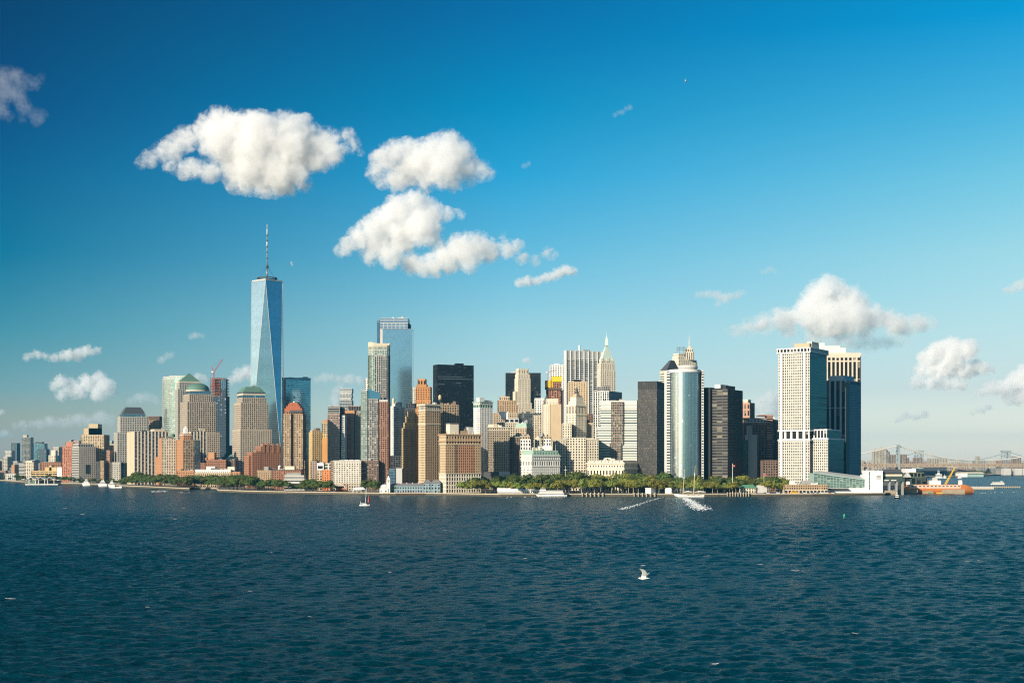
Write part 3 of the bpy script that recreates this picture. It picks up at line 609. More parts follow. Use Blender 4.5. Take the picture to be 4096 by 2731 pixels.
# ------- the tall tapering glass tower
def tallest():
    Y0 = 3020; hw = 33.0; cx = gx(1068.5, Y0 + hw); cyy = Y0 + hw
    r = empty('glass_skyscraper', (cx, cyy, GZ), 'tallest glass tower, tapering, with triangular facets and a mast on top', 'skyscraper')
    zt, zb = gz(1119, Y0), 62.0; rot = R(4)
    def ring(kind):
        if kind: L = [(hw * math.cos(t), hw * math.sin(t)) for t in [math.pi / 2 * k for k in range(4)]]   # corners at the mid-sides
        else: L = [(-hw, -hw), (hw, -hw), (hw, hw), (-hw, hw)]
        return [(cx + x * math.cos(rot) - y * math.sin(rot), cyy + x * math.sin(rot) + y * math.cos(rot)) for x, y in L]
    B, T = ring(0), ring(1); g = MB(); e = MB(); T = [T[3], T[0], T[1], T[2]]  # T[i] sits over side B[i]-B[i+1]
    gl = M_wtc
    nf = (zt - zb) / 4.0
    def uvs(pts, ref):
        o = Vector(ref[0]); u = (Vector(ref[1]) - o); u.z = 0; u.normalize(); return [((Vector(p) - o).dot(u) / 3.0 + 50.01, (p[2] - zb) / 4.0 + .01) for p in pts]
    for i in range(4):
        b0, b1 = (*B[i], zb), (*B[(i + 1) % 4], zb); t0 = (*T[i], zt); t1 = (*T[(i + 1) % 4], zt)
        g.poly([b0, b1, t0], gl, uvs([b0, b1, t0], (b0, b1))); g.poly([b1, t1, t0], gl, uvs([b1, t1, t0], (t0, t1)))
        for p, q in ((b0, t0), (b1, t0)): e.tube([p, q], .55, LGREY, 5)
        e.tube([t0, t1], .8, LGREY, 5)
    g.build('glass_facade', r); e.build('edge_trim', r)
    m = MB(); m.prism(B, GZ, zb, M_wtc); m.build('podium', r)
    m = MB(); Tp = [(cx + (p[0] - cx) * .98, cyy + (p[1] - cyy) * .98) for p in T]; m.poly([(p[0], p[1], zt - .5) for p in T], LGREY); m.prism(Tp, zt - .5, zt + 2.6, LGREY); m.build('parapet', r)
    m = MB(); rr = 41 * Y0 / F * 1.0
    for k, z in enumerate((1121, 1113, 1106)):
        z = gz(z, Y0); m.lathe((cx, cyy), [(rr * .8, z), (rr, z), (rr, z + 1.5), (rr * .8, z + 1.5), (rr * .8, z)], SLATE, 32)
    for k in range(16): t = k * math.pi / 8; m.tube([(cx + rr * .93 * math.cos(t), cyy + rr * .93 * math.sin(t), zt), (cx + rr * .93 * math.cos(t), cyy + rr * .93 * math.sin(t), gz(1104, Y0))], .5, DGREY, 4)
    m.lathe((cx, cyy), [(rr * .55, zt), (rr * .55, gz(1108, Y0)), (.1, gz(1108, Y0))], GREY, 20); m.build('antenna_ring', r)
    m = MB(); seg = [(1108, 1063, 4.0, STEEL), (1063, 1052, 9.0, SLATE), (1052, 980, 2.6, GREY), (977, 955, 3.6, WHITE), (955, 932, 2.4, GREY), (932, 906, 3.0, WHITE), (906, 893, 2.2, LGREY)]
    for a, c_, w, mt in seg:
        m.lathe((cx, cyy), [(.05, gz(a, Y0)), (w * Y0 / F / 2 * 1.35, gz(a, Y0)), (w * Y0 / F / 2 * 1.25, gz(c_, Y0)), (.05, gz(c_, Y0))], mt, 10)
    m.lathe((cx, cyy), [(.8, gz(893, Y0)), (.05, gz(884, Y0))], WHITE, 8)
    for yy in (978, 1000, 1024, 955, 932): m.lathe((cx, cyy), [(.1, gz(yy + 1.5, Y0)), (2.3, gz(yy + 1.5, Y0)), (2.3, gz(yy - 1.5, Y0)), (.1, gz(yy - 1.5, Y0))], SLATE, 12)
    m.build('spire', r)
    m = MB()
    for t in (.3, 1.87, 3.44, 5.0): m.tube([(cx + rr * .8 * math.cos(t), cyy + rr * .8 * math.sin(t), gz(1106, Y0)), (cx + 1.5 * math.cos(t), cyy + 1.5 * math.sin(t), gz(1060, Y0))], .28, DGREY, 4)
    m.build('stay_cable', r)
def wtc_mat():
    """tall mirror glass: floor lines, louvred plant floors, panes that tilt a hair differently"""
    m, t, out = newmat('tower_glass'); uv = t.add('ShaderNodeUVMap', uv_map='uv'); s_ = t.add('ShaderNodeSeparateXYZ', ins={0: uv.outputs[0]})
    fl = t.add('ShaderNodeVectorMath', operation='FLOOR', ins={0: uv.outputs[0]}); w = t.add('ShaderNodeTexWhiteNoise', noise_dimensions='3D', ins={0: fl.outputs[0]}); c3 = t.add('ShaderNodeSeparateColor', ins={0: w.outputs[1]})
    mp = t.add('ShaderNodeMapping', ins={0: fl.outputs[0], 3: (.03, .16, 1)}); n = t.add('ShaderNodeTexNoise', ins={0: mp.outputs[0], 2: 1.0, 3: 4.0})
    fr = t.math('FRACT', s_.outputs[1]); line = t.math('LESS_THAN', fr, 0.16); fx = t.math('LESS_THAN', t.math('FRACT', t.math('MULTIPLY', s_.outputs[0], .25)), .08)
    v = t.math('ADD', t.math('MULTIPLY', c3.outputs[0], .10), t.math('MULTIPLY', n.outputs[0], .35)); v = t.math('ADD', v, .56); v = t.math('SUBTRACT', v, t.math('MULTIPLY', line, .10)); v = t.math('ADD', v, t.math('MULTIPLY', fx, .07))
    col = t.add('ShaderNodeVectorMath', operation='SCALE', ins={0: (0.52, 0.66, 0.70), 3: v}); g = t.add('ShaderNodeNewGeometry')
    tw = t.add('ShaderNodeVectorMath', operation='SUBTRACT', ins={0: w.outputs[1], 1: (0.5, 0.5, 0.5)}); tws = t.add('ShaderNodeVectorMath', operation='SCALE', ins={0: tw.outputs[0], 3: 0.004}); nn = t.add('ShaderNodeVectorMath', operation='ADD', ins={0: g.outputs['Normal'], 1: tws.outputs[0]})
    b = t.add('ShaderNodeBsdfPrincipled', ins={0: col.outputs[0], 1: .92, 2: t.math('MULTIPLY_ADD', line, .2, .10), 'Normal': nn.outputs[0]}); t.l.new(b.outputs[0], out.inputs[0]); return m
M_wtc = wtc_mat()
tallest()
# blue glass slab right of it
G_SKYB = glass((0.32, 0.60, 0.78), (0.4, 0.62, 0.75), 0.05, 0.1, 0.9, 0.5, 0.15, 0.003)
b = Bld('glass_tower', 'dark blue glass slab with thin floor lines right behind the tallest tower', OFF, 3120)
f = b.quad(1128, 1143, 1243, 66, maxd=60); b.blk(f, 1516, None, [S(SLATE, G_SKYB, 4.2, 3, .0, .20, .3)] * 3 + [S(BROWN, G_DD, 4.2, 3, .2, .3, .3)]); b.blk(f, 1509, 1516, S(STEEL, G_BLUE, 5, 2, .2, .1, .3)); b.clutter(f, 1509, 4, 3); b.done()
# brick tower with crescent crown
b = Bld('apartment_tower', 'tan brick apartment tower with a stepped red crown bearing a dark crescent', APT, 2260)
s1 = S(TANB, G_LIT, 3.0, 2.8, .42, .42, .5); f = b.front(1130, 1213, 32)
b.blk(sub(f, 0, .42, 0, 1), 1655, None, [s1, S(TANB, G_D, 3, 3, .5, .5), blank(TANB), S(TANB, G_D, 3, 3, .5, .5)]); b.blk(sub(f, .42, .54, .12, 1), 1655, None, S(BROWN, G_DD, 3, 3, .3, .4, .5)); b.blk(sub(f, .54, 1, 0, 1), 1655, None, [s1, S(BROWN, G_D, 3, 3, .5, .5), blank(TANB), blank(TANB)]); b.blk(sub(f, .9, 1.08, .05, 1), 1841, None, s1)
b.blk(sub(f, .06, .94, .05, .95), 1643, 1655, S(RED, G_D, 3, 3, .5, .4)); CRN = paint((0.40, 0.12, 0.055))
for a, y0, y1 in ((.08, 1643, 1632), (.16, 1632, 1623), (.24, 1623, 1615), (.31, 1615, 1609)): b.box('crown', sub(f, a, 1.0 - a, .08 + a * .3, .85), y1, y0, CRN)
c = P(1173, 1621.5, f[0][1] + .155 * 32 - .3); m = b.mb('crescent'); th = [math.pi * 2 * k / 24 for k in range(24)]
m.poly([(c.x + 2.6 * math.cos(t), c.y - .05, c.z + 2.6 * math.sin(t)) for t in th], DGREY); m.poly([(c.x + 1.1 + 2.0 * math.cos(t), c.y - .1, c.z + .5 + 2.0 * math.sin(t)) for t in th], CRN)
b.box('roof_dish', sub(f, .46, .53, .3, .5), 1604, 1609, WHITE); b.box('dark_terrace', sub(f, .36, .96, .0, .1), 1640, 1650, SLATE); b.done()
b = Bld('apartment_block', 'yellow brick block with rounded left corner beside the tall brick tower', APT, 2350); f = b.quad(1235, 1250, 1289, 60); s1 = S(YEL, G_D, 3.2, 3, .45, .4, .5); b.blk(f, 1728, None, s1); b.blk(sub(f, .05, .9, .1, .8), 1720, 1728, S(BUFF, G_D, 3, 3, .5, .4)); b.box('penthouse', sub(f, .5, .95, .4, .9), 1711, 1722, BROWN); b.done()
b = Bld('apartment_block', 'orange blank walled block right of the yellow brick block', APT, 2420); f = b.front(1286, 1312, 30); b.blk(f, 1752, None, blank(paint((0.54, 0.27, 0.09)))); b.blk(f, 1733, 1752, S(YEL, G_D, 3.2, 3, .5, .4)); b.done()
b = Bld('office_tower', 'orange stone tower top peeping out behind the grey striped apartment slab', OFF, 2700); f = b.front(1287, 1314, 26); b.blk(f, 1690, None, S(BUFF, G_D, 3.5, 3, .4, .3)); b.hip('crown', f, 1690, 1677, ORANGE, .55); b.done()
# grey-brick slabs
b = Bld('apartment_tower', 'pinkish grey apartment slab with a dark striped top and white end strip', APT, 2330)
f = b.front(1310, 1360, 30); b.blk(f, 1653, None, [S(ROSE, G_LIT, 3.0, 2.2, .3, .45, .4), S(SLATE, G_DD), blank(ROSE), blank(ROSE)]); b.blk(inset(f, .3), 1624, 1653, S(LGREY, G_DD, 3.4, 30, .02, .25, .6)); b.blk(sub(f, 1.0, 1.22, .4, 1), 1628, None, blank(SLATE)); b.blk(sub(f, 1.04, 1.38, .15, .9), 1660, None, S(WHITE, G_B, 3.0, 6, .3, .5, .5)); b.clutter(f, 1624, 4, 2.5); b.done()
b = Bld('glass_tower', 'distant white tower of shifted stacked glass storeys like a pile of boxes', 'apartment tower', 4300)
f = b.front(1358, 1408, 38); rr = random.Random(3); z = b.base; zt = b.z(1553)
b.blk(f, 1600, None, S(LGREY, G_B, 4.6, 5, .1, .3))
y = 1600
while y > 1554: o = rr.uniform(-.09, .09); b.blk(sub(f, .02 + max(o, -.05), .98 + o, 0, 1), max(y - 9.5, 1553), y, S(WHITE, G_B, 4.4, 9, .06, .34, .6), parapet=.3); y -= 9.5
b.done()
b = Bld('apartment_tower', 'orange brick apartment tower with glass right side and dark rooftop box', APT, 2380)
f = b.front(1376, 1418, 34); s1 = S(PINKB, G_LIT, 3.0, 2.2, .35, .4, .4); b.blk(f, 1653, None, s1); b.blk(f, 1641, 1653, blank(ORANGE)); b.blk(sub(f, 1, 1.55, .1, 1), 1648, None, S(TANB, G_B, 3.0, 2.6, .2, .3, .6)); b.blk(sub(f, .37, 1.5, .2, .9), 1622, 1641, S(ROSE, G_DD, 8, 2.4, .15, .1, .4)); b.clutter(f, 1641, 4, 3); b.done()
LGREYC = paint((0.60, 0.56, 0.47))
b = Bld('apartment_block', 'wide white apartment block with small square windows near the tent', APT, 2100)
f = b.front(1333, 1445, 28); b.blk(f, 1930, None, S(LIME, G_D), part='base_wall'); b.blk(f, 1844, 1930, [S(LGREYC, G_LIT, 2.9, 3.0, .5, .5, .4)] * 3 + [S(ROSE, G_D, 2.9, 2.9, .5, .5)]); b.blk(sub(f, -.11, 0, .1, 1), 1842, None, S(ROSE, G_D, 2.9, 2.9, .5, .5)); b.cornice(f, 1841, .8, .2, WHITE); b.clutter(f, 1844, 10, 3, (WHITE, ROOFL)); b.done()
b = Bld('apartment_block', 'brown brick block with pale windows joined right of the white block', APT, 2110); f = b.front(1446, 1515, 30); b.blk(f, 1841, None, S(BROWN, G_LIT, 2.9, 2.9, .4, .45, .4)); b.clutter(f, 1841, 5, 3); b.done()
b = Bld('school_building', 'low orange and white building with small square windows behind the waterfront trees', 'low building', 2130)
f = b.front(1266, 1334, 30); b.blk(sub(f, .32, 1, 0, 1), 1878, None, S(paint((0.62, 0.22, 0.08)), G_D, 3.6, 3, .6, .5)); b.blk(sub(f, 0, .33, .1, 1), 1880, None, S(BUFF, G_D)); b.blk(sub(f, 0, .43, .05, .9), 1851, 1880, S(WHITE, G_D, 9, 18, .3, .4)); b.blk(sub(f, .43, .94, .1, .9), 1852, 1878, S(CREAM, G_B, 6, 6, .3, .3)); b.clutter(f, 1852, 5, 2.5); b.done()
b = Bld('apartment_block', 'low grey brick block topped with roof garden shrubs', APT, 2200); f = b.front(1242, 1268, 30); b.blk(f, 1843, None, S(ROSE, G_D, 3, 3, .5, .5)); b.clutter(f, 1843, 6, 3, (paint((.05, .08, .025)),), name='roof_garden'); b.done()
# glass tower with slanted top
b = Bld('glass_tower', 'green and dark glass apartment tower with a slanted dark top', APT, 2120)
f = b.front(1443, 1555, 34); b.blk(sub(f, 0, .23, .0, .9), 1560, None, [S(LGREY, G_GREEN, 3.1, 3, .06, .22, .4)] * 4)
z0, z1, z2 = b.z(1600), b.z(1553), b.z(1572); A = sub(f, .23, .70, .12, .9); m = b.mb('slanted_top')
for (p, q, za, zb_) in ((A[0], A[1], z1, z2), (A[1], A[2], z2, z2), (A[2], A[3], z2, z1), (A[3], A[0], z1, z1)): m.poly([(p[0], p[1], z0), (q[0], q[1], z0), (q[0], q[1], zb_), (p[0], p[1], za)], G_BLUE)
m.poly([(A[0][0], A[0][1], z1), (A[1][0], A[1][1], z2), (A[2][0], A[2][1], z2), (A[3][0], A[3][1], z1)], SLATE); b.blk(A, 1600, None, S(DGREY, G_D))
b.blk(sub(f, .23, .63, .02, .9), 1594, None, S(GREY, G_LIT, 3.1, 2.7, .25, .3, .5)); b.blk(sub(f, .63, 1, .03, .95), 1606, None, S(paint((0.30, 0.16, 0.105)), G_D, 3.1, 2.7, .4, .42, .5)); b.cornice(sub(f, .62, .98, .03, .95), 1598, 4.5, -1.0, LGREY, 'penthouse'); b.clutter(sub(f, .23, 1, 0, 1), 1594, 6, 3); b.done()
# rounded glass tower 
b = Bld('glass_tower', 'slim rounded glass tower with a scooped crown in front of the big blue glass tower', APT, 2660)
xl, xr = gx(1469, 2660), gx(1555, 2660); w = xr - xl; rr_c = w * .34
arc = [(xl + rr_c - rr_c * math.cos(t), 2660 + rr_c - rr_c * math.sin(t)) for t in [math.pi / 2 * k / 7 for k in range(8)]]
fp = [arc[-1], (xr - 3, 2660), (xr, 2663), (xr, 2692), (xl, 2692)] + arc[:-1]
st = S(DGREY, G_GREEN, 3.4, 2.6, .08, .12, .4); sd_ = S(LGREY, G_D, 3.4, 3.4, .26, .14, .6); b.blk(fp, 1420, None, [sd_, st, st, st, st] + [S(DGREY, G_GREEN, 3.4, 2.6, .04, .10, .3)] * 7); b.fp0 = fp
b.blk(inset(fp, .5), 1398, 1420, [S(LGREY, G_GREEN, 4, 5, .2, .2, .5)] * len(fp)); b.blk(inset(fp, .3), 1384, 1398, S(LIME, G_GREEN, 6, 2, .3, .1, .4), part='crown_wall')
m = b.mb('crown'); zc0, zc1 = b.z(1384), b.z(1367)
for i in range(len(fp)):
    p, q = fp[i], fp[(i + 1) % len(fp)]; hz = lambda p: zc0 + (zc1 - zc0) * min(1, max(.12, 1.15 - 1.0 * (p[0] - xl) / w + .9 * max(0, (p[1] - 2672) / 20)))
    m.poly([(p[0], p[1], zc0), (q[0], q[1], zc0), (q[0], q[1], hz(q)), (p[0], p[1], hz(p))], LIME)
b.clutter([(xl + 4, 2668), (xr - 4, 2668), (xr - 4, 2690), (xl + 4, 2690)], 1384, 6, 5, (LIME, CREAM)); b.done()
b = Bld('office_tower', 'thin white tower edge showing left of the slim rounded glass tower', OFF, 2900); f = b.front(1459, 1480, 30); b.blk(f, 1512, None, S(WHITE, G_D, 4, 3, .5, .4)); b.done()
# big blue glass tower
G_MIRB = glass((0.42, 0.58, 0.66), (0.46, 0.62, 0.68), 0.0, 0.12, 0.95, 0.5, 0.07, 0.0015)
b = Bld('glass_tower', 'large pale blue glass tower with a recessed dark louvred top', OFF, 3050)
f = b.quad(1520, 1530, 1648, 70, maxd=70); f = b.front(1520, 1648, 60); b.fp0 = f
g = S(STEEL, G_MIRB, 4.2, 3, .0, .10, .2) if 'G_MIRB' in globals() else S(STEEL, G_MIR, 4.2, 3, .03, .07, .2)
b.blk(sub(f, .08, 1, 0, 1), 1315, None, [g] * 4); b.blk(sub(f, .0, .08, .04, .8), 1315, None, blank(LGREY))
k = sub(f, -.02, .87, .12, .9); b.blk(k, 1290, None, [S(LGREY, G_BLUE, 3.4, 9, .13, .3, .5)] + [S(SLATE, G_BLUE, 4, 4, .1, .3, .4)] * 3); b.blk(sub(k, -.1, 0.02, .1, .9), 1279, None, S(SLATE, G_BLUE, 4, 3, .1, .3, .4)); b.blk(k, 1271, 1290, [S(LGREY, G_BLUE, 4, 30, .02, .3, .4)] * 4); b.box('corner_plant', sub(k, 1, 1.06, .2, .9), 1292, 1316, SLATE); b.clutter(k, 1271, 6, 4, (LGREY, STEEL)); b.mast(1612, 1264, 1273, 4); b.done()
b = Bld('apartment_tower', 'white ribbed apartment tower with a small round turret on its roof', APT, 2300)
f = b.quad(1552, 1574, 1617, 35); b.blk(f, 1624, None, [S(WHITE, G_D, 2.9, 2.6, .4, .35, .5)] * 3 + [S(WHITE, G_D, 2.9, 4, .6, .5, .5)]); b.box('penthouse', sub(f, .2, .7, .1, .6), 1613, 1624, LGREY); b.box('penthouse', sub(f, .6, .95, .3, .9), 1606, 1624, GREY); c = P(1574, 1613, 2310); rz = 6 * 2300 / F
b.mb('turret').lathe((c.x, c.y), [(rz, b.z(1624)), (rz, b.z(1596)), (rz * .8, b.z(1592)), (.1, b.z(1590))], LIME, 14); b.done()
b = Bld('office_tower', 'black tower with a small domed roof hidden behind the yellow stepped tower', OFF, 2280); f = b.front(1612, 1665, 34); b.blk(f, 1632, None, S(SLATE, G_DD, 3.6, 3, .3, .3)); b.blk(sub(f, .25, .9, .1, .8), 1612, 1632, S(SLATE, G_DD, 3.6, 3, .3, .3)); c = P(1639, 1612, 2300); b.mb('dome').lathe((c.x, c.y), [(4, b.z(1614)), (3.6, b.z(1608)), (.1, b.z(1604))], SLATE, 12); b.done()
b = Bld('office_tower', 'pale tower edge showing between the blue glass tower and orange brick tower', OFF, 2850); f = b.front(1648, 1666, 30); b.blk(f, 1549, None, S(CREAM, G_D, 4, 2.5, .5, .35)); b.done()
b = Bld('office_tower', 'orange brick skyscraper with a buttressed square turret', OFF, 2480)
ORB = paint((0.52, 0.24, 0.09)); st = S(ORB, G_D, 3.8, 2.4, .5, .45, .5); f = b.front(1662, 1724, 40); b.blk(f, 1600, None, st); b.blk(sub(f, .03, .98, .03, .95), 1546, 1600, st); b.blk(sub(f, .08, .72, .1, .8), 1536, 1546, S(ORB, G_D, 4, 2, .5, .6)); b.blk(sub(f, .13, .65, .15, .75), 1514, 1540, S(ORB, G_D, 9, 4.2, .5, .3, .9)); b.done()
b = Bld('office_tower', 'yellow brick setback tower with its lower half in deep shadow', OFF, 2080)
st = S(YEL, G_D, 3.4, 2.8, .55, .45, .5); f = b.quad(1608, 1613, 1674, 30, maxd=40); b.blk(f, 1712, None, [S(TANB, G_D, 3.4, 2.8, .5, .4, .5)] * 3 + [st]); f2 = sub(f, .1, .9, .05, .9); b.blk(f2, 1690, 1712, st); b.blk(sub(f2, .15, .9, .1, .9), 1664, 1690, st); b.blk(sub(f2, .3, .85, .15, .85), 1645, 1664, st); b.clutter(f2, 1690, 4, 3); b.done()  # shadow on the lower half put into browner walls
b = Bld('office_tower', 'slim orange brick wing between the yellow setback tower and corniced tower', OFF, 2110); f = b.front(1660, 1676, 30); b.blk(f, 1633, None, S(ORB, G_D, 3.6, 2.5, .6, .5)); b.done()
b = Bld('office_block', 'low teal and grey office block at the foot of the white ribbed tower', 'office block', 2060); f = b.front(1556, 1608, 26); b.blk(sub(f, 0, .5, 0, 1), 1873, None, S(STEEL, G_BLUE, 4, 3, .1, .1)); b.blk(sub(f, .55, 1, 0, 1), 1872, None, blank(LGREY)); b.done()
b = Bld('office_block', 'dark shadowed block filling the gap behind the low teal office block', 'office block', 2250); f = b.front(1553, 1612, 26); b.blk(f, 1822, None, S(SLATE, G_DD, 3.5, 3, .3, .3)); b.done()
# ------------------------------------------------------------------ right half of the skyline
# black slab
b = Bld('office_tower', 'broad black steel office slab with flat top behind the corniced tan towers', OFF, 2620)
sk = S(BLACK, G_DD, 4.0, 4.2, .28, .36, .5); f = b.quad(1732, 1750, 1895, 66, maxd=75); b.blk(f, 1475, None, sk); b.blk(f, 1457, 1475, S(BLACK, G_DD, 7, 4.2, .6, .3, .3)); _ = [b.box('louvre_band', sub(f, u0, u1, -.004, .02), y0, y0 + 2.2, STEEL) for y0, u0, u1 in ((1504, .02, .68), (1512.5, .02, .98), (1535, .02, .2), (1528, .5, .65))]
b.box('penthouse', sub(f, .55, .76, .3, .7), 1449, 1458, BLACK); b.mast(1763, 1447, 1458, 1.5); b.mast(1771, 1451, 1458, 1.5); b.done()
# corniced tan tower; shadow on right face and wing put into darker walls
b = Bld('office_tower', 'tall tan tower with ornate bracketed cornice and a water tank on its dark wing', OFF, 2000)
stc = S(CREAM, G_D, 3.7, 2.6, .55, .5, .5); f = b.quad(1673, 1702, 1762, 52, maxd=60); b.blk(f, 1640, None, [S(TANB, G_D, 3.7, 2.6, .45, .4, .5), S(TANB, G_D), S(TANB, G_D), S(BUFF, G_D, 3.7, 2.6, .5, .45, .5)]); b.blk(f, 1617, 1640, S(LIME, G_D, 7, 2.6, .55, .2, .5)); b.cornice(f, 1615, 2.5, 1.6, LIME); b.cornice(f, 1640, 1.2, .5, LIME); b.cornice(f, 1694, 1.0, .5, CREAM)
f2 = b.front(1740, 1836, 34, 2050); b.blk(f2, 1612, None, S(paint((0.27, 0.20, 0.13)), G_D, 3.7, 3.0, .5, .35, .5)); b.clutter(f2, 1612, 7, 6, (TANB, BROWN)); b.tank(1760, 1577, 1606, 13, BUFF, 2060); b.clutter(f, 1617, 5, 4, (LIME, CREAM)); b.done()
OCHR = paint((0.45, 0.31, 0.18))
b = Bld('office_block', 'tan office block with red brick centre bays and attic arcade facing the park', 'office block', 1950)
f = b.quad(1756, 1785, 1924, 64, maxd=60); F1 = Vector(f[0]); F2 = Vector(f[1])
seg = ((0, .26, OCHR), (.26, .30, BROWN), (.30, .76, paint((0.42, 0.215, 0.115))), (.76, .79, ORANGE), (.79, 1, OCHR))
sL = S(BUFF, G_D, 3.6, 2.6, .5, .45, .5)
b.blk(sub(f, .01, .99, .02, .98), 1776, 1892, [blank(TANB), S(TANB, G_D), S(TANB, G_D), sL])
for u0, u1, mt in seg:
    q = sub(f, u0, u1, 0, .1); b.blk(q, 1776, 1892, [S(BUFF, G_D), S(BUFF, G_D), S(BUFF, G_D), S(mt, G_D, 3.6, 2.5, .45, .45, .5)] if False else [S(mt, G_D, 3.6, 2.5, .45, .45, .5)] * 4)
b.blk(f, 1892, None, [S(CREAM, G_D, 6.0, 3.2, .4, .25, .7), S(CREAM, G_D), S(CREAM, G_D), S(CREAM, G_D, 5, 3.2, .5, .4, .6)], part='base_wall'); b.blk(f, 1738, 1776, [S(OCHR, G_D, 5.4, 3.4, .45, .3, .9), S(BUFF, G_D), S(BUFF, G_D), S(BUFF, G_D, 5.4, 3.2, .5, .4, .6)], part='attic_wall')
b.cornice(f, 1735, 1.4, 1.4, OCHR); b.cornice(f, 1762, 1.0, 1.1, OCHR); b.cornice(f, 1892, .9, .7, LIME); b.cornice(f, 1776, .8, .5, LIME)
for u in (.02, .26, .78, .98): b.box('pinnacle', sub(f, u - .012, u + .012, 0, .08), 1725, 1737, BUFF)
b.box('parapet_crest', sub(f, .42, .62, 0, .05), 1722, 1736, TANB)
b.box('penthouse', sub(f, .16, .42, .3, .8), 1694, 1736, CREAM); b.box('penthouse', sub(f, .15, .43, .28, .82), 1690, 1694, DGREY); b.box('penthouse', sub(f, .7, .84, .3, .7), 1706, 1736, LGREY); b.tank(1797, 1708, 1736, 14, WHITE, 1975); b.tank(1860, 1712, 1736, 10, WOOD, 1975); b.done()
# white tower with green cornice
b = Bld('office_tower', 'white office tower with a pale green cornice band and bright left face', OFF, 2250)
f = b.quad(1893, 1921, 1971, 52, maxd=60); b.blk(f, 1630, None, S(WHITE, G_D, 3.6, 2.6, .5, .42, .5)); b.blk(f, 1616, 1630, S(COPPERL, G_D, 6, 4, .4, .2, .8)); b.blk(f, 1607, 1616, S(WHITE, G_D, 4, 2.6, .5, .4)); b.cornice(f, 1606, 1.2, 1.2, COPPERL); b.box('penthouse', sub(f, .1, .5, .3, .7), 1589, 1608, WHITE); b.box('penthouse', sub(f, .5, 1.2, .5, .9), 1598, 1610, LGREY); b.done()
b = Bld('office_block', 'tan stepped office block behind the white tower with green cornice', OFF, 2380); f = b.front(1966, 2074, 40); st = S(TANB, G_D, 3.8, 3.0, .55, .4, .5); b.blk(f, 1650, None, S(TAN, G_D, 3.8, 3, .5, .45)); b.blk(sub(f, .22, .98, .05, .9), 1618, 1650, st); b.blk(sub(f, .22, .9, .1, .9), 1600, 1618, st); b.blk(sub(f, .3, .68, .15, .8), 1584, 1600, S(BUFF, G_D, 6, 3, .5, .4)); b.clutter(f, 1650, 5, 4); b.done()
b = Bld('office_tower', 'shadowed dark office block with a sunlit cornice behind the park trees', OFF, 2190)
f = b.front(1951, 2040, 40); sd2 = S(paint((0.33, 0.27, 0.19)), G_D, 3.7, 2.8, .5, .42, .5); b.blk(f, 1720, None, sd2); b.blk(f, 1708, 1720, S(LIME, G_D, 4, 2.8, .5, .4)); b.cornice(f, 1707, 1.5, 1.2, LIME); b.box('penthouse', sub(f, .02, .5, .3, .8), 1696, 1710, CREAM); b.clutter(f, 1708, 5, 5, (CREAM, TAN)); b.done()  # shadow put into the darker wall colour, sun into the paler cornice
b = Bld('office_block', 'dim brown office block with green roof edge right of the shadowed dark block', 'office block', 2200); f = b.front(2040, 2084, 36); b.blk(f, 1748, None, S(BROWN, G_D, 3.7, 3, .5, .4)); b.cornice(f, 1746, 1, .6, COPPERL); b.clutter(f, 1748, 4, 4, (TAN, GREY)); b.done()
b = Bld('parking_shed', 'blank grey concrete box at the foot of the shadowed dark block', 'low building', 2060); f = b.front(1934, 2040, 18); b.box('wall', sub(f, .58, 1, 0, 1), 1886, 1915, LGREY); b.box('wall', sub(f, 0, .58, .2, 1), 1887, 1915, DGREY); b.done()
b = Bld('office_block', 'white ridged rooftop block with stacked terraces behind the shadowed dark block', 'office block', 2290); f = b.front(1988, 2078, 30); b.blk(f, 1690, None, S(LIME, G_D)); 
for k in range(4): b.box('terrace', sub(f, .1 + .04 * k, .5, .1, .8), 1645 + k * 8, 1653 + k * 8, WHITE)
b.blk(sub(f, .35, .98, .1, .8), 1672, 1690, S(LGREY, G_DD, 6, 9, .3, .3)); b.clutter(f, 1690, 6, 5, (WHITE, GREY)); b.done()
b = Bld('office_block', 'stone block with a green mansard roof in the middle of the cluster', 'office block', 2240); f = b.quad(2062, 2106, 2133, 28); b.blk(f, 1708, None, S(TAN, G_D, 3.8, 3, .5, .42, .5)); b.hip('mansard_roof', f, 1708, 1692, COPPERL, .9); b.clutter(f, 1692, 5, 6, (LGREY, STEEL)); b.cornice(f, 1709, 1.2, 1, LIME); b.done()
b = Bld('office_block', 'wide dark block with vertical stone ribs behind the green mansard block', 'office block', 2310); f = b.front(2080, 2166, 36); b.blk(f, 1652, None, S(DGREY, G_B, 3.8, 3, .2, .3)); b.blk(sub(f, .58, 1, -.05, .5), 1660, None, S(LIME, G_D, 3.8, 3, .55, .3)); b.clutter(f, 1652, 5, 4); b.done()
b = Bld('office_block', 'cream block with arched windows left of the green roofed white block', 'office block', 2060); f = b.front(2078, 2126, 26); b.blk(f, 1800, None, S(CREAM, G_D, 4, 3, .5, .4)); b.blk(sub(f, .05, .95, .05, .95), 1756, 1800, S(WHITE, G_D, 5.5, 3.4, .55, .3)); b.blk(sub(f, .0, .9, .1, .9), 1742, 1756, S(TAN, G_D, 4, 3, .5, .4)); b.clutter(f, 1742, 4, 3); b.done()
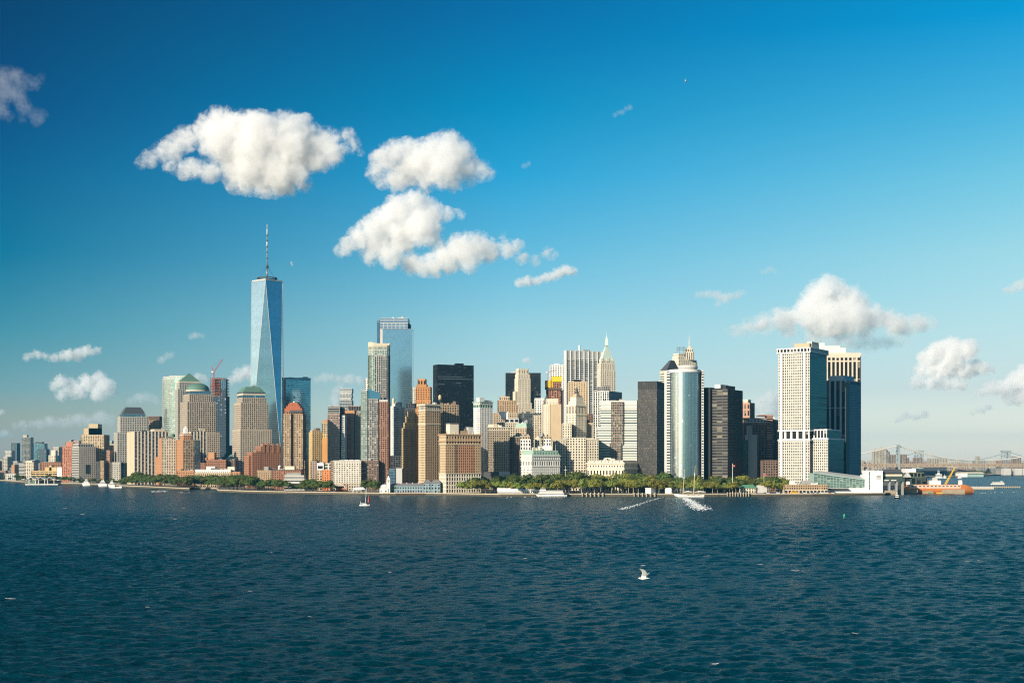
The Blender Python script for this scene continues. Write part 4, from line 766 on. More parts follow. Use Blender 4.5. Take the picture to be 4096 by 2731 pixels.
b = Bld('office_block', 'pale narrow fronted block with a domed lantern behind the green roofed white block', 'office block', 2080); f = b.front(2140, 2206, 26); b.blk(sub(f, 0, .45, 0, 1), 1757, None, S(LIME, G_D, 4, 2.6, .45, .35)); b.blk(sub(f, .5, .98, 0, 1), 1755, None, S(WHITE, G_D, 5, 2.8, .5, .3)); b.blk(sub(f, .4, 1, .3, 1), 1744, None, S(TAN, G_D, 4, 3, .5, .4)); c = P(2155, 1757, 2090); b.mb('dome').lathe((c.x, c.y), [(5, b.z(1760)), (5, b.z(1750)), (3, b.z(1745)), (.1, b.z(1742))], LIME, 14); b.box('low_wing', sub(f, .08, 1, -.2, .1), 1784, 1830, WHITE); b.clutter(f, 1744, 4, 4); b.done()
b = Bld('office_block', 'white block with regular windows between the cream stepped tower and blank tan tower', 'office block', 2420); f = b.front(2138, 2178, 34); b.blk(f, 1592, None, S(WHITE, G_D, 3.8, 3.2, .5, .45)); b.done()
b = Bld('office_tower', 'black slab tower standing behind the cream stepped tower', OFF, 2680); f = b.front(2022, 2163, 45); b.blk(f, 1506, None, S(BLACK, G_DD, 4, 4.5, .2, .3, .5)); b.blk(f, 1491, 1506, blank(BLACK)); b.clutter(f, 1491, 4, 4, (CREAM, LGREY)); b.done()
b = Bld('office_tower', 'slender cream stone tower with fluted stepped top in front of a black slab', OFF, 2460)
st = S(CREAM, G_D, 3.8, 2.5, .62, .35, .7); f = b.quad(2056, 2074, 2128, 66, maxd=40); b.blk(f, 1610, None, st); f2 = sub(f, .02, .92, .05, .95); b.blk(f2, 1513, 1610, st); b.blk(sub(f2, .03, .97, .05, .95), 1495, 1513, st); f3 = sub(f2, .06, .86, .1, .9); b.blk(f3, 1473, 1495, S(CREAM, G_D, 20, 4, .6, .3, 1.0)); b.blk(sub(f, -.16, .0, .2, .8), 1565, None, st); b.blk(sub(f, .0, 1.12, -.1, .5), 1634, None, st); b.done()
b = Bld('office_block', 'dark grey windowed block tucked against the right of the cream stepped tower', 'office block', 2480); f = b.front(2123, 2142, 30); b.blk(f, 1563, None, S(DGREY, G_B, 3.8, 3, .3, .4)); b.done()
b = Bld('office_tower', 'broad blank walled tan tower with a single window column and dark pointed roof behind', OFF, 2280)
f = b.front(2171, 2245, 34); b.blk(sub(f, 0, 1, .0, 1), 1616, None, [blank(BUFF), blank(TAN), blank(TAN), S(BUFF, G_D)]); b.blk(sub(f, 0, .4, -.01, .1), 1616, None, S(CREAM, G_D, 3.8, 3.6, .62, .5)); b.blk(sub(f, .18, .86, .05, .9), 1594, 1616, S(CREAM, G_D, 4, 4, .75, .7)); b.hip('pointed_roof', b.front(2171, 2203, 30, 2330), 1625, 1566, SLATE, .02, None); b.box('roof_base', b.front(2171, 2203, 30, 2330), 1625, 1800, SLATE); b.clutter(f, 1616, 3, 3); b.done()
b = Bld('unfinished_tower', 'unfinished rust coloured tower frame wrapped at the top in yellow netting', 'tower', 2700)
f = b.front(2186, 2246, 36); b.blk(f, 1530, None, S(paint((0.42, 0.20, 0.12)), G_D, 3.6, 5, .3, .3, .8)); NET = paint((0.75, 0.50, 0.02), 0.7)
b.box('yellow_netting', sub(f, -.08, .42, -.03, .9), 1521, 1550, NET); b.box('yellow_netting', sub(f, .34, 1.02, -.05, .95), 1505, 1527, NET); b.box('work_platform', sub(f, -.1, 1.05, -.08, .3), 1553, 1557, DGREY); b.box('hoist_wall', sub(f, .86, 1.25, .05, .6), 1560, 1800, DGREY); b.done()
crane('small pink tower crane beside the yellow netted tower', 2191, 2690, 1545, 1490, (2228, 1479), (2184, 1488), paint((0.5, 0.22, 0.26)), 3.2)
b = Bld('apartment_tower', 'white windowed block behind the yellow netted tower', APT, 2850); f = b.front(2200, 2258, 36); b.blk(f, 1459, None, S(WHITE, G_B, 4, 4, .5, .45, .5)); b.box('penthouse', sub(f, .3, .65, .2, .7), 1453, 1460, WHITE); b.done()
# wide grey tower with vertical fins
b = Bld('office_tower', 'wide pale grey tower with bright vertical fins and blank louvred crown', OFF, 2640)
f = b.quad(2255, 2265, 2442, 66, maxd=95); FIN = paint((0.66, 0.65, 0.60), var=.06); L = (Vector(f[1]) - Vector(f[0])).length; bw = L / 9.7
b.blk(f, 1432, None, [S(FIN, G_D, 3.9, bw, .14, .42, .5)] * 3 + [S(FIN, G_D, 3.9, 6, .7, .3)]); b.blk(f, 1401, 1432, [S(LGREY, G_D, 30, bw, .9, .06, .6)] * 3 + [blank(FIN)])
u = (Vector(f[1]) - Vector(f[0])) / L; nn = Vector((u.y, -u.x)); nb = round(L / bw)
for k in range(nb + 1):
    c = Vector(f[0]) + u * (k * L / nb) + nn * .6; b.mb('wall').prism([tuple(c + u * x + nn * y) for x, y in ((-.6, -.6), (.6, -.6), (.6, .6), (-.6, .6))][::-1] if False else [tuple(c - u * .6 - nn * -.6), tuple(c + u * .6 + nn * .6), tuple(c + u * .6 - nn * .6), tuple(c - u * .6 - nn * .6)], b.base, b.z(1401), FIN)
b.mb('antenna').tube([P(2318, 1402, 2660), P(2318, 1381, 2660)], 2.0, WHITE, 6); b.clutter(f, 1401, 3, 4); b.done()
# green pyramid tower
b = Bld('office_tower', 'cream tower with a steep green copper pyramid roof and needle spire', OFF, 2560)
st = S(CREAM, G_D, 3.7, 3.0, .5, .48, .5); f = b.quad(2390, 2404, 2462, 66, maxd=40); b.blk(f, 1478, None, st); f2 = sub(f, .02, .97, .05, .95); b.blk(f2, 1452, 1478, S(CREAM, G_D, 4.2, 3, .6, .3, .6)); f3 = sub(f2, .06, .95, .08, .92); b.blk(f3, 1441, 1452, st)
VERD = paint((0.52, 0.62, 0.53), .7); c = center(f3)
b.hip('pyramid_roof', inset(f3, -.3), 1442, 1381, VERD, .16, c); r_ = 3.4; sq = lambda r: [(c[0] + x * r, c[1] + y * r) for x, y in ((-1, -1), (1, -1), (1, 1), (-1, 1))]
b.hip('lantern', sq(3.0), 1381, 1357, VERD, .8, c); b.hip('spire', sq(2.4), 1357, 1338, VERD, .05, c); b.mb('finial').tube([(c[0], c[1], b.z(1340)), (c[0], c[1], b.z(1326))], .35, VERD, 5)
for u in (.1, .5, .9): b.box('dormer', sub(f2, u - .08, u + .08, .03, .14), 1432, 1446, CREAM)
b.done()
b = Bld('office_block', 'grey louvred rooftop block in front of the green pyramid tower', 'office block', 2420); f = b.front(2392, 2440, 30); b.blk(f, 1545, None, S(GREY, G_D)); b.blk(sub(f, .38, 1, 0, .9), 1544, 1600, S(DGREY, G_DD, 3, 3, .2, .2)); b.done()
b = Bld('office_tower', 'plain tan brick tower just behind the ornate lantern tower', OFF, 2420); f = b.front(2274, 2352, 36); st = S(BUFF, G_D, 3.7, 3.4, .58, .5, .4); b.blk(f, 1526, None, [st, S(TAN, G_D), blank(TAN), blank(BUFF)]); b.box('rooftop_screen', sub(f, .3, .6, .2, .8), 1517, 1528, BLACK); b.clutter(f, 1526, 5, 4, (RED, LGREY)); b.done()
b = Bld('office_tower', 'ornate cream tower with a columned stage, stepped pyramid and dark lantern', OFF, 2180)
f = b.quad(2268, 2304, 2346, 48, maxd=34); st = S(CREAM, G_D, 3.8, 2.8, .56, .45, .5); b.blk(f, 1656, None, st); b.blk(f, 1620, 1656, S(CREAM, G_D, 13, 2.8, .45, .15, 1.0), part='colonnade'); b.cornice(f, 1618, 2, 1, CREAM); b.cornice(f, 1657, 1, .8, CREAM); f2 = sub(f, .08, .92, .08, .92); b.box('stage', f2, 1605, 1620, CREAM); f3 = sub(f2, .1, .9, .1, .9); b.box('stage', f3, 1588, 1605, CREAM)
c = center(f3)
for k in range(5): a = .08 + .085 * k; b.box('stepped_pyramid', sub(f3, a, 1 - a, a, 1 - a), 1583 - k * 3.6, 1588 - k * 3.6 + (.0 if k else 0), TAN)
b.mb('lantern').lathe(c, [(3.0, b.z(1571)), (3.4, b.z(1566)), (1.6, b.z(1562)), (2.4, b.z(1555)), (1.4, b.z(1551)), (.1, b.z(1548))], SLATE, 12)
g0 = b.front(2250, 2378, 36, 2165); b.blk(sub(g0, 0, .3, 0, 1), 1693, None, st); b.blk(sub(g0, .55, 1, .3, 1), 1752, None, st)
g1 = b.front(2212, 2396, 46, 2120); sdk = S(LIME, G_D, 4, 3, .5, .4, .6); b.blk(g1, 1762, None, S(LIME, G_D, 4.0, 3.0, .52, .42, .6), part='base_wall'); b.blk(sub(g1, .3, .72, -.03, .2), 1752, None, S(CREAM, G_D, 4, 3.2, .5, .4), part='base_wall'); b.cornice(sub(g1, 0, .3, 0, 1), 1760, 1.2, .8, LIME); b.cornice(sub(g1, .72, 1, 0, 1), 1758, 1.2, .8, LIME); b.clutter(g1, 1762, 6, 4); b.done()
b = Bld('office_tower', 'grey office slab with fine vertical ribs and a dark right face', OFF, 2300)
f = b.quad(2373, 2436, 2488, 28, maxd=60); b.blk(f, 1563, None, [S(STEEL, G_DD, 3.9, 2.6, .3, .1, .5), S(STEEL, G_DD), S(STEEL, G_DD), S(FIN, G_D, 3.9, 3.2, .4, .15, .6)]); b.clutter(f, 1563, 3, 3); b.done()
b = Bld('office_block', 'dark brick filler block with a small red shed between the ornate tower and ribbed slab', 'office block', 2350); f = b.front(2345, 2382, 26); b.blk(f, 1655, None, S(BROWN, G_D)); b.blk(sub(f, .1, .8, -.1, .5), 1690, None, blank(TAN)); b.done()
# banded white green stepped building
b = Bld('office_tower', 'stepped white office building with green ribbon windows and a brown centre grid', OFF, 2160)
BND = paint((0.74, 0.74, 0.66), var=.08); gb = glass((0.06, 0.08, 0.07), (0.45, 0.52, 0.40), 0.6, 0.2, 0.0, 0.4); st = S(BND, gb, 3.8, 60, .0, .52, .4)
f = b.front(2366, 2553, 44); b.blk(sub(f, .0, 1, .03, 1), 1778, None, st); b.blk(sub(f, .14, 1, .04, 1), 1706, 1778, st); b.blk(sub(f, .2, 1, .05, 1), 1627, 1706, st); b.blk(sub(f, .2, 1, .05, 1), 1602, 1627, S(BND, gb, 6, 60, 0, .7, .4))
cg = glass((0.05, 0.06, 0.05), (0.35, 0.42, 0.30), 0.5, 0.2, 0.0, 0.4); b.blk(sub(f, .42, .68, -.01, .3), 1606, 1778, S(ROSE, cg, 3.8, 2.2, .22, .3, .5)); b.blk(sub(f, .39, .64, -.03, .3), 1772, None, S(ROSE, cg, 3.8, 2.2, .22, .3, .5)); b.blk(sub(f, .975, 1.0, .02, .5), 1600, None, S(DGREY, G_DD, 3.8, 3, .3, .4)); b.clutter(f, 1602, 4, 3); b.done()
# green roofed white block
b = Bld('office_block', 'white stone block with a green mansard roof and arched upper windows facing the park', 'office block', 1985)
f = b.quad(2084, 2129, 2240, 56, maxd=60); b.blk(f, 1864, None, S(WHITE, G_D, 3.7, 2.9, .5, .42, .5)); b.blk(f, 1838, 1864, S(WHITE, G_D, 10, 4.2, .45, .25, .8)); b.blk(f, 1820, 1838, S(WHITE, G_D, 3.8, 3, .5, .45, .5)); b.cornice(f, 1836, 1, .7, WHITE); b.cornice(f, 1821, 1.2, 1.1, WHITE); b.cornice(f, 1864, .8, .5, WHITE)
b.hip('mansard_roof', inset(f, .3), 1820, 1800, COPPERL, .88)
f3 = sub(f, .06, .94, .06, .94)
for k in range(9): b.box('dormer', sub(f, .06 + k * .1, .1 + k * .1, .015, .1), 1808, 1820, COPPERL)
b.clutter(f3, 1800, 7, 5, (CREAM, LGREY)); b.mast(2222, 1776, 1800, 1.2, WHITE, 2005, 'flagpole'); b.done()
# custom house
b = Bld('custom_house', 'low ornate cream stone palace with columns and mansard roof behind the park trees', 'public building', 2000)
f = b.quad(2336, 2497, 2553, 30, maxd=60); b.blk(f, 1872, None, [S(CREAM, G_D, 12, 5, .4, .2, 1.4), S(LIME, G_D), S(LIME, G_D), S(CREAM, G_D, 12, 5, .55, .3, 1.2)]); b.blk(f, 1852, 1872, S(CREAM, G_D, 5, 3.4, .6, .4, .6)); b.cornice(f, 1851, 1.4, 1.2, CREAM); b.cornice(f, 1873, 1.2, 1.0, CREAM); b.hip('mansard_roof', inset(f, .8), 1852, 1840, LIME, .93)
for k in range(10): b.box('dormer', sub(f, .0, .05, .04 + k * .095, .085 + k * .095), 1842, 1852, CREAM)
b.box('chimney', sub(f, .5, .7, .55, .7), 1830, 1842, CREAM); b.clutter(sub(f, 0.2, .9, .1, .9), 1840, 6, 4); b.done()
# black tower
b = Bld('office_tower', 'black office tower with weathered grey panels left of the curved glass tower', OFF, 2030)
f = b.quad(2551, 2628, 2667, 20, maxd=50); gk = glass((0.012, 0.012, 0.012), (0.13, 0.115, 0.085), 0.6, 0.3, 0.0, 0.35); fr = S(paint((0.035, 0.033, 0.03), .5), gk, 3.8, 1.7, .22, .3, .3); dk = S(BLACK, G_DD, 3.8, 3, .3, .4, .3); b.blk(f, 1557, None, [dk, dk, dk, fr]); b.blk(f, 1524, 1557, [S(DGREY, G_DD, 16, 4, .2, .05, .3), S(BLACK, G_DD), S(BLACK, G_DD), S(paint((0.045, 0.042, 0.04)), G_DD, 16, 2.2, .5, .08, .3)]); b.done()  # lit front put into greyer panels, shaded right side into black
# gabled grey tower
b = Bld('office_tower', 'striped tower with a steep grey sloping roof behind the black tower', OFF, 2420); f = b.quad(2639, 2666, 2720, 48); b.blk(f, 1482, None, S(CREAM, G_D, 4, 40, 0, .5, .6)); b.hip('sloping_roof', f, 1482, 1438, SLATE, .25, (gx(2690, 2440), 2440)); b.done()
# cream crown tower
b = Bld('office_tower', 'cream art deco tower with stepped crown and needle rising behind the curved glass tower', OFF, 2480)
st = S(CREAM, G_D, 6, 4, .62, .45, .9); f = b.quad(2685, 2716, 2790, 58, maxd=40); b.blk(f, 1437, None, st); b.blk(sub(f, .02, .62, .08, .95), 1424, 1437, st); b.blk(sub(f, .05, .55, .12, .9), 1412, 1424, S(CREAM, G_D, 6, 4, .5, .4))
ff = b.front(2740, 2776, 16, 2490); b.blk(ff, 1405, 1437, S(CREAM, G_D, 30, 2.6, .5, .1, 1.2)); b.blk(sub(ff, .14, .9, .1, .9), 1392, 1405, S(CREAM, G_D, 30, 2.6, .5, .1, 1.0)); b.hip('spire', sub(ff, .3, .76, .3, .76), 1392, 1376, LIME, .2); b.mb('needle').tube([P(2757, 1376, 2498), P(2757, 1340, 2498)], [.9, .2], WHITE, 6)
m = b.mb('rooftop_frame')
for x in (2708, 2717, 2733, 2740): m.tube([P(x, 1412, 2495), P(x, 1387, 2495)], .5, STEEL, 4)
for y in (1390, 1398): m.tube([P(2707, y, 2495), P(2741, y, 2495)], .45, STEEL, 4)
b.box('teal_corner', sub(f, .98, 1.06, .05, .4), 1446, 1480, STEEL); b.done()
# curved glass tower
b = Bld('glass_tower', 'curved mirror glass tower facing the park, between two black towers', OFF, 1960)
xl, xr = gx(2682, 1975), gx(2806, 1975); cxm, hw = (xl + xr) / 2, (xr - xl) / 2; n = 30
arc = [(cxm - hw * math.cos(math.pi * (k / n)), 1990 - hw * .92 * math.sin(math.pi * (k / n))) for k in range(n + 1)]
fp = arc + [(xr, 2012), (xl, 2012)]; tl = S(STEEL, G_TEAL, 3.9, 1.7, .035, .05, .12); b.Y = 1970; b.blk(fp, 1487, None, [tl] * n + [blank(LGREY)] * 3, gpart='curved_glazing'); b.blk(inset(fp, -.4), 1476, 1487, blank(WHITE), part='white_band')
for px0, px1 in ((2665, 2682), (2806, 2816)):
    q = [(gx(px0, 1985), 1985), (gx(px1, 1985), 1985), (gx(px1, 1985), 2010), (gx(px0, 1985), 2010)]; b.blk(q, 1478, None, [S(WHITE, G_B, 3.9, 8, .2, .5, .6), S(LGREY, G_B, 3.9, 4, .2, .5), blank(WHITE), blank(WHITE)], part='side_strip')
c2 = (gx(2752, 1995), 1995); rd = 39 * 1990 / F; b.mb('roof_drum').lathe(c2, [(rd * .96, b.z(1478)), (rd * .96, b.z(1470)), (rd, b.z(1469)), (rd, b.z(1461)), (rd * .93, b.z(1460)), (rd * .93, b.z(1457)), (.1, b.z(1457))], LGREY, 28); b.fp0 = fp; b.done()
# second black tower
b = Bld('office_tower', 'black office tower with pale window bands right of the curved glass tower', OFF, 1985)
f = b.quad(2846, 2911, 2971, 32, maxd=70); gk2 = glass((0.014, 0.014, 0.014), (0.24, 0.21, 0.15), 0.28, 0.3, 0.0, 0.35); fr = S(paint((0.13, 0.12, 0.11)), gk2, 4.1, 8.2, .05, .36, .3); b.blk(f, 1556, None, [dk, dk, dk, fr]); b.blk(sub(f, -.1, .6, .98, 1.42), 1548, None, blank(BLACK)); b.box('penthouse', sub(f, .1, .7, .2, .8), 1540, 1558, BLACK); b.box('penthouse', sub(f, .0, .5, .45, .8), 1536, 1552, WHITE); b.mast(2886, 1518, 1540, 1.0); b.done()  # sunlight put into the paler front wall, shade into the black sides
b = Bld('office_tower', 'brown ribbed tower top behind the second black tower', OFF, 2420); f = b.quad(2962, 3000, 3019, 30); b.blk(f, 1610, None, [S(BROWN, G_D, 3.8, 3, .5, .3)] * 3 + [S(PINKB, G_D, 12, 5, .5, .3, .8)]); b.blk(sub(f, 0, .6, .2, 1), 1597, 1610, S(CREAM, G_D, 4, 3, .5, .5)); b.done()
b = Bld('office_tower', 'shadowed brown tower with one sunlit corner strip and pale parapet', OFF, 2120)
f = b.front(2976, 3091, 40); b.blk(f, 1690, None, S(paint((0.22, 0.14, 0.10)), G_D, 3.7, 3.4, .4, .45, .5)); b.blk(sub(f, .78, 1, -.02, .3), 1661, None, S(PINKB, G_D, 3.7, 8, .15, .5, .5)); b.blk(sub(f, .1, .9, .0, .8), 1672, 1690, S(LGREY, G_D, 5, 4, .45, .4)); b.cornice(sub(f, .0, .8, .0, .8), 1671, 1.5, .5, BROWN); b.cornice(sub(f, .55, 1, 0, .8), 1659, 1.5, .3, RED); b.done()  # shadow put into the dark brown front, sunlight into the pinker strip
b = Bld('office_block', 'plain grey shaded block in front of the shadowed brown tower', 'office block', 2060); f = b.front(2993, 3029, 30); b.blk(f, 1738, None, [blank(GREY)] * 4); b.box('penthouse', sub(f, .1, .5, .2, .7), 1702, 1740, GREY); b.blk(sub(f, -.75, 0, .1, .9), 1760, None, S(SLATE, G_B, 4, 3, .2, .2)); b.done()
b = Bld('office_block', 'narrow teal and tan block squeezed left of the white grid tower', 'office block', 2150); f = b.front(3088, 3118, 30); b.blk(f, 1678, None, S(STEEL, G_BLUE, 4, 3, .2, .3)); b.blk(sub(f, .4, 1, -.1, .5), 1720, None, S(TAN, G_D, 4, 3, .4, .4)); b.box('rooftop_shed', sub(f, .0, .5, .2, .7), 1668, 1680, WHITE); b.done()
b = Bld('office_block', 'low dark block in shade at the foot of the shadowed brown tower', 'office block', 2040); f = b.front(3052, 3112, 24); b.blk(f, 1840, None, S(BROWN, G_DD, 3.7, 3, .4, .4)); b.done()
# white grid tower
b = Bld('office_tower', 'big white grid tower with a dark glass right side and overhanging white cornice', OFF, 2000)
GRD = paint((0.55, 0.525, 0.46), var=.09); gg = glass((0.025, 0.024, 0.02), (0.26, 0.23, 0.18), 0.45, 0.3, 0.0, 0.3); f = b.quad(3113, 3239, 3308, 33, maxd=90); gs = S(GRD, gg, 3.9, 2.58, .44, .38, .28); ds = S(STEEL, G_DD, 4.35, 30, 0, .12, .25)
dsb = S(paint((0.06, 0.08, 0.095), .4), glass((0.010, 0.018, 0.026), (0.05, 0.07, 0.08), .2, .12, .05, .22), 4.35, 30, 0, .10, .25)  # right side's shade put into dark wall and glass colours
b.blk(f, 1409, 1719, [dsb, dsb, dsb, gs]); b.blk(f, 1755, None, [dsb, dsb, dsb, gs]); b.blk(sub(f, .02, .98, .02, .98), 1719, 1755, [dsb, dsb, dsb, S(WHITE, G_D, 30, 9, .35, .08, 1.2)])
b.new('cornice').prism(inset(f, -1.8), b.z(1409), b.z(1405), WHITE, True, True); b.new('cornice').prism(inset(f, -1.8), b.z(1393), b.z(1389), WHITE, True, True); b.blk(inset(f, -1.8), 1393, 1405, S(WHITE, G_D, 30, 5, .3, .0, 1.6), part='wall')
for yy in (1718, 1756): b.cornice(f, yy, 2.2, .7, WHITE)
for v0, v1 in ((.135, .20), (.86, .94)): b.box('white_pier', sub(f, -.02, .3, v0, v1), 1409, 1930, WHITE)
b.box('dark_slot', sub(f, -.003, .2, .20, .225), 1409, 1930, DGREY)
h = b.quad(3236, 3312, 3376, 33, 1996, 80); b.blk(h, 1752, None, [dsb, dsb, dsb, gs], part='wing_wall'); b.blk(sub(h, .05, .9, .1, .95), 1716, 1752, [dsb, dsb, dsb, S(WHITE, G_D, 30, 4, .3, .06, .8)], part='wing_wall'); b.cornice(sub(h, .05, .9, .1, .95), 1716, 1.8, .6, WHITE); b.cornice(h, 1752, 2, .6, WHITE); b.clutter(h, 1716, 4, 3)
b.box('penthouse', sub(f, .2, .75, .12, .6), 1368, 1392, TAN); b.box('penthouse', sub(f, .3, .7, .1, .25), 1361, 1392, CREAM); b.done()
b = Bld('office_tower', 'cream tower with tall dark window bays behind the white grid tower', OFF, 2300)
f = b.front(3292, 3444, 45); cb = paint((0.66, 0.56, 0.43), var=.08); b.blk(f, 1444, None, S(cb, G_D, 30, 7.3, .36, .02, 1.2)); b.blk(f, 1424, 1444, S(cb, G_D, 10, 7.3, .36, .3, 1.2)); b.blk(f, 1411, 1424, blank(cb)); b.blk(sub(f, -.3, .62, .15, .9), 1390, 1411, blank(WHITE)); b.blk(sub(f, -.28, .5, .2, .85), 1381, 1390, S(WHITE, G_D, 3, 3, .7, .7)); b.blk(sub(f, -.26, .08, .25, .8), 1369, 1381, blank(WHITE)); b.done()
b = Bld('office_tower', 'dark blue office tower with tall piers on its left face and a plain right side', OFF, 2090)
PIER = paint((0.25, 0.36, 0.42), .5); f = b.quad(3298, 3384, 3443, 34, maxd=80); b.blk(f, 1519, None, [S(paint((0.16, 0.28, 0.34), .5), glass((0.05, .09, .115), (.1, .13, .15), .2, .15, .2), 3.9, 2.4, .35, .3, .25), blank(PIER), blank(PIER), S(PIER, G_DD, 40, 8, .34, .02, 1.4)]); b.box('penthouse', sub(f, .1, .75, .15, .85), 1500, 1522, PIER); b.box('corner_slot', sub(f, -.01, .22, -.01, .03), 1530, 1900, BLACK)
for k in range(9): b.box('parapet_notch', sub(f, .3 + k * .078, .335 + k * .078, -.012, .03), 1521, 1533, SLATE)
b.done()
# ------------------------------------------------------------------ land, sea wall, trees
SHORE = [(-700,1903),(-250,1915),(0,1924),(95,1931),(240,1936),(400,1941),(500,1948),(620,1953),(758,1960),(764,1956),(866,1958),(872,1966),(1000,1971),(1200,1974.5),(1480,1979),(1582,1980),(1700,1980),(2000,1984.5),(2700,1985),(3250,1983),(3540,1980),(3575,1978),(3578,1964),(3702,1955),(3712,1935),(3700,1915),(3712,1908),(3850,1907),(3980,1902),(4110,1897.5),(4700,1890)]
def shore_pt(px, py): Y = shoreY(py); return Vector((gx(px, Y), Y, 0))
SP = [shore_pt(*p) for p in SHORE]
M_ground = paint((0.16, 0.155, 0.13), 0.9, .3, .03)
m = MB(); m.poly([(p.x, p.y, GZ) for p in SP] + [(30000, 9000, GZ), (30000, 28500, GZ), (-30000, 28500, GZ), (-30000, 7000, GZ)], M_ground)
o = m.build('ground', loc=(0, 0, 0)); o['kind'] = 'structure'
M_cap = paint((0.44, 0.37, 0.26), .8, .45, .06); M_wallb = paint((0.10, 0.085, 0.06), .9, .35, .1)
def offs(P0, d):
    out = []
    for i, p in enumerate(P0):
        a = P0[max(i - 1, 0)]; b_ = P0[min(i + 1, len(P0) - 1)]; u = (b_ - a); u.z = 0; u.normalize(); out.append(p + Vector((u.y, -u.x, 0)) * d)
    return out
r = empty('sea_wall', SP[12], 'pale capped stone sea wall running along the whole waterfront', 'wall')
A = offs(SP, .8); Bk = offs(SP, -1.6); m = MB(); m2 = MB()
for i in range(len(SP) - 1):
    a, b_ = A[i], A[i + 1]; c, d = Bk[i], Bk[i + 1]
    m.poly([(a.x, a.y, 2.3), (b_.x, b_.y, 2.3), (b_.x, b_.y, 3.5), (a.x, a.y, 3.5)], M_cap); m.poly([(a.x, a.y, 3.5), (b_.x, b_.y, 3.5), (d.x, d.y, 3.5), (c.x, c.y, 3.5)], M_cap); m.poly([(d.x, d.y, 2.9), (c.x, c.y, 2.9), (c.x, c.y, 3.5), (d.x, d.y, 3.5)], M_cap)
    a2, b2 = SP[i], SP[i + 1]; m2.poly([(a2.x, a2.y, -2), (b2.x, b2.y, -2), (b2.x, b2.y, 2.35), (a2.x, a2.y, 2.35)], M_wallb)
m.build('coping', r); m2.build('wall_face', r)
def shore_y_at(px):
    for i in range(len(SHORE) - 1):
        a, b_ = SHORE[i], SHORE[i + 1]
        if a[0] <= px <= b_[0] and b_[0] > a[0]: return shoreY(a[1] + (b_[1] - a[1]) * (px - a[0]) / (b_[0] - a[0]))
    return 2000.0
def leaf_mat(name, c):
    m, t, out = newmat(name); oi = t.add('ShaderNodeObjectInfo'); g = t.add('ShaderNodeNewGeometry')
    n = t.add('ShaderNodeTexNoise', ins={0: g.outputs['Position'], 2: .35, 3: 2.0})
    f = t.math('ADD', t.math('MULTIPLY_ADD', oi.outputs['Random'], .7, .85), t.math('MULTIPLY_ADD', n.outputs[0], .9, -.4)); f = t.math('ADD', f, t.math('MULTIPLY_ADD', g.outputs['Random Per Island'], .6, -.2))
    w = t.mix(oi.outputs['Random'], c, (c[0] * .6, c[1] * .85, c[2] * .9)); sc = t.add('ShaderNodeVectorMath', operation='SCALE', ins={0: w, 3: f})
    d = t.add('ShaderNodeBsdfDiffuse', ins={0: sc.outputs[0]}); tr = t.add('ShaderNodeBsdfTranslucent', ins={0: sc.outputs[0]}); mx = t.add('ShaderNodeMixShader', ins={0: .35, 1: d.outputs[0], 2: tr.outputs[0]})
    t.l.new(mx.outputs[0], out.inputs[0]); return m
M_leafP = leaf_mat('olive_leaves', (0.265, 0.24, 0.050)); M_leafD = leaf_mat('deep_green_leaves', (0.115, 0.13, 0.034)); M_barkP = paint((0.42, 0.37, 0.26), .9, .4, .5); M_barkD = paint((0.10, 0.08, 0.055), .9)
def tree_meshes(seed, leaf, bark, h=16.0, crown_lo=.36, wid=.42, lean=.05):
    rr = random.Random(seed); t = MB(); lx, ly = rr.uniform(-lean, lean) * h, rr.uniform(-lean, lean) * h
    fork = Vector((lx * .6, ly * .6, h * crown_lo)); t.tube([(0, 0, -.3), (lx * .25, ly * .25, h * .16), fork], [h * .024, h * .018, h * .014], bark, 6)
    lobes = []
    for k in range(rr.randint(4, 6)):
        a = k * 2.4 + rr.uniform(-.5, .5); rad = h * wid * rr.uniform(.30, .62); e = Vector((lx + rad * math.cos(a), ly + rad * math.sin(a), h * rr.uniform(.52, .80)))
        t.tube([fork, fork.lerp(e, .5) + Vector((0, 0, h * .04)), e], [h * .011, h * .007, h * .003], bark, 5); lobes.append((e, h * rr.uniform(.13, .2)))
    lobes.append((Vector((lx, ly, h * .84)), h * .17)); lobes.append((Vector((lx, ly, h * .62)), h * .2))
    c = MB(); 
    for e, r_ in lobes:
        for k in range(120):
            d = Vector((rr.gauss(0, 1), rr.gauss(0, 1), rr.gauss(0, 1))).normalized(); p = e + Vector((d.x * 1.15, d.y * 1.15, d.z * .8)) * r_ * rr.uniform(.72, 1.06)
            if rr.random() < .08: p = e + d * r_ * 1.25
            n = (d + Vector((rr.uniform(-.45, .45), rr.uniform(-.45, .45), rr.uniform(-.1, .7)))).normalized(); u = n.cross(Vector((rr.uniform(-1, 1), rr.uniform(-1, 1), rr.uniform(-1, 1)))).normalized(); v = n.cross(u); s = h * rr.uniform(.034, .066)
            c.poly([p - u * s, p + v * s * .7 + n * s * .2, p + u * s, p - v * s * .7 + n * s * .15], leaf)
    z = empty('t', (0, 0, 0)); a, b_ = t.build('trunk', z), c.build('crown', z); ma, mb_ = a.data, b_.data
    for q in (a, b_, z): bpy.data.objects.remove(q)
    return ma, mb_
TREE_H = 16.0
TV = {'plane': [tree_meshes(s, M_leafP, M_barkP, TREE_H, .40, .44) for s in range(6)], 'oak': [tree_meshes(20 + s, M_leafD, M_barkD, TREE_H, .22, .5) for s in range(6)]}
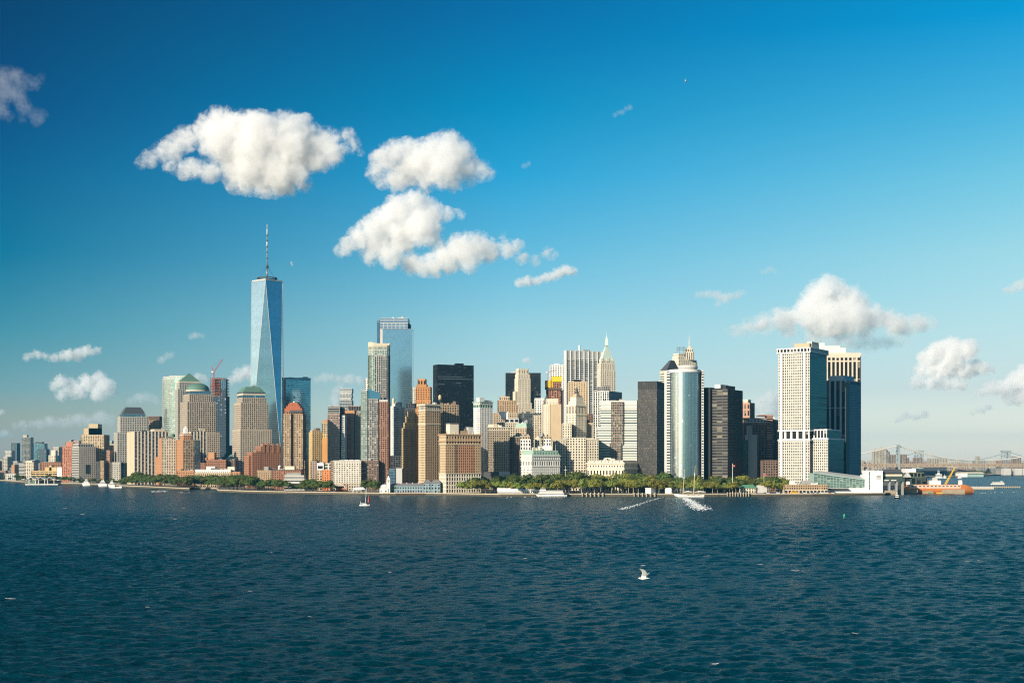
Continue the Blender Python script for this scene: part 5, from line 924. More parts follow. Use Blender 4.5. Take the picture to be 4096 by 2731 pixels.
def tree(kind, x, y, h, rr, label, group, base=GZ, wide=1.0):
    ma, mc = TV[kind][rr.randrange(6)]; r = empty('tree', (x, y, base), label, 'tree', group); s = h / TREE_H
    r.scale = (s * wide * rr.uniform(1.1, 1.4), s * wide * rr.uniform(1.1, 1.4), s); r.rotation_euler = (0, 0, rr.uniform(0, 6.28))
    for nm, me in (('trunk', ma), ('crown', mc)):
        o = bpy.data.objects.new(nm, me); COL.objects.link(o); o.parent = r
def tree_px(kind, px, ytop, Y, label, group, rr, wide=1.0):
    h = gz(ytop, Y) - GZ; tree(kind, gx(px, Y), Y, max(h, 3.0), rr, label, group, GZ, wide)
rr = random.Random(4)
# park: front row of pale trunked planes, then taller dark trees behind
def inter(tab, x):
    for i in range(len(tab) - 1):
        if tab[i][0] <= x <= tab[i + 1][0]: return tab[i][1] + (tab[i + 1][1] - tab[i][1]) * (x - tab[i][0]) / (tab[i + 1][0] - tab[i][0])
    return tab[-1][1]
FT = [(1840,1928),(1900,1918),(1990,1925),(2100,1930),(2200,1926),(2300,1915),(2500,1918),(2570,1908),(2680,1918),(2900,1925),(3000,1926),(3140,1922)]
x = 1846
while x < 3150:
    Y = rr.uniform(1925, 1962)
    if not (2955 < x < 3030): tree_px('plane', x, inter(FT, x) + rr.uniform(-5, 7), Y, 'pale trunked plane tree in the front row along the park waterfront', 'plane trees in the front row of the waterfront park', rr, .95)
    x += rr.uniform(19, 31)
BT = [(1850,1912),(1950,1905),(2050,1895),(2100,1898),(2200,1895),(2300,1882),(2400,1892),(2500,1892),(2600,1896),(2700,1888),(2800,1890),(2850,1892),(2950,1898),(3060,1905),(3130,1910)]
x = 1852
while x < 3140:
    Y = rr.uniform(1975, 2030); k = 'oak' if (rr.random() < (.75 if 2050 < x < 2480 else .35)) else 'plane'
    tree_px(k, x, inter(BT, x) + rr.uniform(-6, 10), Y if not (2084 < x < 2250) else min(Y, 1976), 'leafy tree rising behind the front row of park trees', 'taller trees deeper in the waterfront park', rr, 1.05)
    x += rr.uniform(20, 32)
x = 1860
while x < 3120:
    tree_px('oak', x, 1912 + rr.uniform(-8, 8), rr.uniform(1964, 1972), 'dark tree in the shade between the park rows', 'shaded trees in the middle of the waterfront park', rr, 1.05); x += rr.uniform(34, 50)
# esplanade trees on the left
ET = [(462,1920),(520,1905),(560,1896),(640,1898),(700,1908),(770,1900),(840,1908),(900,1912),(960,1902),(1060,1908),(1090,1908),(1200,1922),(1330,1924)]
for row, (d0, d1, dy, k) in enumerate(((10, 25, 10, 'oak'), (40, 70, -2, 'oak'))):
    x = 466 + row * 9
    while x < 1335:
        Y = shore_y_at(x) + rr.uniform(d0, d1)
        if not ((1028 < x < 1100 and row == 1) or 1100 < x < 1215 and row == 1): tree_px(k, x, inter(ET, x) + dy + rr.uniform(-10, 6), Y, 'rounded dark green tree on the waterfront walk below the left towers' if row == 0 else 'dark green tree standing behind the waterfront walk trees', 'trees along the left waterfront walk' if row == 0 else 'trees behind the left waterfront walk', rr, 1.0)
        x += rr.uniform(11, 18)
for px, yt in ((1478,1913),(1466,1925),(1495,1922),(1508,1935),(1580,1935)): tree_px('oak', px, yt, shore_y_at(px) + rr.uniform(18, 40), 'big dark green tree beside the white pier house', 'trees beside the white pier house', rr, 1.05)
x = 160
while x < 470:
    tree_px('oak', x, rr.uniform(1902, 1916) - (6 if 150 < x < 250 else 0) + (8 if x > 300 else 0), shore_y_at(x) + rr.uniform(25, 90), 'dark tree along the far left river walk', 'trees along the far left river walk', rr, 1.2); x += rr.uniform(11, 19)
for px in (70, 78, 86, 20, 38): tree_px('oak', px, rr.uniform(1893, 1910), shore_y_at(px) + 40, 'dark tree left of the white peaked ferry landing', 'trees at the far left edge', rr, 1.2)
x = 3822
while x < 3965: tree_px('oak', x, rr.uniform(1878, 1888), 4950, 'small dark tree on the far shore under the bridge', 'trees on the far shore under the bridge', rr, 1.3); x += rr.uniform(7, 11)
# ------------------------------------------------------------------ waterfront buildings, boats, bridge, far shores, birds
ORNG = paint((0.62, 0.21, 0.06), .6, .2); PWHITE = paint((0.80, 0.78, 0.72), .5, .06); CANVAS = paint((0.78, 0.74, 0.66), .8, .08); RUSTB = paint((0.17, 0.10, 0.06)); TIMB = paint((0.40, 0.33, 0.23), .9, .4, .3)
GREENR = paint((0.08, 0.22, 0.13), .6); DKG = paint((0.05, 0.075, 0.065), .6); AQUA = paint((0.30, 0.42, 0.38), .6); REDP = paint((0.55, 0.07, 0.04), .6)
def L2W(px, Y, z=0.0): return Vector((gx(px, Y), Y, z))
def hull(m, c, L, Wd, H, mat, head=0.0, sheer=.25, deck=None, bow=1.0, stern=.75, z0=-.4):
    """lofted hull: bow towards local -x"""
    rows = []; n = 13; ca, sa = math.cos(head), math.sin(head)
    for i in range(n):
        t = i / (n - 1); x = (t - .5) * L; w = Wd * .5 * (min(1, math.sin(min(t / .45, 1) * math.pi / 2) ** .8) if t < .45 else 1 - (1 - stern) * ((t - .45) / .55) ** 2); w = max(w, .02 * Wd); zt = H * (1 + sheer * (abs(t - .55) / .55) ** 2 * (1.6 if t < .5 else .7)); xb = x + (L * .07 * bow * (1 - t / .45) if t < .45 else 0) - (L * .03 * (t - .8) / .2 if t > .8 else 0)
        sec = [(x, -w, zt), (x * .99 + xb * .01, -w * .97, zt * .5), (xb, -w * .6, z0), (xb, w * .6, z0), (x * .99 + xb * .01, w * .97, zt * .5), (x, w, zt)]
        rows.append([(c[0] + a * ca - b_ * sa, c[1] + a * sa + b_ * ca, c[2] + z) for a, b_, z in sec])
    m.grid(rows, mat, True)
    for i in range(n - 1): m.poly([rows[i][0], rows[i + 1][0], rows[i + 1][5], rows[i][5]][::-1], deck or mat)
    m.poly(rows[-1], mat); m.poly(rows[0][::-1], mat)
def rbox(m, c, ca, sa, x0, x1, w, z0, z1, mat, tap=0.0):
    fp = [(c[0] + x * ca - y * sa, c[1] + x * sa + y * ca) for x, y in ((x0, -w / 2), (x1, -w / 2), (x1, w / 2), (x0, w / 2))]
    cc = center(fp); f1 = [(cc[0] + (p[0] - cc[0]) * (1 - tap), cc[1] + (p[1] - cc[1]) * (1 - tap)) for p in fp]
    m.prism(fp, z0, z1, mat, True, False, None, f1)
# ---- sailboat with the red jib
def sailboat():
    Y = shoreY(2023); c = L2W(1459, Y); k = Y / F; r = empty('sailboat', c, 'small white sailboat with a bare mast and a red foresail out on the water', 'sailboat')
    m = MB(); hull(m, c, 42 * k, 3.2, 1.35, PWHITE, math.pi, deck=CANVAS); m.build('hull', r)
    m = MB(); rbox(m, c, 1, 0, -9 * k, 8 * k, 2.0, 1.3, 2.3, CANVAS, .15); rbox(m, c, 1, 0, -16 * k, -8 * k, 2.2, 2.2, 2.5, PWHITE); m.build('cabin', r)
    top = Vector((c.x + 8 * k, Y, gz(1948, Y))); m = MB(); m.tube([(c.x + 1.5 * k, Y, 1.2), top], [.22, .13], PWHITE, 8); m.build('mast', r)
    m = MB(); m.tube([(c.x + .8 * k, Y, 2.9), (c.x - 17 * k, Y, 2.7)], .16, PWHITE, 6); m.build('boom', r)
    m = MB(); A = Vector((c.x + 14.5 * k, Y - .2, gz(1978, Y))); rows = []
    for i in range(9):
        t = i / 8; p = A.lerp(Vector((c.x + 12 * k, Y - .3, gz(2007, Y))), t); q = A.lerp(Vector((c.x + 21 * k, Y + .4, gz(2010, Y))), t); rows.append([p.lerp(q, u) + Vector((0, -1.0 * math.sin(u * math.pi) * t, 0)) for u in (0, .25, .5, .75, 1)])
    m.grid(rows, REDP); m.build('foresail', r)
    m = MB(); m.tube([(c.x - 18 * k, Y, 1.3), (c.x - 17 * k, Y, gz(2004, Y))], .18, PWHITE, 5); m.tube([top, (c.x + 22 * k, Y, 1.6)], .05, DGREY, 3); m.tube([top, (c.x - 19 * k, Y, 1.6)], .05, DGREY, 3); m.build('rigging', r)
sailboat()
# ---- two masted schooner
def schooner():
    Y = shoreY(1989.5); k = Y / F; c = L2W(2757, Y); r = empty('schooner', c, 'white two masted schooner with furled sails moored off the park', 'sailing ship')
    m = MB(); hull(m, c, 118 * k, 7.0, 3.0, PWHITE, 0, sheer=.5, deck=TIMB, bow=2.2, stern=.7); m.build('hull', r)
    m = MB(); m.tube([(c.x - 57 * k, Y, 4.0), (c.x - 76 * k, Y, gz(1969, Y))], [.3, .12], PWHITE, 6); m.build('bowsprit', r)
    m = MB(); [rbox(m, c, 1, 0, a * k, b_ * k, 3, 2.8, 4.6, TIMB, .1) for a, b_ in ((-20, -8), (0, 12), (22, 34))]; m.build('deckhouse', r)
    for px0, px1, yt in ((2732, 2739, 1876), (2775, 2781, 1861)):
        m = MB(); m.tube([L2W(px0, Y, 2), P((px0 + px1) / 2, 1925 if px0 < 2750 else 1915, Y), P(px1, yt, Y)], [.6, .5, .3], BUFF, 7); yb = (1913, 1904) if px0 < 2750 else (1903, 1890); mx = (px0 + px1) / 2 + 1; m.tube([P(mx, yb[0], Y), P(mx + .8, yb[1], Y)], [.6, .45], PWHITE, 7); m.build('mast', r)
    for a, b_ in ((2734, 2770), (2778, 2822)):
        m = MB(); m.tube([P(a, 1967, Y), P((a + b_) / 2, 1965, Y), P(b_, 1967, Y)], [.35, .85, .35], CANVAS, 8); m.tube([P(a, 1970, Y), P(b_, 1970, Y)], .22, TIMB, 6); m.build('furled_sail', r)
    m = MB()
    for a, ya, b_, yb in ((2739, 1876, 2682, 1969), (2781, 1861, 2739, 1876), (2781, 1863, 2818, 1975), (2781, 1905, 2808, 1978), (2738, 1912, 2760, 1978), (2781, 1905, 2760, 1978)): m.tube([P(a, ya, Y), P(b_, yb, Y)], .06, TIMB, 3)
    m.build('rigging', r)
schooner()
# ---- churned foam behind the schooner and near the shore: flecks lying on the waves
M_foam = paint((0.66, 0.68, 0.67), .9, .2)
def foam(label, pts, n, seed, smin=.5, smax=2.2, name='foam'):
    rr = random.Random(seed); m = MB()
    for i in range(n):
        t = rr.random(); k = min(int(t * (len(pts) - 1)), len(pts) - 2); u = t * (len(pts) - 1) - k; a, b_ = pts[k], pts[k + 1]
        px = a[0] + (b_[0] - a[0]) * u; py = a[1] + (b_[1] - a[1]) * u; w = a[2] + (b_[2] - a[2]) * u; px += rr.gauss(0, .42) * w; py += rr.gauss(0, .07) * w
        Y = shoreY(py); x = gx(px, Y); s = rr.uniform(smin, smax) * (.6 + .4 * w / 20); e = rr.uniform(.5, 1.4)
        ring = []
        for j in range(9):
            an = 2 * math.pi * j / 9; rad = s * rr.uniform(.6, 1.25); xx, yy = x + rad * 1.6 * math.cos(an), Y + rad * e * 2.2 * math.sin(an); ring.append((xx, yy))
        arr = np.array(ring); res = np.full(len(ring), Y * .0023); zz = wave_z(arr[:, 0], arr[:, 1], res); h = rr.uniform(.15, .5); cz = float(np.mean(zz)) + h + .15
        for j in range(9):
            j2 = (j + 1) % 9; m.poly([(ring[j][0], ring[j][1], zz[j] + .08), (ring[j2][0], ring[j2][1], zz[j2] + .08), (x, Y, cz)], M_foam, None, True)
    o = m.build(name, loc=(0, 0, 0)); tag(o, None, None, None, 'stuff'); o['label'] = label; return o
foam('broad white wake of churned foam below the schooner', [(2738, 1992, 12), (2760, 2003, 26), (2782, 2020, 36), (2808, 2036, 46)], 800, 1, .14, .5)
foam('thin white wake line slanting left from the schooner', [(2650, 1990, 8), (2600, 2002, 10), (2555, 2018, 14), (2510, 2030, 20), (2480, 2037, 22)], 240, 2, .10, .32)
foam('patch of breaking foam off the left waterfront walk', [(610, 1966, 12), (645, 1964, 40), (662, 1963, 10)], 40, 3, .5, 1.5)
foam('small foam streak off the left waterfront walk near the tent side', [(720, 1970, 14), (750, 1969, 20)], 14, 4, .4, 1.0)
foam('foam line at the end of the orange ferry', [(3900, 1974, 12), (3960, 1971, 16), (4050, 1968, 20)], 18, 5, .3, .8)
foam('foam line along the foot of the white tent pavilion', [(2000, 1989, 20), (2150, 1988, 30), (2260, 1988, 14)], 30, 6, .25, .7)
rw = random.Random(12); M_crest = paint((0.62, 0.60, 0.54), .9, .2)
for px, py, s in ((40, 2398, 3.2), (3180, 2281, 2.6), (3322, 2101, 1.6), (2790, 2163, 1.4), (2825, 2223, 2.0), (3040, 2259, 1.6), (3870, 2247, 1.6), (3920, 2243, 2.0), (735, 2033, 1.2), (700, 2075, 1.3), (1000, 2365, 1.4), (330, 2056, 1.4), (590, 2432, 1.3), (965, 2570, 1.4), (2860, 2660, 2.2), (1090, 2210, 1.0), (2100, 2235, 1.2), (1560, 2290, 1.0), (2572, 2263, 1.5), (390, 2079, 1.3), (3490, 2100, .8), (1780, 2120, .9), (260, 2033, 1.2), (4000, 2330, 1.4), (3420, 2540, 1.8), (1240, 2470, 1.2)):
    Y = shoreY(py); kk = Y / F; x0 = gx(px, Y); m = MB(); nn = 15; L = 13 * s * kk; pts = []
    for i in range(nn):
        t = i / (nn - 1); xx = x0 + (t - .5) * L; yy = Y + math.sin(t * 5 + px) * L * .10; w = L * .05 * math.sin(math.pi * t) ** .7 * rw.uniform(.4, 1.3) + .02; pts.append((xx, yy, w))
    ar = np.array(pts); zc = wave_z(ar[:, 0], ar[:, 1], np.full(nn, Y * .0023)); zf = wave_z(ar[:, 0], ar[:, 1] - ar[:, 2] * 3, np.full(nn, Y * .0023))
    m.grid([[(p[0], p[1] + p[2], z + .04) for p, z in zip(pts, zc)], [(p[0], p[1], z + .10 + p[2] * .5) for p, z in zip(pts, zc)], [(p[0] + .1, p[1] - p[2] * 3, z + .05) for p, z in zip(pts, zf)]], M_crest)
    o = m.build('whitecap', loc=(0, 0, 0)); tag(o, None, None, None, 'stuff'); o['label'] = 'small white breaking crest'
# ---- green buoy
def buoy():
    Y = shoreY(2076); c = L2W(3377, Y); r = empty('buoy', c, 'green channel buoy on a dark float', 'buoy'); G = paint((0.05, 0.42, 0.22), .5, .1)
    m = MB(); m.lathe((c.x, c.y), [(.05, -.5), (1.3, -.4), (1.35, .7), (.6, .9), (.05, .9)], BLACK, 16); m.build('float', r)
    m = MB()
    for a in range(4): t = a * 1.57 + .4; m.tube([(c.x + .8 * math.cos(t), c.y + .8 * math.sin(t), .8), (c.x + .45 * math.cos(t), c.y + .45 * math.sin(t), 3.4)], .09, G, 5)
    m.lathe((c.x, c.y), [(.55, 2.2), (.62, 2.3), (.6, 3.8), (.5, 3.9), (.05, 3.9)], G, 14); m.build('tower', r)
    m = MB(); m.lathe((c.x, c.y), [(.2, 3.9), (.22, 4.4), (.05, 4.6)], G, 10); m.build('lantern', r)
buoy()
# ---- gulls
M_gull = None
def gull_mat():
    m, t, out = newmat('gull_feathers'); tc = t.add('ShaderNodeTexCoord'); s = t.add('ShaderNodeSeparateXYZ', ins={0: tc.outputs['Object']})
    up = t.math('GREATER_THAN', s.outputs[2], .10); c = t.mix(up, (0.78, 0.75, 0.68), (0.50, 0.50, 0.48)); tip = t.math('MULTIPLY', t.math('LESS_THAN', s.outputs[0], -.22), t.math('GREATER_THAN', s.outputs[2], .33)); c = t.mix(tip, c, (0.05, 0.05, 0.05))
    b = t.add('ShaderNodeBsdfPrincipled', ins={0: c, 2: .8}); t.l.new(b.outputs[0], out.inputs[0]); return m
def gull():
    Y = 59.0; k = Y / F; o0 = P(2577, 2312, Y); m = MB(); mt = gull_mat()
    def loft(secs, n=10): m.grid([[Vector(c) + Vector(a) * math.cos(t) + Vector(b_) * math.sin(t) for t in (2 * math.pi * j / n for j in range(n))] for c, a, b_ in secs], mt, True, True); m.poly([Vector(secs[0][0]) + Vector(secs[0][1]) * math.cos(t) + Vector(secs[0][2]) * math.sin(t) for t in (-2 * math.pi * j / n for j in range(n))], mt); m.poly([Vector(secs[-1][0]) + Vector(secs[-1][1]) * math.cos(t) + Vector(secs[-1][2]) * math.sin(t) for t in (2 * math.pi * j / n for j in range(n))], mt)
    # body along x: bill, head, breast, tail
    loft([((x, 0, z), (0, w, 0), (0, 0, h)) for x, z, w, h in ((-.262, -.005, .004, .004), (-.235, 0, .010, .010), (-.225, .004, .024, .026), (-.195, .008, .034, .036), (-.165, .004, .036, .036), (-.12, -.004, .054, .05), (-.05, -.008, .072, .062), (.03, -.004, .064, .054), (.11, .004, .042, .032), (.17, .008, .046, .014), (.23, .01, .052, .006))])
    # near wing raised: shoulder, wrist, tip swept left
    def wing(pts): loft([(p, (ch, 0, 0), (0, th, th * .6)) for p, ch, th in pts], 8)
    wing([((-.02, .02, .02), .115, .016), ((-.015, -.03, .12), .112, .013), ((.005, -.08, .22), .108, .011), ((-.03, -.12, .31), .10, .010), ((-.12, -.16, .385), .085, .008), ((-.22, -.2, .42), .07, .006), ((-.33, -.24, .44), .02, .004)])
    wing([((-.0, -.02, .02), .115, .016), ((.06, .12, .07), .11, .012), ((.13, .28, .13), .10, .010), ((.20, .42, .17), .08, .008), ((.29, .55, .20), .02, .004)])
    o = m.build('gull', loc=(0, 0, 0)); me = o.data; md = o.modifiers.new('skin', 'REMESH'); md.mode = 'VOXEL'; md.voxel_size = .006
    dg = bpy.context.evaluated_depsgraph_get(); m2 = bpy.data.meshes.new_from_object(o.evaluated_get(dg)); o.modifiers.clear(); o.data = m2; bpy.data.meshes.remove(me)
    m2.polygons.foreach_set('use_smooth', np.ones(len(m2.polygons), bool)); m2.materials.clear(); m2.materials.append(mt); o.location = o0; o.rotation_euler = (0, 0, 0)
    tag(o, 'grey and white gull flying low over the water with one wing raised', 'bird')
    p = o.copy(); COL.objects.link(p); Y = 235.0; p.location = P(2743, 325, Y); p.rotation_euler = (R(-50), R(20), R(30)); tag(p, 'tiny white bird high in the empty blue sky', 'bird')
gull()
# ---- pier house with clock tower
def pier_house():
    Y = 1952.0; b = Bld('pier_house', 'long white and pale blue pier house with a pointed clock tower', 'pier building', Y); b.base = 2.6; BL = paint((0.24, 0.33, 0.36), .7, .08); PW = paint((0.80, 0.76, 0.66), .7, .06)  # shade of the long side put into the blue wall colour
    f = b.front(1536, 1700, 14, Y + 8); s1 = S(BL, G_D, 5.0, 3.0, .5, .4, .4); e = b.front(1517, 1552, 18, Y); b.fp0 = f
    b.blk(f, 1942, None, [s1, s1, s1, S(PW, G_D)]); zr = b.z(1942); zt = b.z(1932.5); m = b.mb('roof_ridge')
    mid0, mid1 = (f[0][0] + 0, Y + 15, zt), (f[1][0], Y + 15, zt); R1 = paint((0.20, 0.19, 0.19))
    m.poly([(f[0][0], f[0][1] - .6, zr - .2), (f[1][0], f[1][1] - .6, zr - .2), mid1, mid0], R1); m.poly([(f[2][0], f[2][1] + .6, zr - .2), (f[3][0], f[3][1] + .6, zr - .2), mid0, mid1], R1); m.poly([(f[1][0], f[1][1], zr), (f[2][0], f[2][1], zr), mid1], BL)
    b.blk(e, 1952, None, S(PW, G_D, 5, 4, .6, .5, .4)); b.blk(sub(e, .12, .85, .05, .9), 1943, 1952, S(PW, G_D, 4, 3, .7, .5, .4)); g = sub(e, .12, .85, .05, .9); b.hip('gable', g, 1943.5, 1937, PW, .4)
    t = b.front(1546, 1560, 5.0, Y + 1); b.box('clock_tower', t, 1919, 1975, PW); t2 = inset(t, -.25); b.box('clock_tower', t2, 1917, 1919.5, BL); b.hip('tower_roof', t, 1917, 1901, PW, .02); c = P(1553, 1925, Y + .9); m = b.mb('clock_face'); m.poly([(c.x + 1.0 * math.cos(a), c.y - .08, c.z + 1.0 * math.sin(a)) for a in [2 * math.pi * j / 20 for j in range(20)]], DGREY)
    w = b.front(1692, 1762, 24, Y + 4); b.blk(sub(w, 0, .45, 0, 1), 1932, None, S(BL, G_D, 4.2, 3.2, .5, .4, .4)); b.blk(sub(w, .45, 1, 0, 1), 1932, None, S(BL, G_D, 4.2, 3.2, .5, .4, .4)); b.hip('hip_roof', inset(sub(w, 0, .5, 0, 1), -.8), 1932, 1917, R1, .12); b.hip('hip_roof', inset(sub(w, .45, 1, 0, 1), -.8), 1932, 1919, R1, .4)
    for k in range(6): b.box('roof_vent', sub(f, .12 + k * .14, .135 + k * .14, .4, .6), 1930, 1937, PWHITE)
    b.done()
    r = empty('pier_deck', L2W(1640, Y - 6), 'dark timber pier deck on piles under the white pier house', 'pier'); m = MB(); x0, x1 = gx(1582, Y), gx(1764, Y); m.prism([(x0, Y - 8), (x1, Y - 8), (x1, Y + 20), (x0, Y + 20)], 1.7, 2.5, RUSTB, True, True); m.build('deck', r)
    for i in range(22): mm = MB(); x = x0 + (x1 - x0) * (i + .5) / 22; mm.tube([(x, Y - 7, -2), (x, Y - 7, 1.7)], .3, RUSTB, 6); mm.build('pile', r)
    for i in range(6):   # red parasols on the deck
        x = gx(1612 + i * 13, Y); q = empty('parasol', (x, Y - 3.5, 2.5), 'red parasol on the terrace of the white pier house', 'parasol', 'red parasols on the pier terrace'); m = MB(); m.tube([(x, Y - 3.5, 2.5), (x, Y - 3.5, 5.2)], .07, TIMB, 5); m.build('pole', q); m = MB(); m.lathe((x, Y - 3.5), [(2.0, 4.6), (.05, 5.5)], paint((0.42, 0.08, 0.09)), 8, False); m.build('canopy', q)
pier_house()
# ---- white tent with scalloped roof
def tent(label, px0, px1, ytop, yeave, ybase, Y, n=4, dep=12):
    r = empty('tent', L2W((px0 + px1) / 2, Y, GZ), label, 'tent'); m = MB(); x0, x1 = gx(px0, Y), gx(px1, Y); ze, zt = gz(yeave, Y), gz(ytop, Y); rows = []
    for i in range(n * 6 + 1):
        t = i / (n * 6); x = x0 + (x1 - x0) * t; e = min(1, math.sin(math.pi * t) * 1.8); z = ze + (zt - ze) * e; sc = .25 * abs(math.sin(t * n * math.pi)); rows.append([(x, Y - .4, ze - sc * .3 - .6), (x, Y, ze), (x, Y + dep * .5, z + sc), (x, Y + dep, ze)])
    m.grid(rows, PWHITE); m.build('canopy', r)
    for i in range(n + 1): mm = MB(); x = x0 + (x1 - x0) * i / n; mm.tube([(x, Y, GZ - .2), (x, Y, ze)], .3, PWHITE, 6); mm.tube([(x, Y + dep, GZ - .2), (x, Y + dep, ze)], .3, PWHITE, 6); mm.build('pole', r)
tent('small white peaked party tent left of the sailboat', 1411, 1461, 1947.5, 1956, 1966, 1962, 3)
# ---- brick arch ruin by the tent
b = Bld('brick_arch', 'low brown brick building with a large round arch behind the trees', 'low building', 2040); f = b.front(1338, 1389, 12); m = b.mb('arch'); n = 16; x0, x1 = f[0][0], f[1][0]; zc = b.z(1952); w = x1 - x0; ra = w * .36; cx_ = x0 + w * .42; ztop = b.z(1934)
b.box('wall', sub(f, .86, 1, 0, 1), 1934, 1966, PINKB)
for i in range(n):
    a0, a1 = math.pi * i / n, math.pi * (i + 1) / n; p0, p1 = (cx_ - ra * math.cos(a0), zc + ra * .8 * math.sin(a0)), (cx_ - ra * math.cos(a1), zc + ra * .8 * math.sin(a1)); q = 1.25; o0, o1 = (cx_ - ra * q * math.cos(a0), zc + ra * q * .8 * math.sin(a0)), (cx_ - ra * q * math.cos(a1), zc + ra * q * .8 * math.sin(a1))
    m.poly([(o0[0], 2040, o0[1]), (o1[0], 2040, o1[1]), (p1[0], 2040, p1[1]), (p0[0], 2040, p0[1])][::-1], LIME); m.poly([(p0[0], 2040, p0[1]), (p1[0], 2040, p1[1]), (p1[0], 2051, p1[1]), (p0[0], 2051, p0[1])], PINKB); m.poly([(o0[0], 2040, o0[1]), (o1[0], 2040, o1[1]), (o1[0], 2051, o1[1]), (o0[0], 2051, o0[1])][::-1], PINKB)
b.box('back_wall', sub(f, .05, .9, .7, .9), 1944, 1970, RED); b.done()
# ---- white stepped museum and grey pavilion
b = Bld('museum', 'low white museum with a stepped pyramid roof among the left waterfront trees', 'museum', 2255); fp = [(gx(1064, 2270) + 15 * math.cos(a), 2270 + 15 * math.sin(a)) for a in [math.pi / 6 + k * math.pi / 3 for k in range(6)]]; b.fp0 = fp; b.box('wall', fp, 1921, 1936, PWHITE); c = center(fp)
for k in range(6): s = 1 - k * .13; b.box('roof_step', [(c[0] + (p[0] - c[0]) * s, c[1] + (p[1] - c[1]) * s) for p in fp], 1921 - (k + 1) * 6.2, 1921 - k * 6.2, LIME if k % 2 else PWHITE)
g = b.front(1077, 1108, 20, 2262); b.blk(g, 1890, None, S(PWHITE, G_D, 4, 30, 0, .6, .5), part='wing_wall'); b.done()
b = Bld('pavilion', 'flat grey two storey pavilion with long dark window bands left of the trees', 'low building', 2150); f = b.front(1136, 1218, 18); b.blk(sub(f, .02, .98, 0, 1), 1900, 1915, S(LGREY, G_DD, 7, 40, 0, .5, .5)); b.blk(f, 1914, None, S(LGREY, G_DD, 6, 40, 0, .5, .6)); b.box('roof_box', sub(f, .1, .8, .2, .8), 1891, 1901, GREY); b.done()
# ---- tented pavilion and white ferry at the park quay
def quay_hall():
    Y = 1905.0 + 40; b = Bld('tent_hall', 'long white vaulted marquee on the park quay left of the white ferry', 'marquee', Y); b.base = GZ
    for px0, px1, yt in ((1988, 2092, 1951), (2092, 2160, 1956)):
        x0, x1 = gx(px0, Y), gx(px1, Y); ze, zt = b.z(1962), b.z(yt); n = 5; m = b.new('vaulted_roof'); rows = []
        for i in range(n * 4 + 1):
            t = i / (n * 4); x = x0 + (x1 - x0) * t; sc = .5 * abs(math.sin(t * n * math.pi)); rows.append([(x + 2.5 * math.sin(a) * (0 if i else 1) * 0, Y + 8 - 8 * math.cos(a), ze + (zt - ze + sc) * math.sin(a)) for a in [math.pi * j / 8 for j in range(9)]])
        m.grid(rows, PWHITE); m.poly([rows[0][j] for j in range(9)], PWHITE); m.poly([rows[-1][j] for j in range(8, -1, -1)], PWHITE)
        f = [(x0, Y), (x1, Y), (x1, Y + 16), (x0, Y + 16)]; b.fp0 = b.fp0 or f; b.blk(f, 1961.5, None, S(PWHITE, G_D, 5, 2.2, .55, .25, .4))
    b.box('low_hall', b.front(2160, 2180, 12, Y), 1962, 1984, PWHITE); b.done()
quay_hall()
def ferry(label, px0, px1, yw, ytop, col, decks=2, sup=(.1, .92), Y=None, wheel=(.12, .24), H=1.6, name='ferry', cat='ferry', Wd=None, flip=False):
    Y = Y or shoreY(yw); k = Y / F; L = (px1 - px0) * k; c = L2W((px0 + px1) / 2, Y); r = empty(name, c, label, cat); Wd = Wd or min(L * .22, 14)
    m = MB(); hull(m, c, L, Wd, H, col, math.pi if flip else 0, .2, BLACK if False else None, 1, .8); m.build('hull', r)
    z = H * 1.0; sg = -1 if flip else 1; zt = gz(ytop, Y); h = (zt - z) / (decks + .9)
    for d in range(decks):
        m = MB(); a, e = sup[0] + d * .035, sup[1] - d * .04; x0, x1 = (a - .5) * L, (e - .5) * L
        if flip: x0, x1 = -x1, -x0
        fp = [(c.x + x0, Y - Wd * .4), (c.x + x1, Y - Wd * .4), (c.x + x1, Y + Wd * .4), (c.x + x0, Y + Wd * .4)]; m.prism(fp, z, z + h, PWHITE); m.build('deckhouse', r)
        m = MB(); m.prism(inset(fp, -.08), z + h * .42, z + h * .72, G_D, True, True); m.build('window_band', r); z += h
        m = MB(); m.prism(inset(fp, -.5), z, z + .22, PWHITE, True, True); m.build('deck', r)
    m = MB(); x0, x1 = (wheel[0] - .5) * L, (wheel[1] - .5) * L
    if flip: x0, x1 = -x1, -x0
    fp = [(c.x + x0, Y - Wd * .22), (c.x + x1, Y - Wd * .22), (c.x + x1, Y + Wd * .22), (c.x + x0, Y + Wd * .22)]; m.prism(fp, z + .2, z + h * .9, PWHITE); m.prism(inset(fp, -.06), z + h * .4, z + h * .7, G_D, True, True); m.build('wheelhouse', r); m = MB(); m.tube([(c.x + (x0 + x1) / 2, Y, z + h * .9), (c.x + (x0 + x1) / 2, Y, z + h * 1.6)], .12, PWHITE, 5); m.build('mast', r); return r
ferry('white three deck ferry moored right of the long white marquee', 2146, 2268, 1985.5, 1953, PWHITE, 2, (.06, .9), None, (.12, .3), 2.0)
ferry('small white passenger ferry on the open water at the far right', 3962, 4018, 1938, 1923, PWHITE, 2, (.1, .95), None, (.7, .85), 1.4)
ferry('black and white tugboat in front of the ferry pier', 3576, 3599, 1993, 1972, BLACK, 1, (.25, .75), None, (.35, .6), 1.5, 'tugboat', 'tugboat', 4)
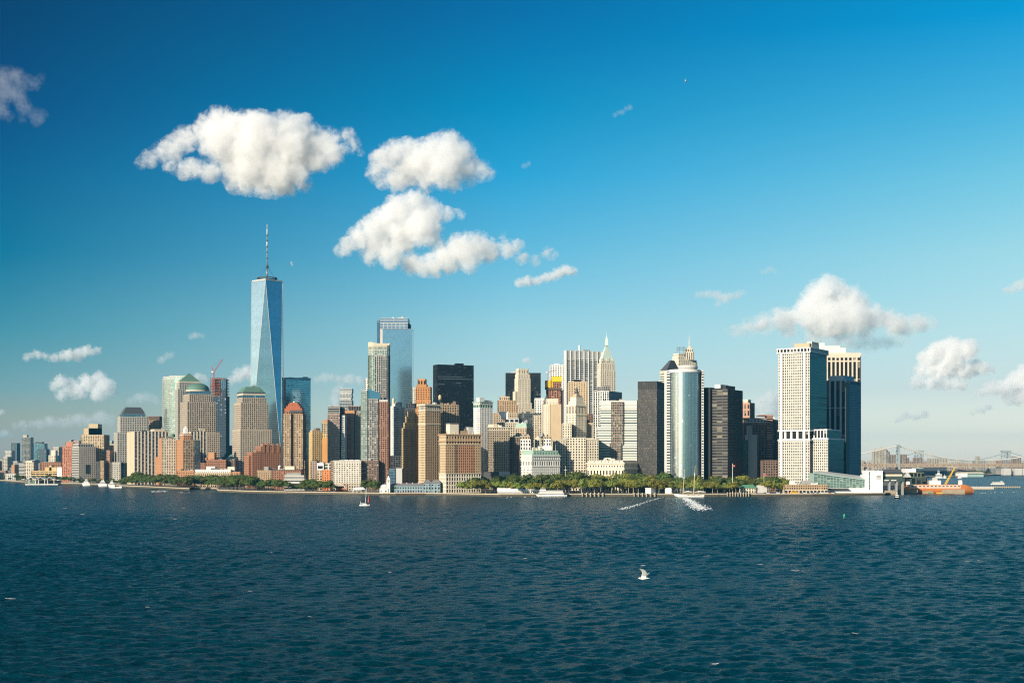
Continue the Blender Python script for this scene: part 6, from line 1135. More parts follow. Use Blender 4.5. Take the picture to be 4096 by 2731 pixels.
# ---- yachts at the left
for i, (px0, px1, yw, yt, lab) in enumerate(((330, 362, 1942, 1914, 'white motor yacht, first from the left along the river walk'), (393, 430, 1945, 1916, 'white motor yacht with a pointed bridge, middle one of three along the river walk'), (434, 461, 1948, 1918, 'white motor yacht nearest the floating dock, last of three'))):
    Y = shoreY(yw + 1) ; k = Y / F; c = L2W((px0 + px1) / 2, Y - 6); L = (px1 - px0) * k; r = empty('motor_yacht', c, lab, 'yacht', 'white motor yachts at the river walk'); m = MB(); hull(m, c, L, 7, 5, PWHITE, 0.0, .15, PWHITE, 1.0, .8); m.build('hull', r)
    zt = gz(yt, Y); 
    for d, (a, e) in enumerate(((.12, .86), (.24, .74), (.36, .62))): m = MB(); z0 = 5 + d * (zt - 5) / 3.4; rbox(m, c, 1, 0, (a - .5) * L, (e - .5) * L, 5 - d, z0, z0 + (zt - 5) / 3.4, PWHITE, .22); rbox(m, c, 1, 0, (a + .05 - .5) * L, (e - .05 - .5) * L, 5.06 - d, z0 + 1.0, z0 + 2.2, G_D, .1); m.build('cabin_deck', r)
    m = MB(); m.tube([(c.x, c.y, zt - 3), (c.x + 1, c.y, zt)], .3, PWHITE, 6); m.build('radar_mast', r)
r = empty('floating_dock', L2W(470, shoreY(1951)), 'white floating dock with small boats beside the river walk', 'dock'); m = MB(); Y = shoreY(1951)
for a, b_, h in ((443, 462, 5), (464, 476, 4), (476, 487, 7)): m = MB(); m.prism([(gx(a, Y), Y), (gx(b_, Y), Y), (gx(b_, Y), Y + 8), (gx(a, Y), Y + 8)], -.3, h * Y / F, PWHITE); m.build('pontoon', r)
# ---- peaked ferry landing at far left
b = Bld('ferry_landing', 'open ferry landing with three white peaked wave roofs at far left', 'ferry landing', shoreY(1939)); Y = b.Y; b.base = .8; f = b.front(100, 232, 24); b.box('deck', f, 1934, 1942, LGREY)
for i in range(3):
    a, w = 103 + i * 37, 46; m = b.new('wave_roof'); rows = []
    for t, yy in ((0, 1919), (.22, 1915), (.38, 1909), (.5, 1906.5), (.66, 1913), (.82, 1917), (1, 1916)): x = gx(a + w * t, Y); z = gz(yy, Y); rows.append([(x, Y - 2, z), (x, Y + 24, z), (x, Y + 24, z - .8), (x, Y - 2, z - .8)])
    m.grid(rows, PWHITE, False, True)
    for t in (.3, .85): b.new('post').tube([(gx(a + w * t, Y), Y, .8), (gx(a + w * t, Y), Y, gz(1914, Y))], .7, PWHITE, 6)
b.box('glass_hall', sub(f, .08, .3, .2, .9), 1922, 1935, G_GREEN); b.box('glass_hall', sub(f, .38, .98, .4, .95), 1921, 1935, G_DD); b.done()
for px in (284, 299):
    Y = shoreY(1936); r = empty('pylon', L2W(px, Y + 3, GZ), ('slim grey lighting pylon, ' + ('left' if px == 284 else 'right') + ' one of the pair on the far left river walk'), 'pylon', 'pair of pylons on the river walk'); m = MB(); m.tube([L2W(px, Y + 3, GZ), P(px, 1890 if px == 284 else 1896, Y + 3)], [1.0, .7], GREY, 6); m.build('shaft', r); m = MB(); m.box(P(px, 1931, Y + 3), (2.4, 2.4, 4), LGREY); m.build('plinth', r)
# ---- park quay: dolphins, sheds, flagpoles
def piles(px0, px1, n, yb, group, lab):
    for i in range(n):
        px = px0 + (px1 - px0) * i / max(1, n - 1); Y = shore_y_at(px) - 3; r = empty('mooring_post', L2W(px, Y), lab, 'mooring post', group); m = MB(); m.tube([L2W(px, Y, -1.5), P(px, yb, Y)], .85, TIMB, 7); m.build('timber', r); m = MB(); p = P(px, yb, Y); m.lathe((p.x, p.y), [(.95, p.z - .6), (.95, p.z), (.1, p.z + .3)], LIME, 8); m.build('cap', r)
piles(2330, 2412, 6, 1970, 'mooring posts right of the white ferry', 'weathered mooring post standing off the quay right of the white ferry'); piles(2537, 2620, 6, 1971, 'mooring posts below the white sheds', 'weathered mooring post standing off the quay below the white sheds'); piles(2910, 2995, 9, 1969, 'mooring posts right of the schooner', 'weathered mooring post standing off the quay right of the schooner')
b = Bld('kiosk_shed', 'white flat roofed shed on the quay, with an open shaded side', 'shed', 1920); f = b.quad(2582, 2604, 2622, 40); b.box('wall', f, 1952, 1976, PWHITE); b.box('roof_slab', inset(f, -.6), 1950.5, 1953, LIME); b.done()
b = Bld('kiosk_shed', 'small white rounded shed just left of the schooner bow', 'shed', 1920); f = b.front(2662, 2686, 7); b.box('wall', f, 1954, 1976, PWHITE); b.hip('roof_slab', f, 1954, 1950.5, PWHITE, .75); b.done()
for px, yt, lab in ((2930, 1853, 'tall white flagpole in front of the second black tower'), (3056, 1890, 'white flagpole near the green roofed park house')):
    Y = 1960; r = empty('flagpole', L2W(px, Y, GZ), lab, 'flagpole'); m = MB(); m.tube([L2W(px, Y, GZ), P(px, yt, Y)], [.45, .25], PWHITE, 6); m.build('pole', r); m = MB(); p = P(px, yt + 5, Y); m.grid([[p + Vector((i * .7, .3 * math.sin(i * 1.1), -j * 1.3 - .1 * i)) for j in range(3)] for i in range(6)], paint((0.4, 0.1, 0.1))); m.build('flag', r)
Y = 1975; r = empty('flagpole', L2W(2262, Y, GZ), 'white pole with a crossbar above the park trees, like a mast', 'flagpole'); m = MB(); m.tube([L2W(2262, Y, GZ), P(2262, 1863, Y)], [.4, .2], PWHITE, 6); m.build('pole', r); m = MB(); m.tube([P(2256, 1880, Y), P(2268, 1880, Y)], .3, PWHITE, 5); m.build('crossbar', r)
b = Bld('park_house', 'low pavilion with a green hipped roof at the right end of the park', 'pavilion', 1950); f = b.front(2964, 3026, 16); b.blk(f, 1951, None, S(CREAM, G_D, 4, 3, .4, .3, .5)); b.hip('green_roof', inset(f, -1.2), 1951, 1938, GREENR, .55); b.box('annex', b.front(3030, 3068, 12, 1952), 1940, 1975, LGREY); b.done()
b = Bld('coast_building', 'long low tan two storey building with small windows below the white grid tower', 'low building', 1925); f = b.front(3138, 3312, 16); st = S(TANB, G_D, 3.2, 2.6, .5, .45, .4); b.blk(f, 1937, 1958, st); b.blk(f, 1958, None, S(LIME, G_D, 5, 4, .3, .2, .6), part='base_wall'); b.clutter(f, 1937, 10, 3, (WHITE, GREY, LGREY)); b.box('penthouse', sub(f, .42, .68, .3, .8), 1922, 1938, GREY); b.box('penthouse', sub(f, .15, .25, .3, .8), 1924, 1938, WHITE); b.done()
# parked cars and a yellow bus in front of it
CARC = [paint(c, .3, .05) for c in ((.7, .7, .68), (.75, .75, .75), (.05, .05, .06), (.3, .32, .34), (.35, .05, .04), (.1, .14, .25))]
def car_mesh(mat, L=4.6, H=1.5, Wd=1.85):
    m = MB(); prof = [(-.5, .25), (-.5, .55), (-.3, .62), (-.16, .98), (.22, 1.0), (.40, .66), (.5, .6), (.5, .25)]; n = len(prof)
    for y0 in (-Wd / 2, Wd / 2): m.poly([(x * L, y0, z * H) for x, z in (prof if y0 > 0 else prof[::-1])], mat)
    for i in range(n): a, b_ = prof[i], prof[(i + 1) % n]; m.poly([(a[0] * L, -Wd / 2, a[1] * H), (b_[0] * L, -Wd / 2, b_[1] * H), (b_[0] * L, Wd / 2, b_[1] * H), (a[0] * L, Wd / 2, a[1] * H)], mat)
    g = MB()
    for s in (-1, 1): g.poly([(x * L, s * (Wd / 2 + .01), z * H) for x, z in ((-.26, .64), (-.15, .93), (.2, .94), (.34, .66))][::-s], G_DD)
    w = MB()
    for x in (-.31, .31):
        for s in (-1, 1): w.lathe2 = None; w.grid([[(x * L + .33 * math.cos(t), s * Wd / 2 * k_, .33 + .33 * math.sin(t)) for t in [2 * math.pi * j / 10 for j in range(10)]] for k_ in (.85, 1.02)], BLACK, True, True); w.poly([(x * L + .33 * math.cos(t), s * Wd / 2 * 1.02, .33 + .33 * math.sin(t)) for t in [2 * math.pi * j / 10 for j in range(10)]][::-s], DGREY)
    return m, g, w
car_protos = []
rr = random.Random(8); rcar = 0
names = ['silver', 'white', 'black', 'grey', 'dark red', 'navy']
for i, px in enumerate(list(range(3062, 3150, 9)) + list(range(3205, 3345, 9))):
    ci = rr.choice([0, 1, 1, 2, 3, 0, 5, 4]); Y = rr.uniform(1914, 1919); r = empty('parked_car', (0, 0, 0), names[ci] + ' car parked on the quay road below the long low tan building' if px > 3150 else names[ci] + ' car parked on the quay road right of the park', 'car', 'cars parked along the quay')
    for mb, nm in zip(car_mesh(CARC[ci]), ('body', 'window', 'wheel')): mb.build(nm, r)
    r.location = (gx(px, Y), Y, GZ); r.rotation_euler = (0, 0, rr.choice((0, math.pi)) + rr.uniform(-.1, .1)); r.scale = (1.0, 1.0, rr.uniform(1.0, 1.35))
Y = 1912; c = L2W(3178, Y, GZ); r = empty('school_bus', c, 'yellow bus parked on the quay road below the white grid tower', 'bus'); YB = paint((0.75, 0.40, 0.03), .5, .05); m = MB(); m.box(c + Vector((0, 0, 1.9)), (9.6, 2.5, 2.6), YB); m.box(c + Vector((-5.3, 0, 1.3)), (1.4, 2.3, 1.4), YB); m.build('body', r); m = MB(); m.box(c + Vector((.2, 0, 2.4)), (8.8, 2.54, .8), G_D); m.build('window', r)
for x in (-3.6, 3.2): m = MB(); m.grid([[c + Vector((x + .5 * math.cos(t), s * 1.28, .5 + .5 * math.sin(t))) for t in [2 * math.pi * j / 12 for j in range(12)]] for s in (-1, 1)], BLACK, True, True); m.build('wheel', r)
# ---- ferry terminals
def terminal():
    Y = 1960; b = Bld('ferry_terminal', 'glass fronted ferry terminal with a long sloping pale roof and white end block', 'ferry terminal', Y); f = b.front(3256, 3462, 34)
    zL, zR, z0 = b.z(1889), b.z(1917), b.z(1953); nb = 16; u0, u1 = f[0][0], f[1][0]; FR = AQUA; m = b.mb('glass_wall')
    m.poly([(u0, Y, z0), (u1, Y, z0), (u1, Y, zR), (u0, Y, zL)], G_GREEN, uv=[(0, 0), (nb, 0), (nb, 5), (0, 9)]); m = b.mb('frame')
    for k in range(nb + 1): t = k / nb; x = u0 + (u1 - u0) * t; zz = zL + (zR - zL) * t; m.box((x, Y - .3, (z0 + zz) / 2), (.5, .5, zz - z0), FR)
    for k in range(5): t = k / 5; m.poly([(u0, Y - .45, z0 + (zL - z0) * t), (u1, Y - .45, z0 + (zR - z0) * t), (u1, Y - .45, z0 + (zR - z0) * t + .5), (u0, Y - .45, z0 + (zL - z0) * t + .5)], FR)
    m = b.mb('sloping_roof'); a = 1.5; q = [(u0 - 2, Y - 2.5, zL + .2), (u1, Y - 2.5, zR + .2), (u1, Y + 34, zR + 5), (u0 + 15, Y + 34, zL + 2.4)]; m.poly(q, LGREY); m.poly([(p[0], p[1], p[2] - a) for p in q][::-1], AQUA)
    for i in range(4): p, r_ = q[i], q[(i + 1) % 4]; m.poly([(p[0], p[1], p[2] - a), (r_[0], r_[1], r_[2] - a), r_, p], AQUA)
    b.box('side_wall', [(u0, Y + .2), (u0 + 1, Y + .2), (u0 + 1, Y + 33), (u0, Y + 33)], 1892, 1953, AQUA); b.box('base', b.front(3312, 3470, 30, Y - 1), 1951, 1972, PWHITE); b.box('canopy', b.front(3310, 3395, 8, Y - 8), 1952, 1955, DGREY)
    w = b.front(3461, 3531, 28, Y - 3); b.box('end_block', sub(w, .12, 1, 0, 1), 1881, 1982, PWHITE); b.box('end_block', sub(w, 0, .12, 0, 1), 1898, 1982, PWHITE); m = b.mb('window_strip'); x = gx(3476, Y - 3.1); 
    m.poly([(x, Y - 3.08, b.z(1958)), (x + 1.4, Y - 3.08, b.z(1958)), (x + 1.4, Y - 3.08, b.z(1886)), (x, Y - 3.08, b.z(1886))], G_GREEN, uv=[(0, 0), (1, 0), (1, 12), (0, 12)])
    s = b.mb('name_panel'); xx, zz = gx(3505, Y - 3), b.z(1917)
    s.poly([(xx, Y - 3.1, zz), (gx(3521, Y), Y - 3.1, zz), (gx(3521, Y), Y - 3.1, b.z(1900)), (xx, Y - 3.1, b.z(1900))], LGREY)
    for k in range(5): x = gx(3507 + k * 2.9, Y); s.poly([(x, Y - 3.16, b.z(1907)), (x + .6, Y - 3.16, b.z(1907)), (x + .6, Y - 3.16, b.z(1903)), (x, Y - 3.16, b.z(1903))], SLATE)
    b.clutter(w, 1881, 3, 2.5); b.mast(3474, 1868, 1881, 1.2); b.mast(3525, 1868, 1881, 1.2)
    h = b.front(3528, 3612, 30, Y + 2); b.box('slip_hall', sub(h, 0, 1, .1, 1), 1892, 1925, DKG); b.hip('slip_roof', sub(h, -.03, 1.02, .0, 1), 1892, 1876, SLATE, .7); b.box('slip_beam', sub(h, 0, 1.05, -.02, .1), 1914, 1926, DKG); b.box('slip_windows', sub(h, .0, .98, .085, .099), 1896, 1904, CREAM)
    for u in (.0, .34, .68, .97): b.box('slip_pier', sub(h, u, u + .06, .0, .25), 1926, 1982, GREY)
    for u in (.06, .42): b.box('slip_awning', sub(h, u, u + .26, -.03, .0), 1919, 1922, PWHITE)
    b.done()
terminal()
b = Bld('old_terminal', 'dark green iron ferry building with arched bays right of the white terminal block', 'ferry terminal', 2060); f = b.front(3622, 3708, 34); b.blk(f, 1908, None, S(DKG, G_DD, 12, 8, .3, .15, 1.0)); b.blk(sub(f, .25, .92, .1, .9), 1888, 1908, S(paint((.12, .14, .1)), G_DD, 6, 5, .3, .2, .6)); b.box('attic', sub(f, .05, .55, .2, .8), 1874, 1890, PWHITE); b.box('attic', sub(f, .5, .9, .2, .8), 1871, 1874, AQUA); b.hip('gable', sub(f, .0, .25, -.1, .4), 1908, 1886, LGREY, .1); b.clutter(f, 1874, 4, 3); b.done()
# ---- orange ferry with pilings
def orange_ferry():
    Y = shoreY(1974.5); k = Y / F; c = L2W(3745, Y + 6); L = 300 * k; r = empty('ferry', c, 'big orange double ended ferry berthed at the right with white upper works', 'ferry'); m = MB()
    rows = []
    for t, yt in ((0, 1966), (.05, 1952), (.14, 1940), (.3, 1937), (.5, 1937), (.7, 1937), (.86, 1938), (.95, 1946), (1, 1958)):
        x = c.x + (t - .5) * L; w = 9 * min(1, math.sin(math.pi * (t * .94 + .03)) * 2.2); z = gz(yt, Y); rows.append([(x, c.y - w, z), (x, c.y - w * .98, z * .5), (c.x + (t - .5) * L * .96, c.y - w * .7, -.6), (c.x + (t - .5) * L * .96, c.y + w * .7, -.6), (x, c.y + w * .98, z * .5), (x, c.y + w, z)])
    m.grid(rows, ORNG); [m.poly([rows[i][0], rows[i][5], rows[i + 1][5], rows[i + 1][0]][::-1], ORNG) for i in range(8)]; m.build('hull', r)
    z1 = gz(1937, Y); m = MB(); rbox(m, c, 1, 0, -L * .38, L * .30, 18.5, gz(1952, Y), gz(1939, Y), paint((.70, .50, .38), .7), 0); m.build('deck_stripe', r)
    for i in range(13): m = MB(); x = -L * .36 + i * L * .052; rbox(m, c, 1, 0, x, x + L * .028, 18.8, gz(1946, Y), gz(1942.5, Y), G_DD); m.build('window', r)
    m = MB(); rbox(m, c, 1, 0, -L * .09, L * .05, 9, z1, gz(1921, Y), PWHITE); m.build('deckhouse', r); m = MB(); rbox(m, c, 1, 0, -L * .05, L * .01, 6, gz(1921, Y), gz(1909, Y), LGREY, .2); m.build('funnel', r)
    for a, h in ((-.38, 1925), (.32, 1920)): m = MB(); rbox(m, c, 1, 0, L * a - 2.2, L * a + 2.2, 6, z1, gz(h, Y), PWHITE, .15); m.build('wheelhouse', r)
orange_ferry()
r = empty('crane_barge', L2W(3770, 2015), 'yellow lattice crane boom rising over the orange ferry', 'crane'); m = MB(); m.box(L2W(3760, 2045, 1.2), (26, 10, 2.4), RUSTB); m.build('barge', r); YC = paint((0.75, 0.48, 0.05), .5); m = MB(); A, Bq = P(3782, 1936, 2045), P(3819, 1871, 2045); s = 1.1
for dx, dy in ((-s, -s), (s, -s), (s, s), (-s, s)): m.tube([A + Vector((dx, dy, 0)), Bq + Vector((dx * .5, dy * .5, 0))], .3, YC, 4)
for i in range(9): t0, t1 = i / 9, (i + 1) / 9; p, q = A.lerp(Bq, t0), A.lerp(Bq, t1); m.tube([p + Vector((-s, -s, 0)), q + Vector((s * .7, -s * .7, 0))], .2, YC, 3); m.tube([p + Vector((s, -s, 0)), q + Vector((-s * .7, -s * .7, 0))], .2, YC, 3)
m.build('boom', r); m = MB(); m.box(P(3780, 1945, 2045), (5, 4, 4), YC); m.build('cab', r); m = MB(); m.tube([Bq, P(3816, 1940, 2045)], .1, DGREY, 3); m.build('cable', r)
def fender(px0, px1, yt, Y, lab):
    r = empty('timber_fender', L2W((px0 + px1) / 2, Y), lab, 'timber fender'); m = MB(); n = int((px1 - px0) * Y / F / .9)
    for i in range(n): x = gx(px0, Y) + i * .9; m.prism([(x, Y - .35), (x + .7, Y - .35), (x + .7, Y + .35), (x, Y + .35)], -1.5, gz(yt + rr.uniform(-2.5, 2.5), Y), TIMB)
    m.build('planking', r); m = MB(); m.box(((gx(px0, Y) + gx(px1, Y)) / 2, Y - .5, 1.0), (gx(px1, Y) - gx(px0, Y), .4, .5), RUSTB); m.build('waler', r)
fender(3530, 3590, 1962, 1962, 'old timber fender wall beside the white terminal block'); fender(3590, 3672, 1958, 2006, 'tall timber fender wall in front of the orange ferry bow'); fender(3690, 3735, 1964, 2000, 'broken timber fender wall in front of the orange ferry middle'); fender(3768, 3860, 1957, 2004, 'long timber fender wall in front of the orange ferry stern')
r = empty('work_raft', L2W(3750, 1990), 'low rusty work raft with yellow gear before the orange ferry', 'raft'); m = MB(); m.box(L2W(3755, 1992, .5), (44, 6, 1.4), RUSTB); m.build('deck', r); m = MB(); m.box(L2W(3757, 1991, 2.1), (8, 2.5, 2), YB); m.build('machine', r); m = MB(); m.box(L2W(3720, 1991, 2.0), (5, 2.5, 1.8), GREENR); m.build('container', r)
r = empty('pier', L2W(3960, 2400), 'long low concrete pier reaching right from the orange ferry', 'pier'); m = MB(); Y = shoreY(1957); m.prism([(gx(3872, Y), Y), (gx(3976, Y), Y), (gx(3976, Y), Y + 16), (gx(3872, Y), Y + 16)], 1.5, gz(1946, Y), LGREY, True, True); m.build('deck', r); Y2 = shoreY(1952); m = MB(); m.prism([(gx(3880, Y2), Y2), (gx(4082, Y2), Y2), (gx(4082, Y2), Y2 + 10), (gx(3880, Y2), Y2 + 10)], 1.4, gz(1945.5, Y2), TIMB, True, True); m.build('walkway', r)
for i in range(24): mm = MB(); x = gx(3880 + i * 8.6, Y2); mm.tube([(x, Y2 - .3, -1.5), (x, Y2 - .3, gz(1943, Y2))], .5, TIMB, 5); mm.build('pile', r)
m = MB(); m.prism([(gx(3872, Y), Y - .2), (gx(3976, Y), Y - .2), (gx(3976, Y), Y + 1), (gx(3872, Y), Y + 1)], -1.5, 1.6, TIMB, True, True); m.build('fender_wall', r)
# ---- far east river: boats, sheds, bridge, towers
for px0, px1, yw, yt, lab in ((3738, 3772, 1911, 1884, 'white yacht with a raked mast under the bridge'), (3772, 3786, 1911, 1898, 'small white boat beside the yacht under the bridge'), (3830, 3846, 1911, 1899, 'small white boat moored left of the long white pier shed')): ferry(lab, px0, px1, yw + 1.5, yt, PWHITE, 1, (.15, .85), None, (.35, .6), 2.5, 'moored_boat', 'boat')
b = Bld('pier_shed', 'long white and teal pier shed on the far shore under the bridge', 'shed', 4420); f = b.front(3838, 3936, 40); b.box('wall', sub(f, 0, .33, 0, 1), 1891, 1907, PWHITE); b.box('wall', sub(f, .33, 1, .1, 1), 1892, 1907, AQUA); b.hip('shed_roof', inset(f, -2), 1892, 1888, CREAM, .85); b.done()
BRS = paint((0.42, 0.33, 0.24), .7); BRT = paint((0.28, 0.33, 0.34), .6); BRC = paint((0.50, 0.49, 0.45), .7)
def bridge():
    Y = 4570; r = empty('suspension_bridge', L2W(3597, Y), 'long suspension bridge with a slim grey tower and pale main cables', 'bridge'); xl, xr = gx(3300, Y), gx(5000, Y); z0, z1 = gz(1867, Y), gz(1853, Y); m = MB()
    m.prism([(xl, Y), (xr, Y), (xr, Y + 30), (xl, Y + 30)], z1 - 2, z1, BRS, True, True); m.prism([(xl, Y), (xr, Y), (xr, Y + 30), (xl, Y + 30)], z0, z0 + 2, BRS, True, True)
    n = 150
    for i in range(n): x = xl + (xr - xl) * i / n; d = (xr - xl) / n; m.prism([(x, Y - .4), (x + 1.2, Y - .4), (x + 1.2, Y + .4), (x, Y + .4)], z0, z1, BRS, False); m.tube([(x, Y, z0 + 1), (x + d, Y, z1 - 1)] if i % 2 else [(x, Y, z1 - 1), (x + d, Y, z0 + 1)], .8, BRS, 4, False)
    m.prism([(xl, Y + 3), (xr, Y + 3), (xr, Y + 28), (xl, Y + 28)], z0 + 2.5, z1 - 2.5, BRS, True, True); m.build('deck_truss', r)
    for px in (3597, 4262):
        m = MB(); x = gx(px, Y); ph = 11 * Y / F / 2
        for dy in (2, 28): m.prism([(x - ph * .75, Y + dy - 3), (x + ph * .75, Y + dy - 3), (x + ph * .75, Y + dy + 3), (x - ph * .75, Y + dy + 3)], -1, gz(1783, Y), BRT, True, False, None, [(x - ph * .5, Y + dy - 2.5), (x + ph * .5, Y + dy - 2.5), (x + ph * .5, Y + dy + 2.5), (x - ph * .5, Y + dy + 2.5)])
        for yy in (1790, 1812, 1835): m.box((x, Y + 15, gz(yy, Y)), (ph, 24, 4), BRT)
        m.box((x, Y + 15, gz(1781, Y)), (ph * 1.6, 34, 4), BRT); m.tube([(x, Y + 15, gz(1781, Y)), (x, Y + 15, gz(1774, Y))], 1.2, BRT, 6); m.build('tower', r)
    def cab(px): 
        if px < 3597: t = (3597 - px) / 300.0; return 1781 + 62 * t * (1.18 - .18 * t) * 1.0
        t = (px - 3929.5) / 332.5; return 1842 - (1842 - 1781) * t * t
    for dy in (0, 30):
        m = MB(); xs = list(range(3300, 5000, 14)); m.tube([P(min(px, 4590), cab(px) if px <= 4262 else 1781 + (px - 4262) * .2, Y) if False else Vector((gx(px, Y), Y + dy, gz(cab(px) if px <= 4262 else min(1850, 1781 + (px - 4262) * .2), Y))) for px in xs], 1.45, BRC, 6); m.build('main_cable', r)
    for px in range(3430, 4230, 9):
        m = MB(); m.tube([(gx(px, Y), Y, gz(cab(px), Y)), (gx(px, Y), Y, z1)], .22, BRC, 3, False); m.build('hanger', r)
bridge()
def far_bridge():
    Y = 6100; r = empty('truss_bridge', L2W(3850, Y), 'paler steel bridge with two lattice towers far behind the suspension bridge', 'bridge'); m = MB(); xl, xr = gx(3450, Y), gx(4900, Y); m.prism([(xl, Y), (xr, Y), (xr, Y + 30), (xl, Y + 30)], gz(1848, Y), gz(1840, Y), BRT, True, True); m.build('deck', r)
    for px in (3680, 4028):
        m = MB(); 
        for s in (-1, 1):
            for dy in (0, 30): m.tube([(gx(px + s * 15, Y), Y + dy, 0), (gx(px + s * 11, Y), Y + dy, gz(1805, Y))], 2.6, BRT, 5)
        for yy in (1806, 1822, 1838): m.box((gx(px, Y), Y + 15, gz(yy, Y)), (32 * Y / F, 34, 4), BRT)
        ys = (1838, 1822, 1806)
        for a, b_ in zip(ys, ys[1:]): m.tube([P(px - 13, a, Y), P(px + 13, b_, Y)], 1.2, BRT, 4); m.tube([P(px + 13, a, Y), P(px - 13, b_, Y)], 1.2, BRT, 4)
        m.box((gx(px, Y), Y + 15, gz(1803, Y)), (34 * Y / F, 36, 5), BRT); m.build('lattice_tower', r)
    m = MB(); m.tube([(gx(px, Y), Y, gz(1842 - 36 * ((px - 3854) / 174) ** 2 if 3680 <= px <= 4028 else min(1838, 1806 + .28 * min(abs(px - 3680), abs(px - 4028))), Y)) for px in range(3560, 4200, 12)], 1.3, BRT, 4); m.build('main_cable', r)
far_bridge()
# ---- distant buildings: each stands by itself
def far(px0, px1, yt, Y, col, gl, lab, group=None, name='distant_building', cat='building', bw=5, fh=4, pier=.5, sp=.5, dep=30, tops=(), v0=.2):
    b = Bld(name, lab, cat, Y); b.group = group; f = b.front(px0, px1, dep); b.blk(f, yt, None, S(col, gl, fh, bw, pier, sp, .5) if gl else blank(col))
    for u0, u1, y in tops: b.box('penthouse', sub(f, u0, u1, v0, .8), y, yt, col)
    b.done()
HZ = [paint(c) for c in ((.34, .30, .25), (.42, .38, .31), (.26, .2, .16), (.3, .19, .14), (.48, .44, .37), (.24, .24, .23))]
rf = random.Random(21)
far(45, 68, 1771, 4600, SLATE, G_BLUE, 'slim dark blue tower, leftmost of the far glass towers', None, 'distant_tower', 'office tower'); far(88, 122, 1748, 4700, PALEG, G_B, 'pale glass tower with a notched top among the far left towers', None, 'distant_tower', 'office tower', 4, 4, .1, .2, 30, ((.05, .5, 1739),)); far(134, 178, 1773, 4500, SLATE, G_BLUE, 'wide dark blue tower with a red tipped roof box in the far left distance', None, 'distant_tower', 'office tower', 5, 4, .1, .2, 30, ((.1, .75, 1767),)); far(150, 186, 1795, 4450, SLATE, G_BLUE, 'lower dark blue block in front of the wide dark blue tower', None, 'distant_tower', 'office tower')
far(193, 222, 1820, 4000, CREAM, G_D, 'stepped cream block right of the far blue towers', None, 'distant_building', 'building', 4, 4, .5, .5, 30, ((.3, .9, 1800),)); far(212, 236, 1787, 4050, LIME, G_D, 'narrow cream tower right of the far blue towers', None, 'distant_tower', 'office tower'); far(236, 252, 1792, 4300, SLATE, G_D, 'thin dark tower behind the narrow cream tower', None, 'distant_tower', 'office tower'); far(18, 46, 1802, 4200, LGREY, G_D, 'grey white slab left of the slim dark blue tower', None, 'distant_tower', 'office tower')
far(323, 417, 1738, 3020, BUFF, G_LIT, 'tan and glass apartment tower with white rooftop tank at left', None, 'apartment_tower', APT, 4, 3.2, .45, .35, 40, ((.12, .72, 1712), (.33, .72, 1695)), 0.02)
b = Bld('apartment_tower', 'grey windowed apartment block with a pale ribbed top floor near the yachts', APT, 2960); f = b.quad(287, 316, 383, 50, maxd=50); b.blk(f, 1787, None, [S(PALEG, G_D, 4, 4.4, .62, .55, .5), blank(GREY), blank(GREY), S(PALEG, G_DD, 3.6, 30, 0, .5, .5)]); b.blk(sub(f, .02, .95, .1, .9), 1774, 1787, S(LGREY, G_B, 6, 3, .3, .2, .4)); b.box('side_wing', sub(f, 1, 1.18, .1, .9), 1800, 1915, paint((.13, .12, .11))); b.box('glass_bay', sub(f, .4, .62, -.02, .1), 1858, 1893, G_B); b.done()
far(247, 291, 1784, 3020, paint((.5, .2, .12)), G_LIT, 'red brick and white banded apartment block at left', None, 'apartment_block', APT, 3.5, 3.2, .5, .4, 30, ((.3, .9, 1770),)); far(262, 318, 1766, 3100, ROSE, G_D, 'brownish block with roof sheds behind the red and white banded block', None, 'apartment_block', APT, 4, 3.5, .5, .5, 30, ((.2, .35, 1758), (.5, .9, 1762)))
far(161, 246, 1848, 3230, RED, G_DD, 'long dark red brick warehouse at left', None, 'warehouse', 'warehouse', 5, 4, .5, .5); far(126, 228, 1882, 3110, YEL, G_D, 'long low yellow building behind the peaked ferry landing', None, 'low_building', 'low building', 9, 5, .1, .5, 30, ((.5, .95, 1868), (.66, .75, 1860))); far(228, 248, 1868, 3060, PWHITE, None, 'plain white box building beside the red and white banded block'); far(75, 100, 1853, 3300, LGREY, G_D, 'banded white and grey low apartment block at far left', None, 'apartment_block', APT, 30, 3.3, 0, .5); far(98, 136, 1848, 3250, CREAM, G_D, 'pale gridded apartment block at far left', None, 'apartment_block', APT, 4, 3.3, .4, .4, 30, ((.1, .7, 1842),)); far(136, 160, 1852, 3400, GREY, G_B, 'grey glass block at far left beside the pale gridded block')
far(446, 483, 1848, 2790, PALEG, G_D, 'pale stone low block with small square windows below the pale stepped tower', None, 'office_block', 'office block', 4.2, 4, .6, .55); far(482, 500, 1850, 2800, SLATE, G_BLUE, 'narrow dark blue glass slot building beside the pale stone low block'); far(399, 417, 1842, 2870, TANB, G_D, 'narrow tan brick house between dark shaded blocks near the yachts'); far(383, 400, 1845, 2890, DGREY, G_DD, 'dark shaded block just right of the grey windowed block'); far(417, 446, 1850, 2880, BROWN, G_DD, 'dark shaded block left of the pale stone low block'); far(415, 458, 1780, 3100, TAN, G_D, 'tan block with roof gear in front of the pale stepped tower', None, 'apartment_block', APT, 4, 4, .5, .5, 30, ((.3, .9, 1774),)); far(418, 448, 1762, 3600, AQUA, G_BLUE, 'teal glass block with a sharp corner left of the pale stepped tower'); far(425, 440, 1800, 2950, PINKB, G_D, 'thin pink brick block left of the pale stepped tower')
x = -30
while x < 330:
    w = rf.uniform(14, 34); yt = rf.uniform(1838, 1862) - (12 if x < 60 else 0)
    far(x, x + w, yt, rf.uniform(3500, 4300), rf.choice(HZ), G_D, 'low hazy block in the jumble of roofs along the far left shore', 'low blocks along the far left shore', dep=40); x += w * rf.uniform(.6, .95)
x = -30
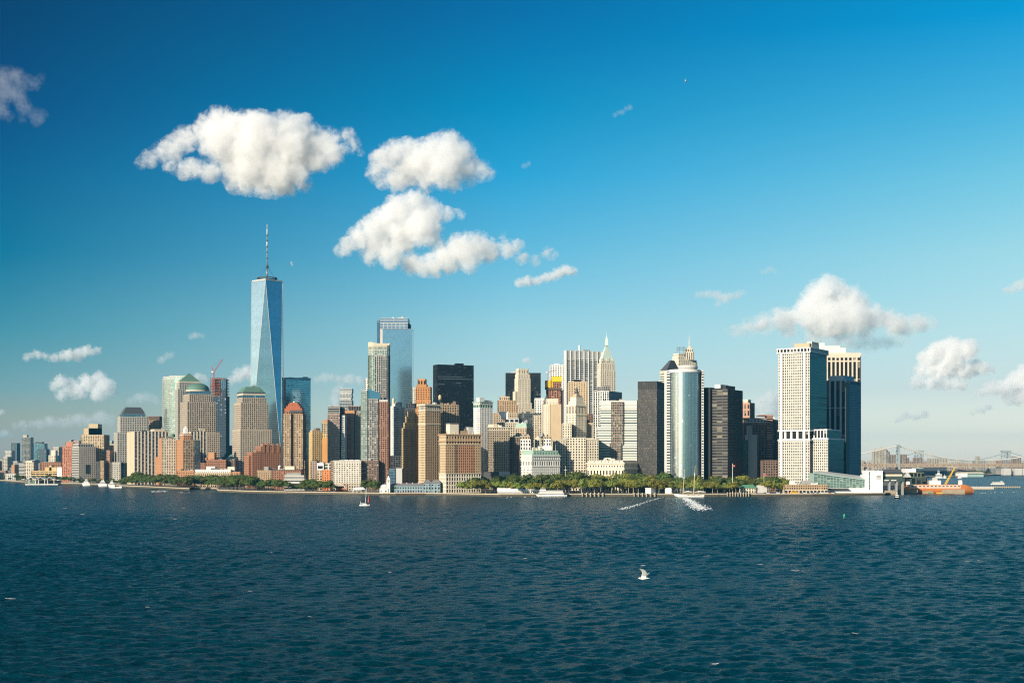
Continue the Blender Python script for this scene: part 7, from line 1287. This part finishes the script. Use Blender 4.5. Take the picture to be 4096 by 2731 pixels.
while x < 80:
    w = rf.uniform(14, 30); far(x, x + w, rf.uniform(1868, 1890), rf.uniform(3480, 3600), rf.choice(HZ), G_D, 'low block at the water side of the far left shore', 'low waterside blocks at far left', dep=30); x += w * .85
far(46, 58, 1858, 3420, ORANGE, None, 'small orange brick house lit by the sun at far left'); far(20, 64, 1893, 3380, LGREY, G_D, 'long low pale shed on the water at far left', None, 'low_building', 'low building')
# far right: housing slabs behind the bridges and the low far shore
for px0, px1, yt, lab in ((3496, 3530, 1800, 'tan housing tower left of the bridge tower, first of three'), (3526, 3548, 1794, 'tall tan housing tower left of the bridge tower with a yellow roof'), (3546, 3560, 1806, 'narrow grey housing tower just left of the bridge tower')): far(px0, px1, yt, 5050, HZ[1] if px0 < 3540 else HZ[5], G_D, lab, None, 'housing_tower', 'apartment tower', 5, 4, .4, .4, 30, ((.2, .7, yt - 6),))
for px0, px1, yt, lab in ((3560, 3592, 1818, 'dark housing slab just left of the bridge tower'), (3602, 3628, 1816, 'dark housing slab just right of the bridge tower'), (3626, 3637, 1830, 'small brown block right of the dark housing slab'), (3660, 3690, 1830, 'dark low block below the far lattice tower'), (3718, 3752, 1832, 'tan brick housing block above the bridge deck middle'), (3752, 3790, 1834, 'tan brick housing block right of the middle of the bridge'), (3912, 3919, 1824, 'lone slim tower on the horizon above the bridge'), (4054, 4084, 1826, 'dark stepped building at the right end of the bridge')): far(px0, px1, yt, 5300, HZ[2] if 'dark' in lab else HZ[1], G_D, lab, None, 'distant_building', 'building', 6, 4, .4, .4)
x = 3440
while x < 4130:
    w = rf.uniform(14, 36); far(x, x + w, rf.uniform(1838, 1850), rf.uniform(5500, 5900), rf.choice(HZ), G_D, 'low hazy block on the far shore behind the suspension bridge', 'low blocks behind the suspension bridge', bw=7, dep=60); x += w * rf.uniform(.7, 1.0)
x = 3960
while x < 4140:
    w = rf.uniform(12, 30); far(x, x + w, rf.uniform(1868, 1888), rf.uniform(4950, 5200), rf.choice(HZ), G_D, 'low block at the waterside under the right end of the bridge', 'low waterside blocks under the bridge', bw=7, dep=40); x += w * rf.uniform(.7, .95)
for px0, px1, yt, c_ in ((3690, 3786, 1868, 0), (3786, 3830, 1872, 1), (3830, 3900, 1874, 2), (3640, 3705, 1872, 0)): far(px0, px1, yt, 4650, SLATE if c_ == 0 else HZ[c_], G_BLUE if c_ == 0 else G_D, ('dark blue block under the bridge behind the old green terminal' if px0 == 3640 else 'dark blue glass block under the bridge behind the yacht') if c_ == 0 else ('pale low block under the bridge left of the shore trees' if c_ == 1 else 'low brown block behind the shore trees under the bridge'), dep=50)
for k, px in enumerate((4030, 4075, 4105)): far(px - 14, px + 14, 1873, 4750, LGREY, None, 'pale bridge pier block under the right end of the suspension bridge', 'pale piers under the right end of the bridge', 'bridge_pier', 'bridge pier')
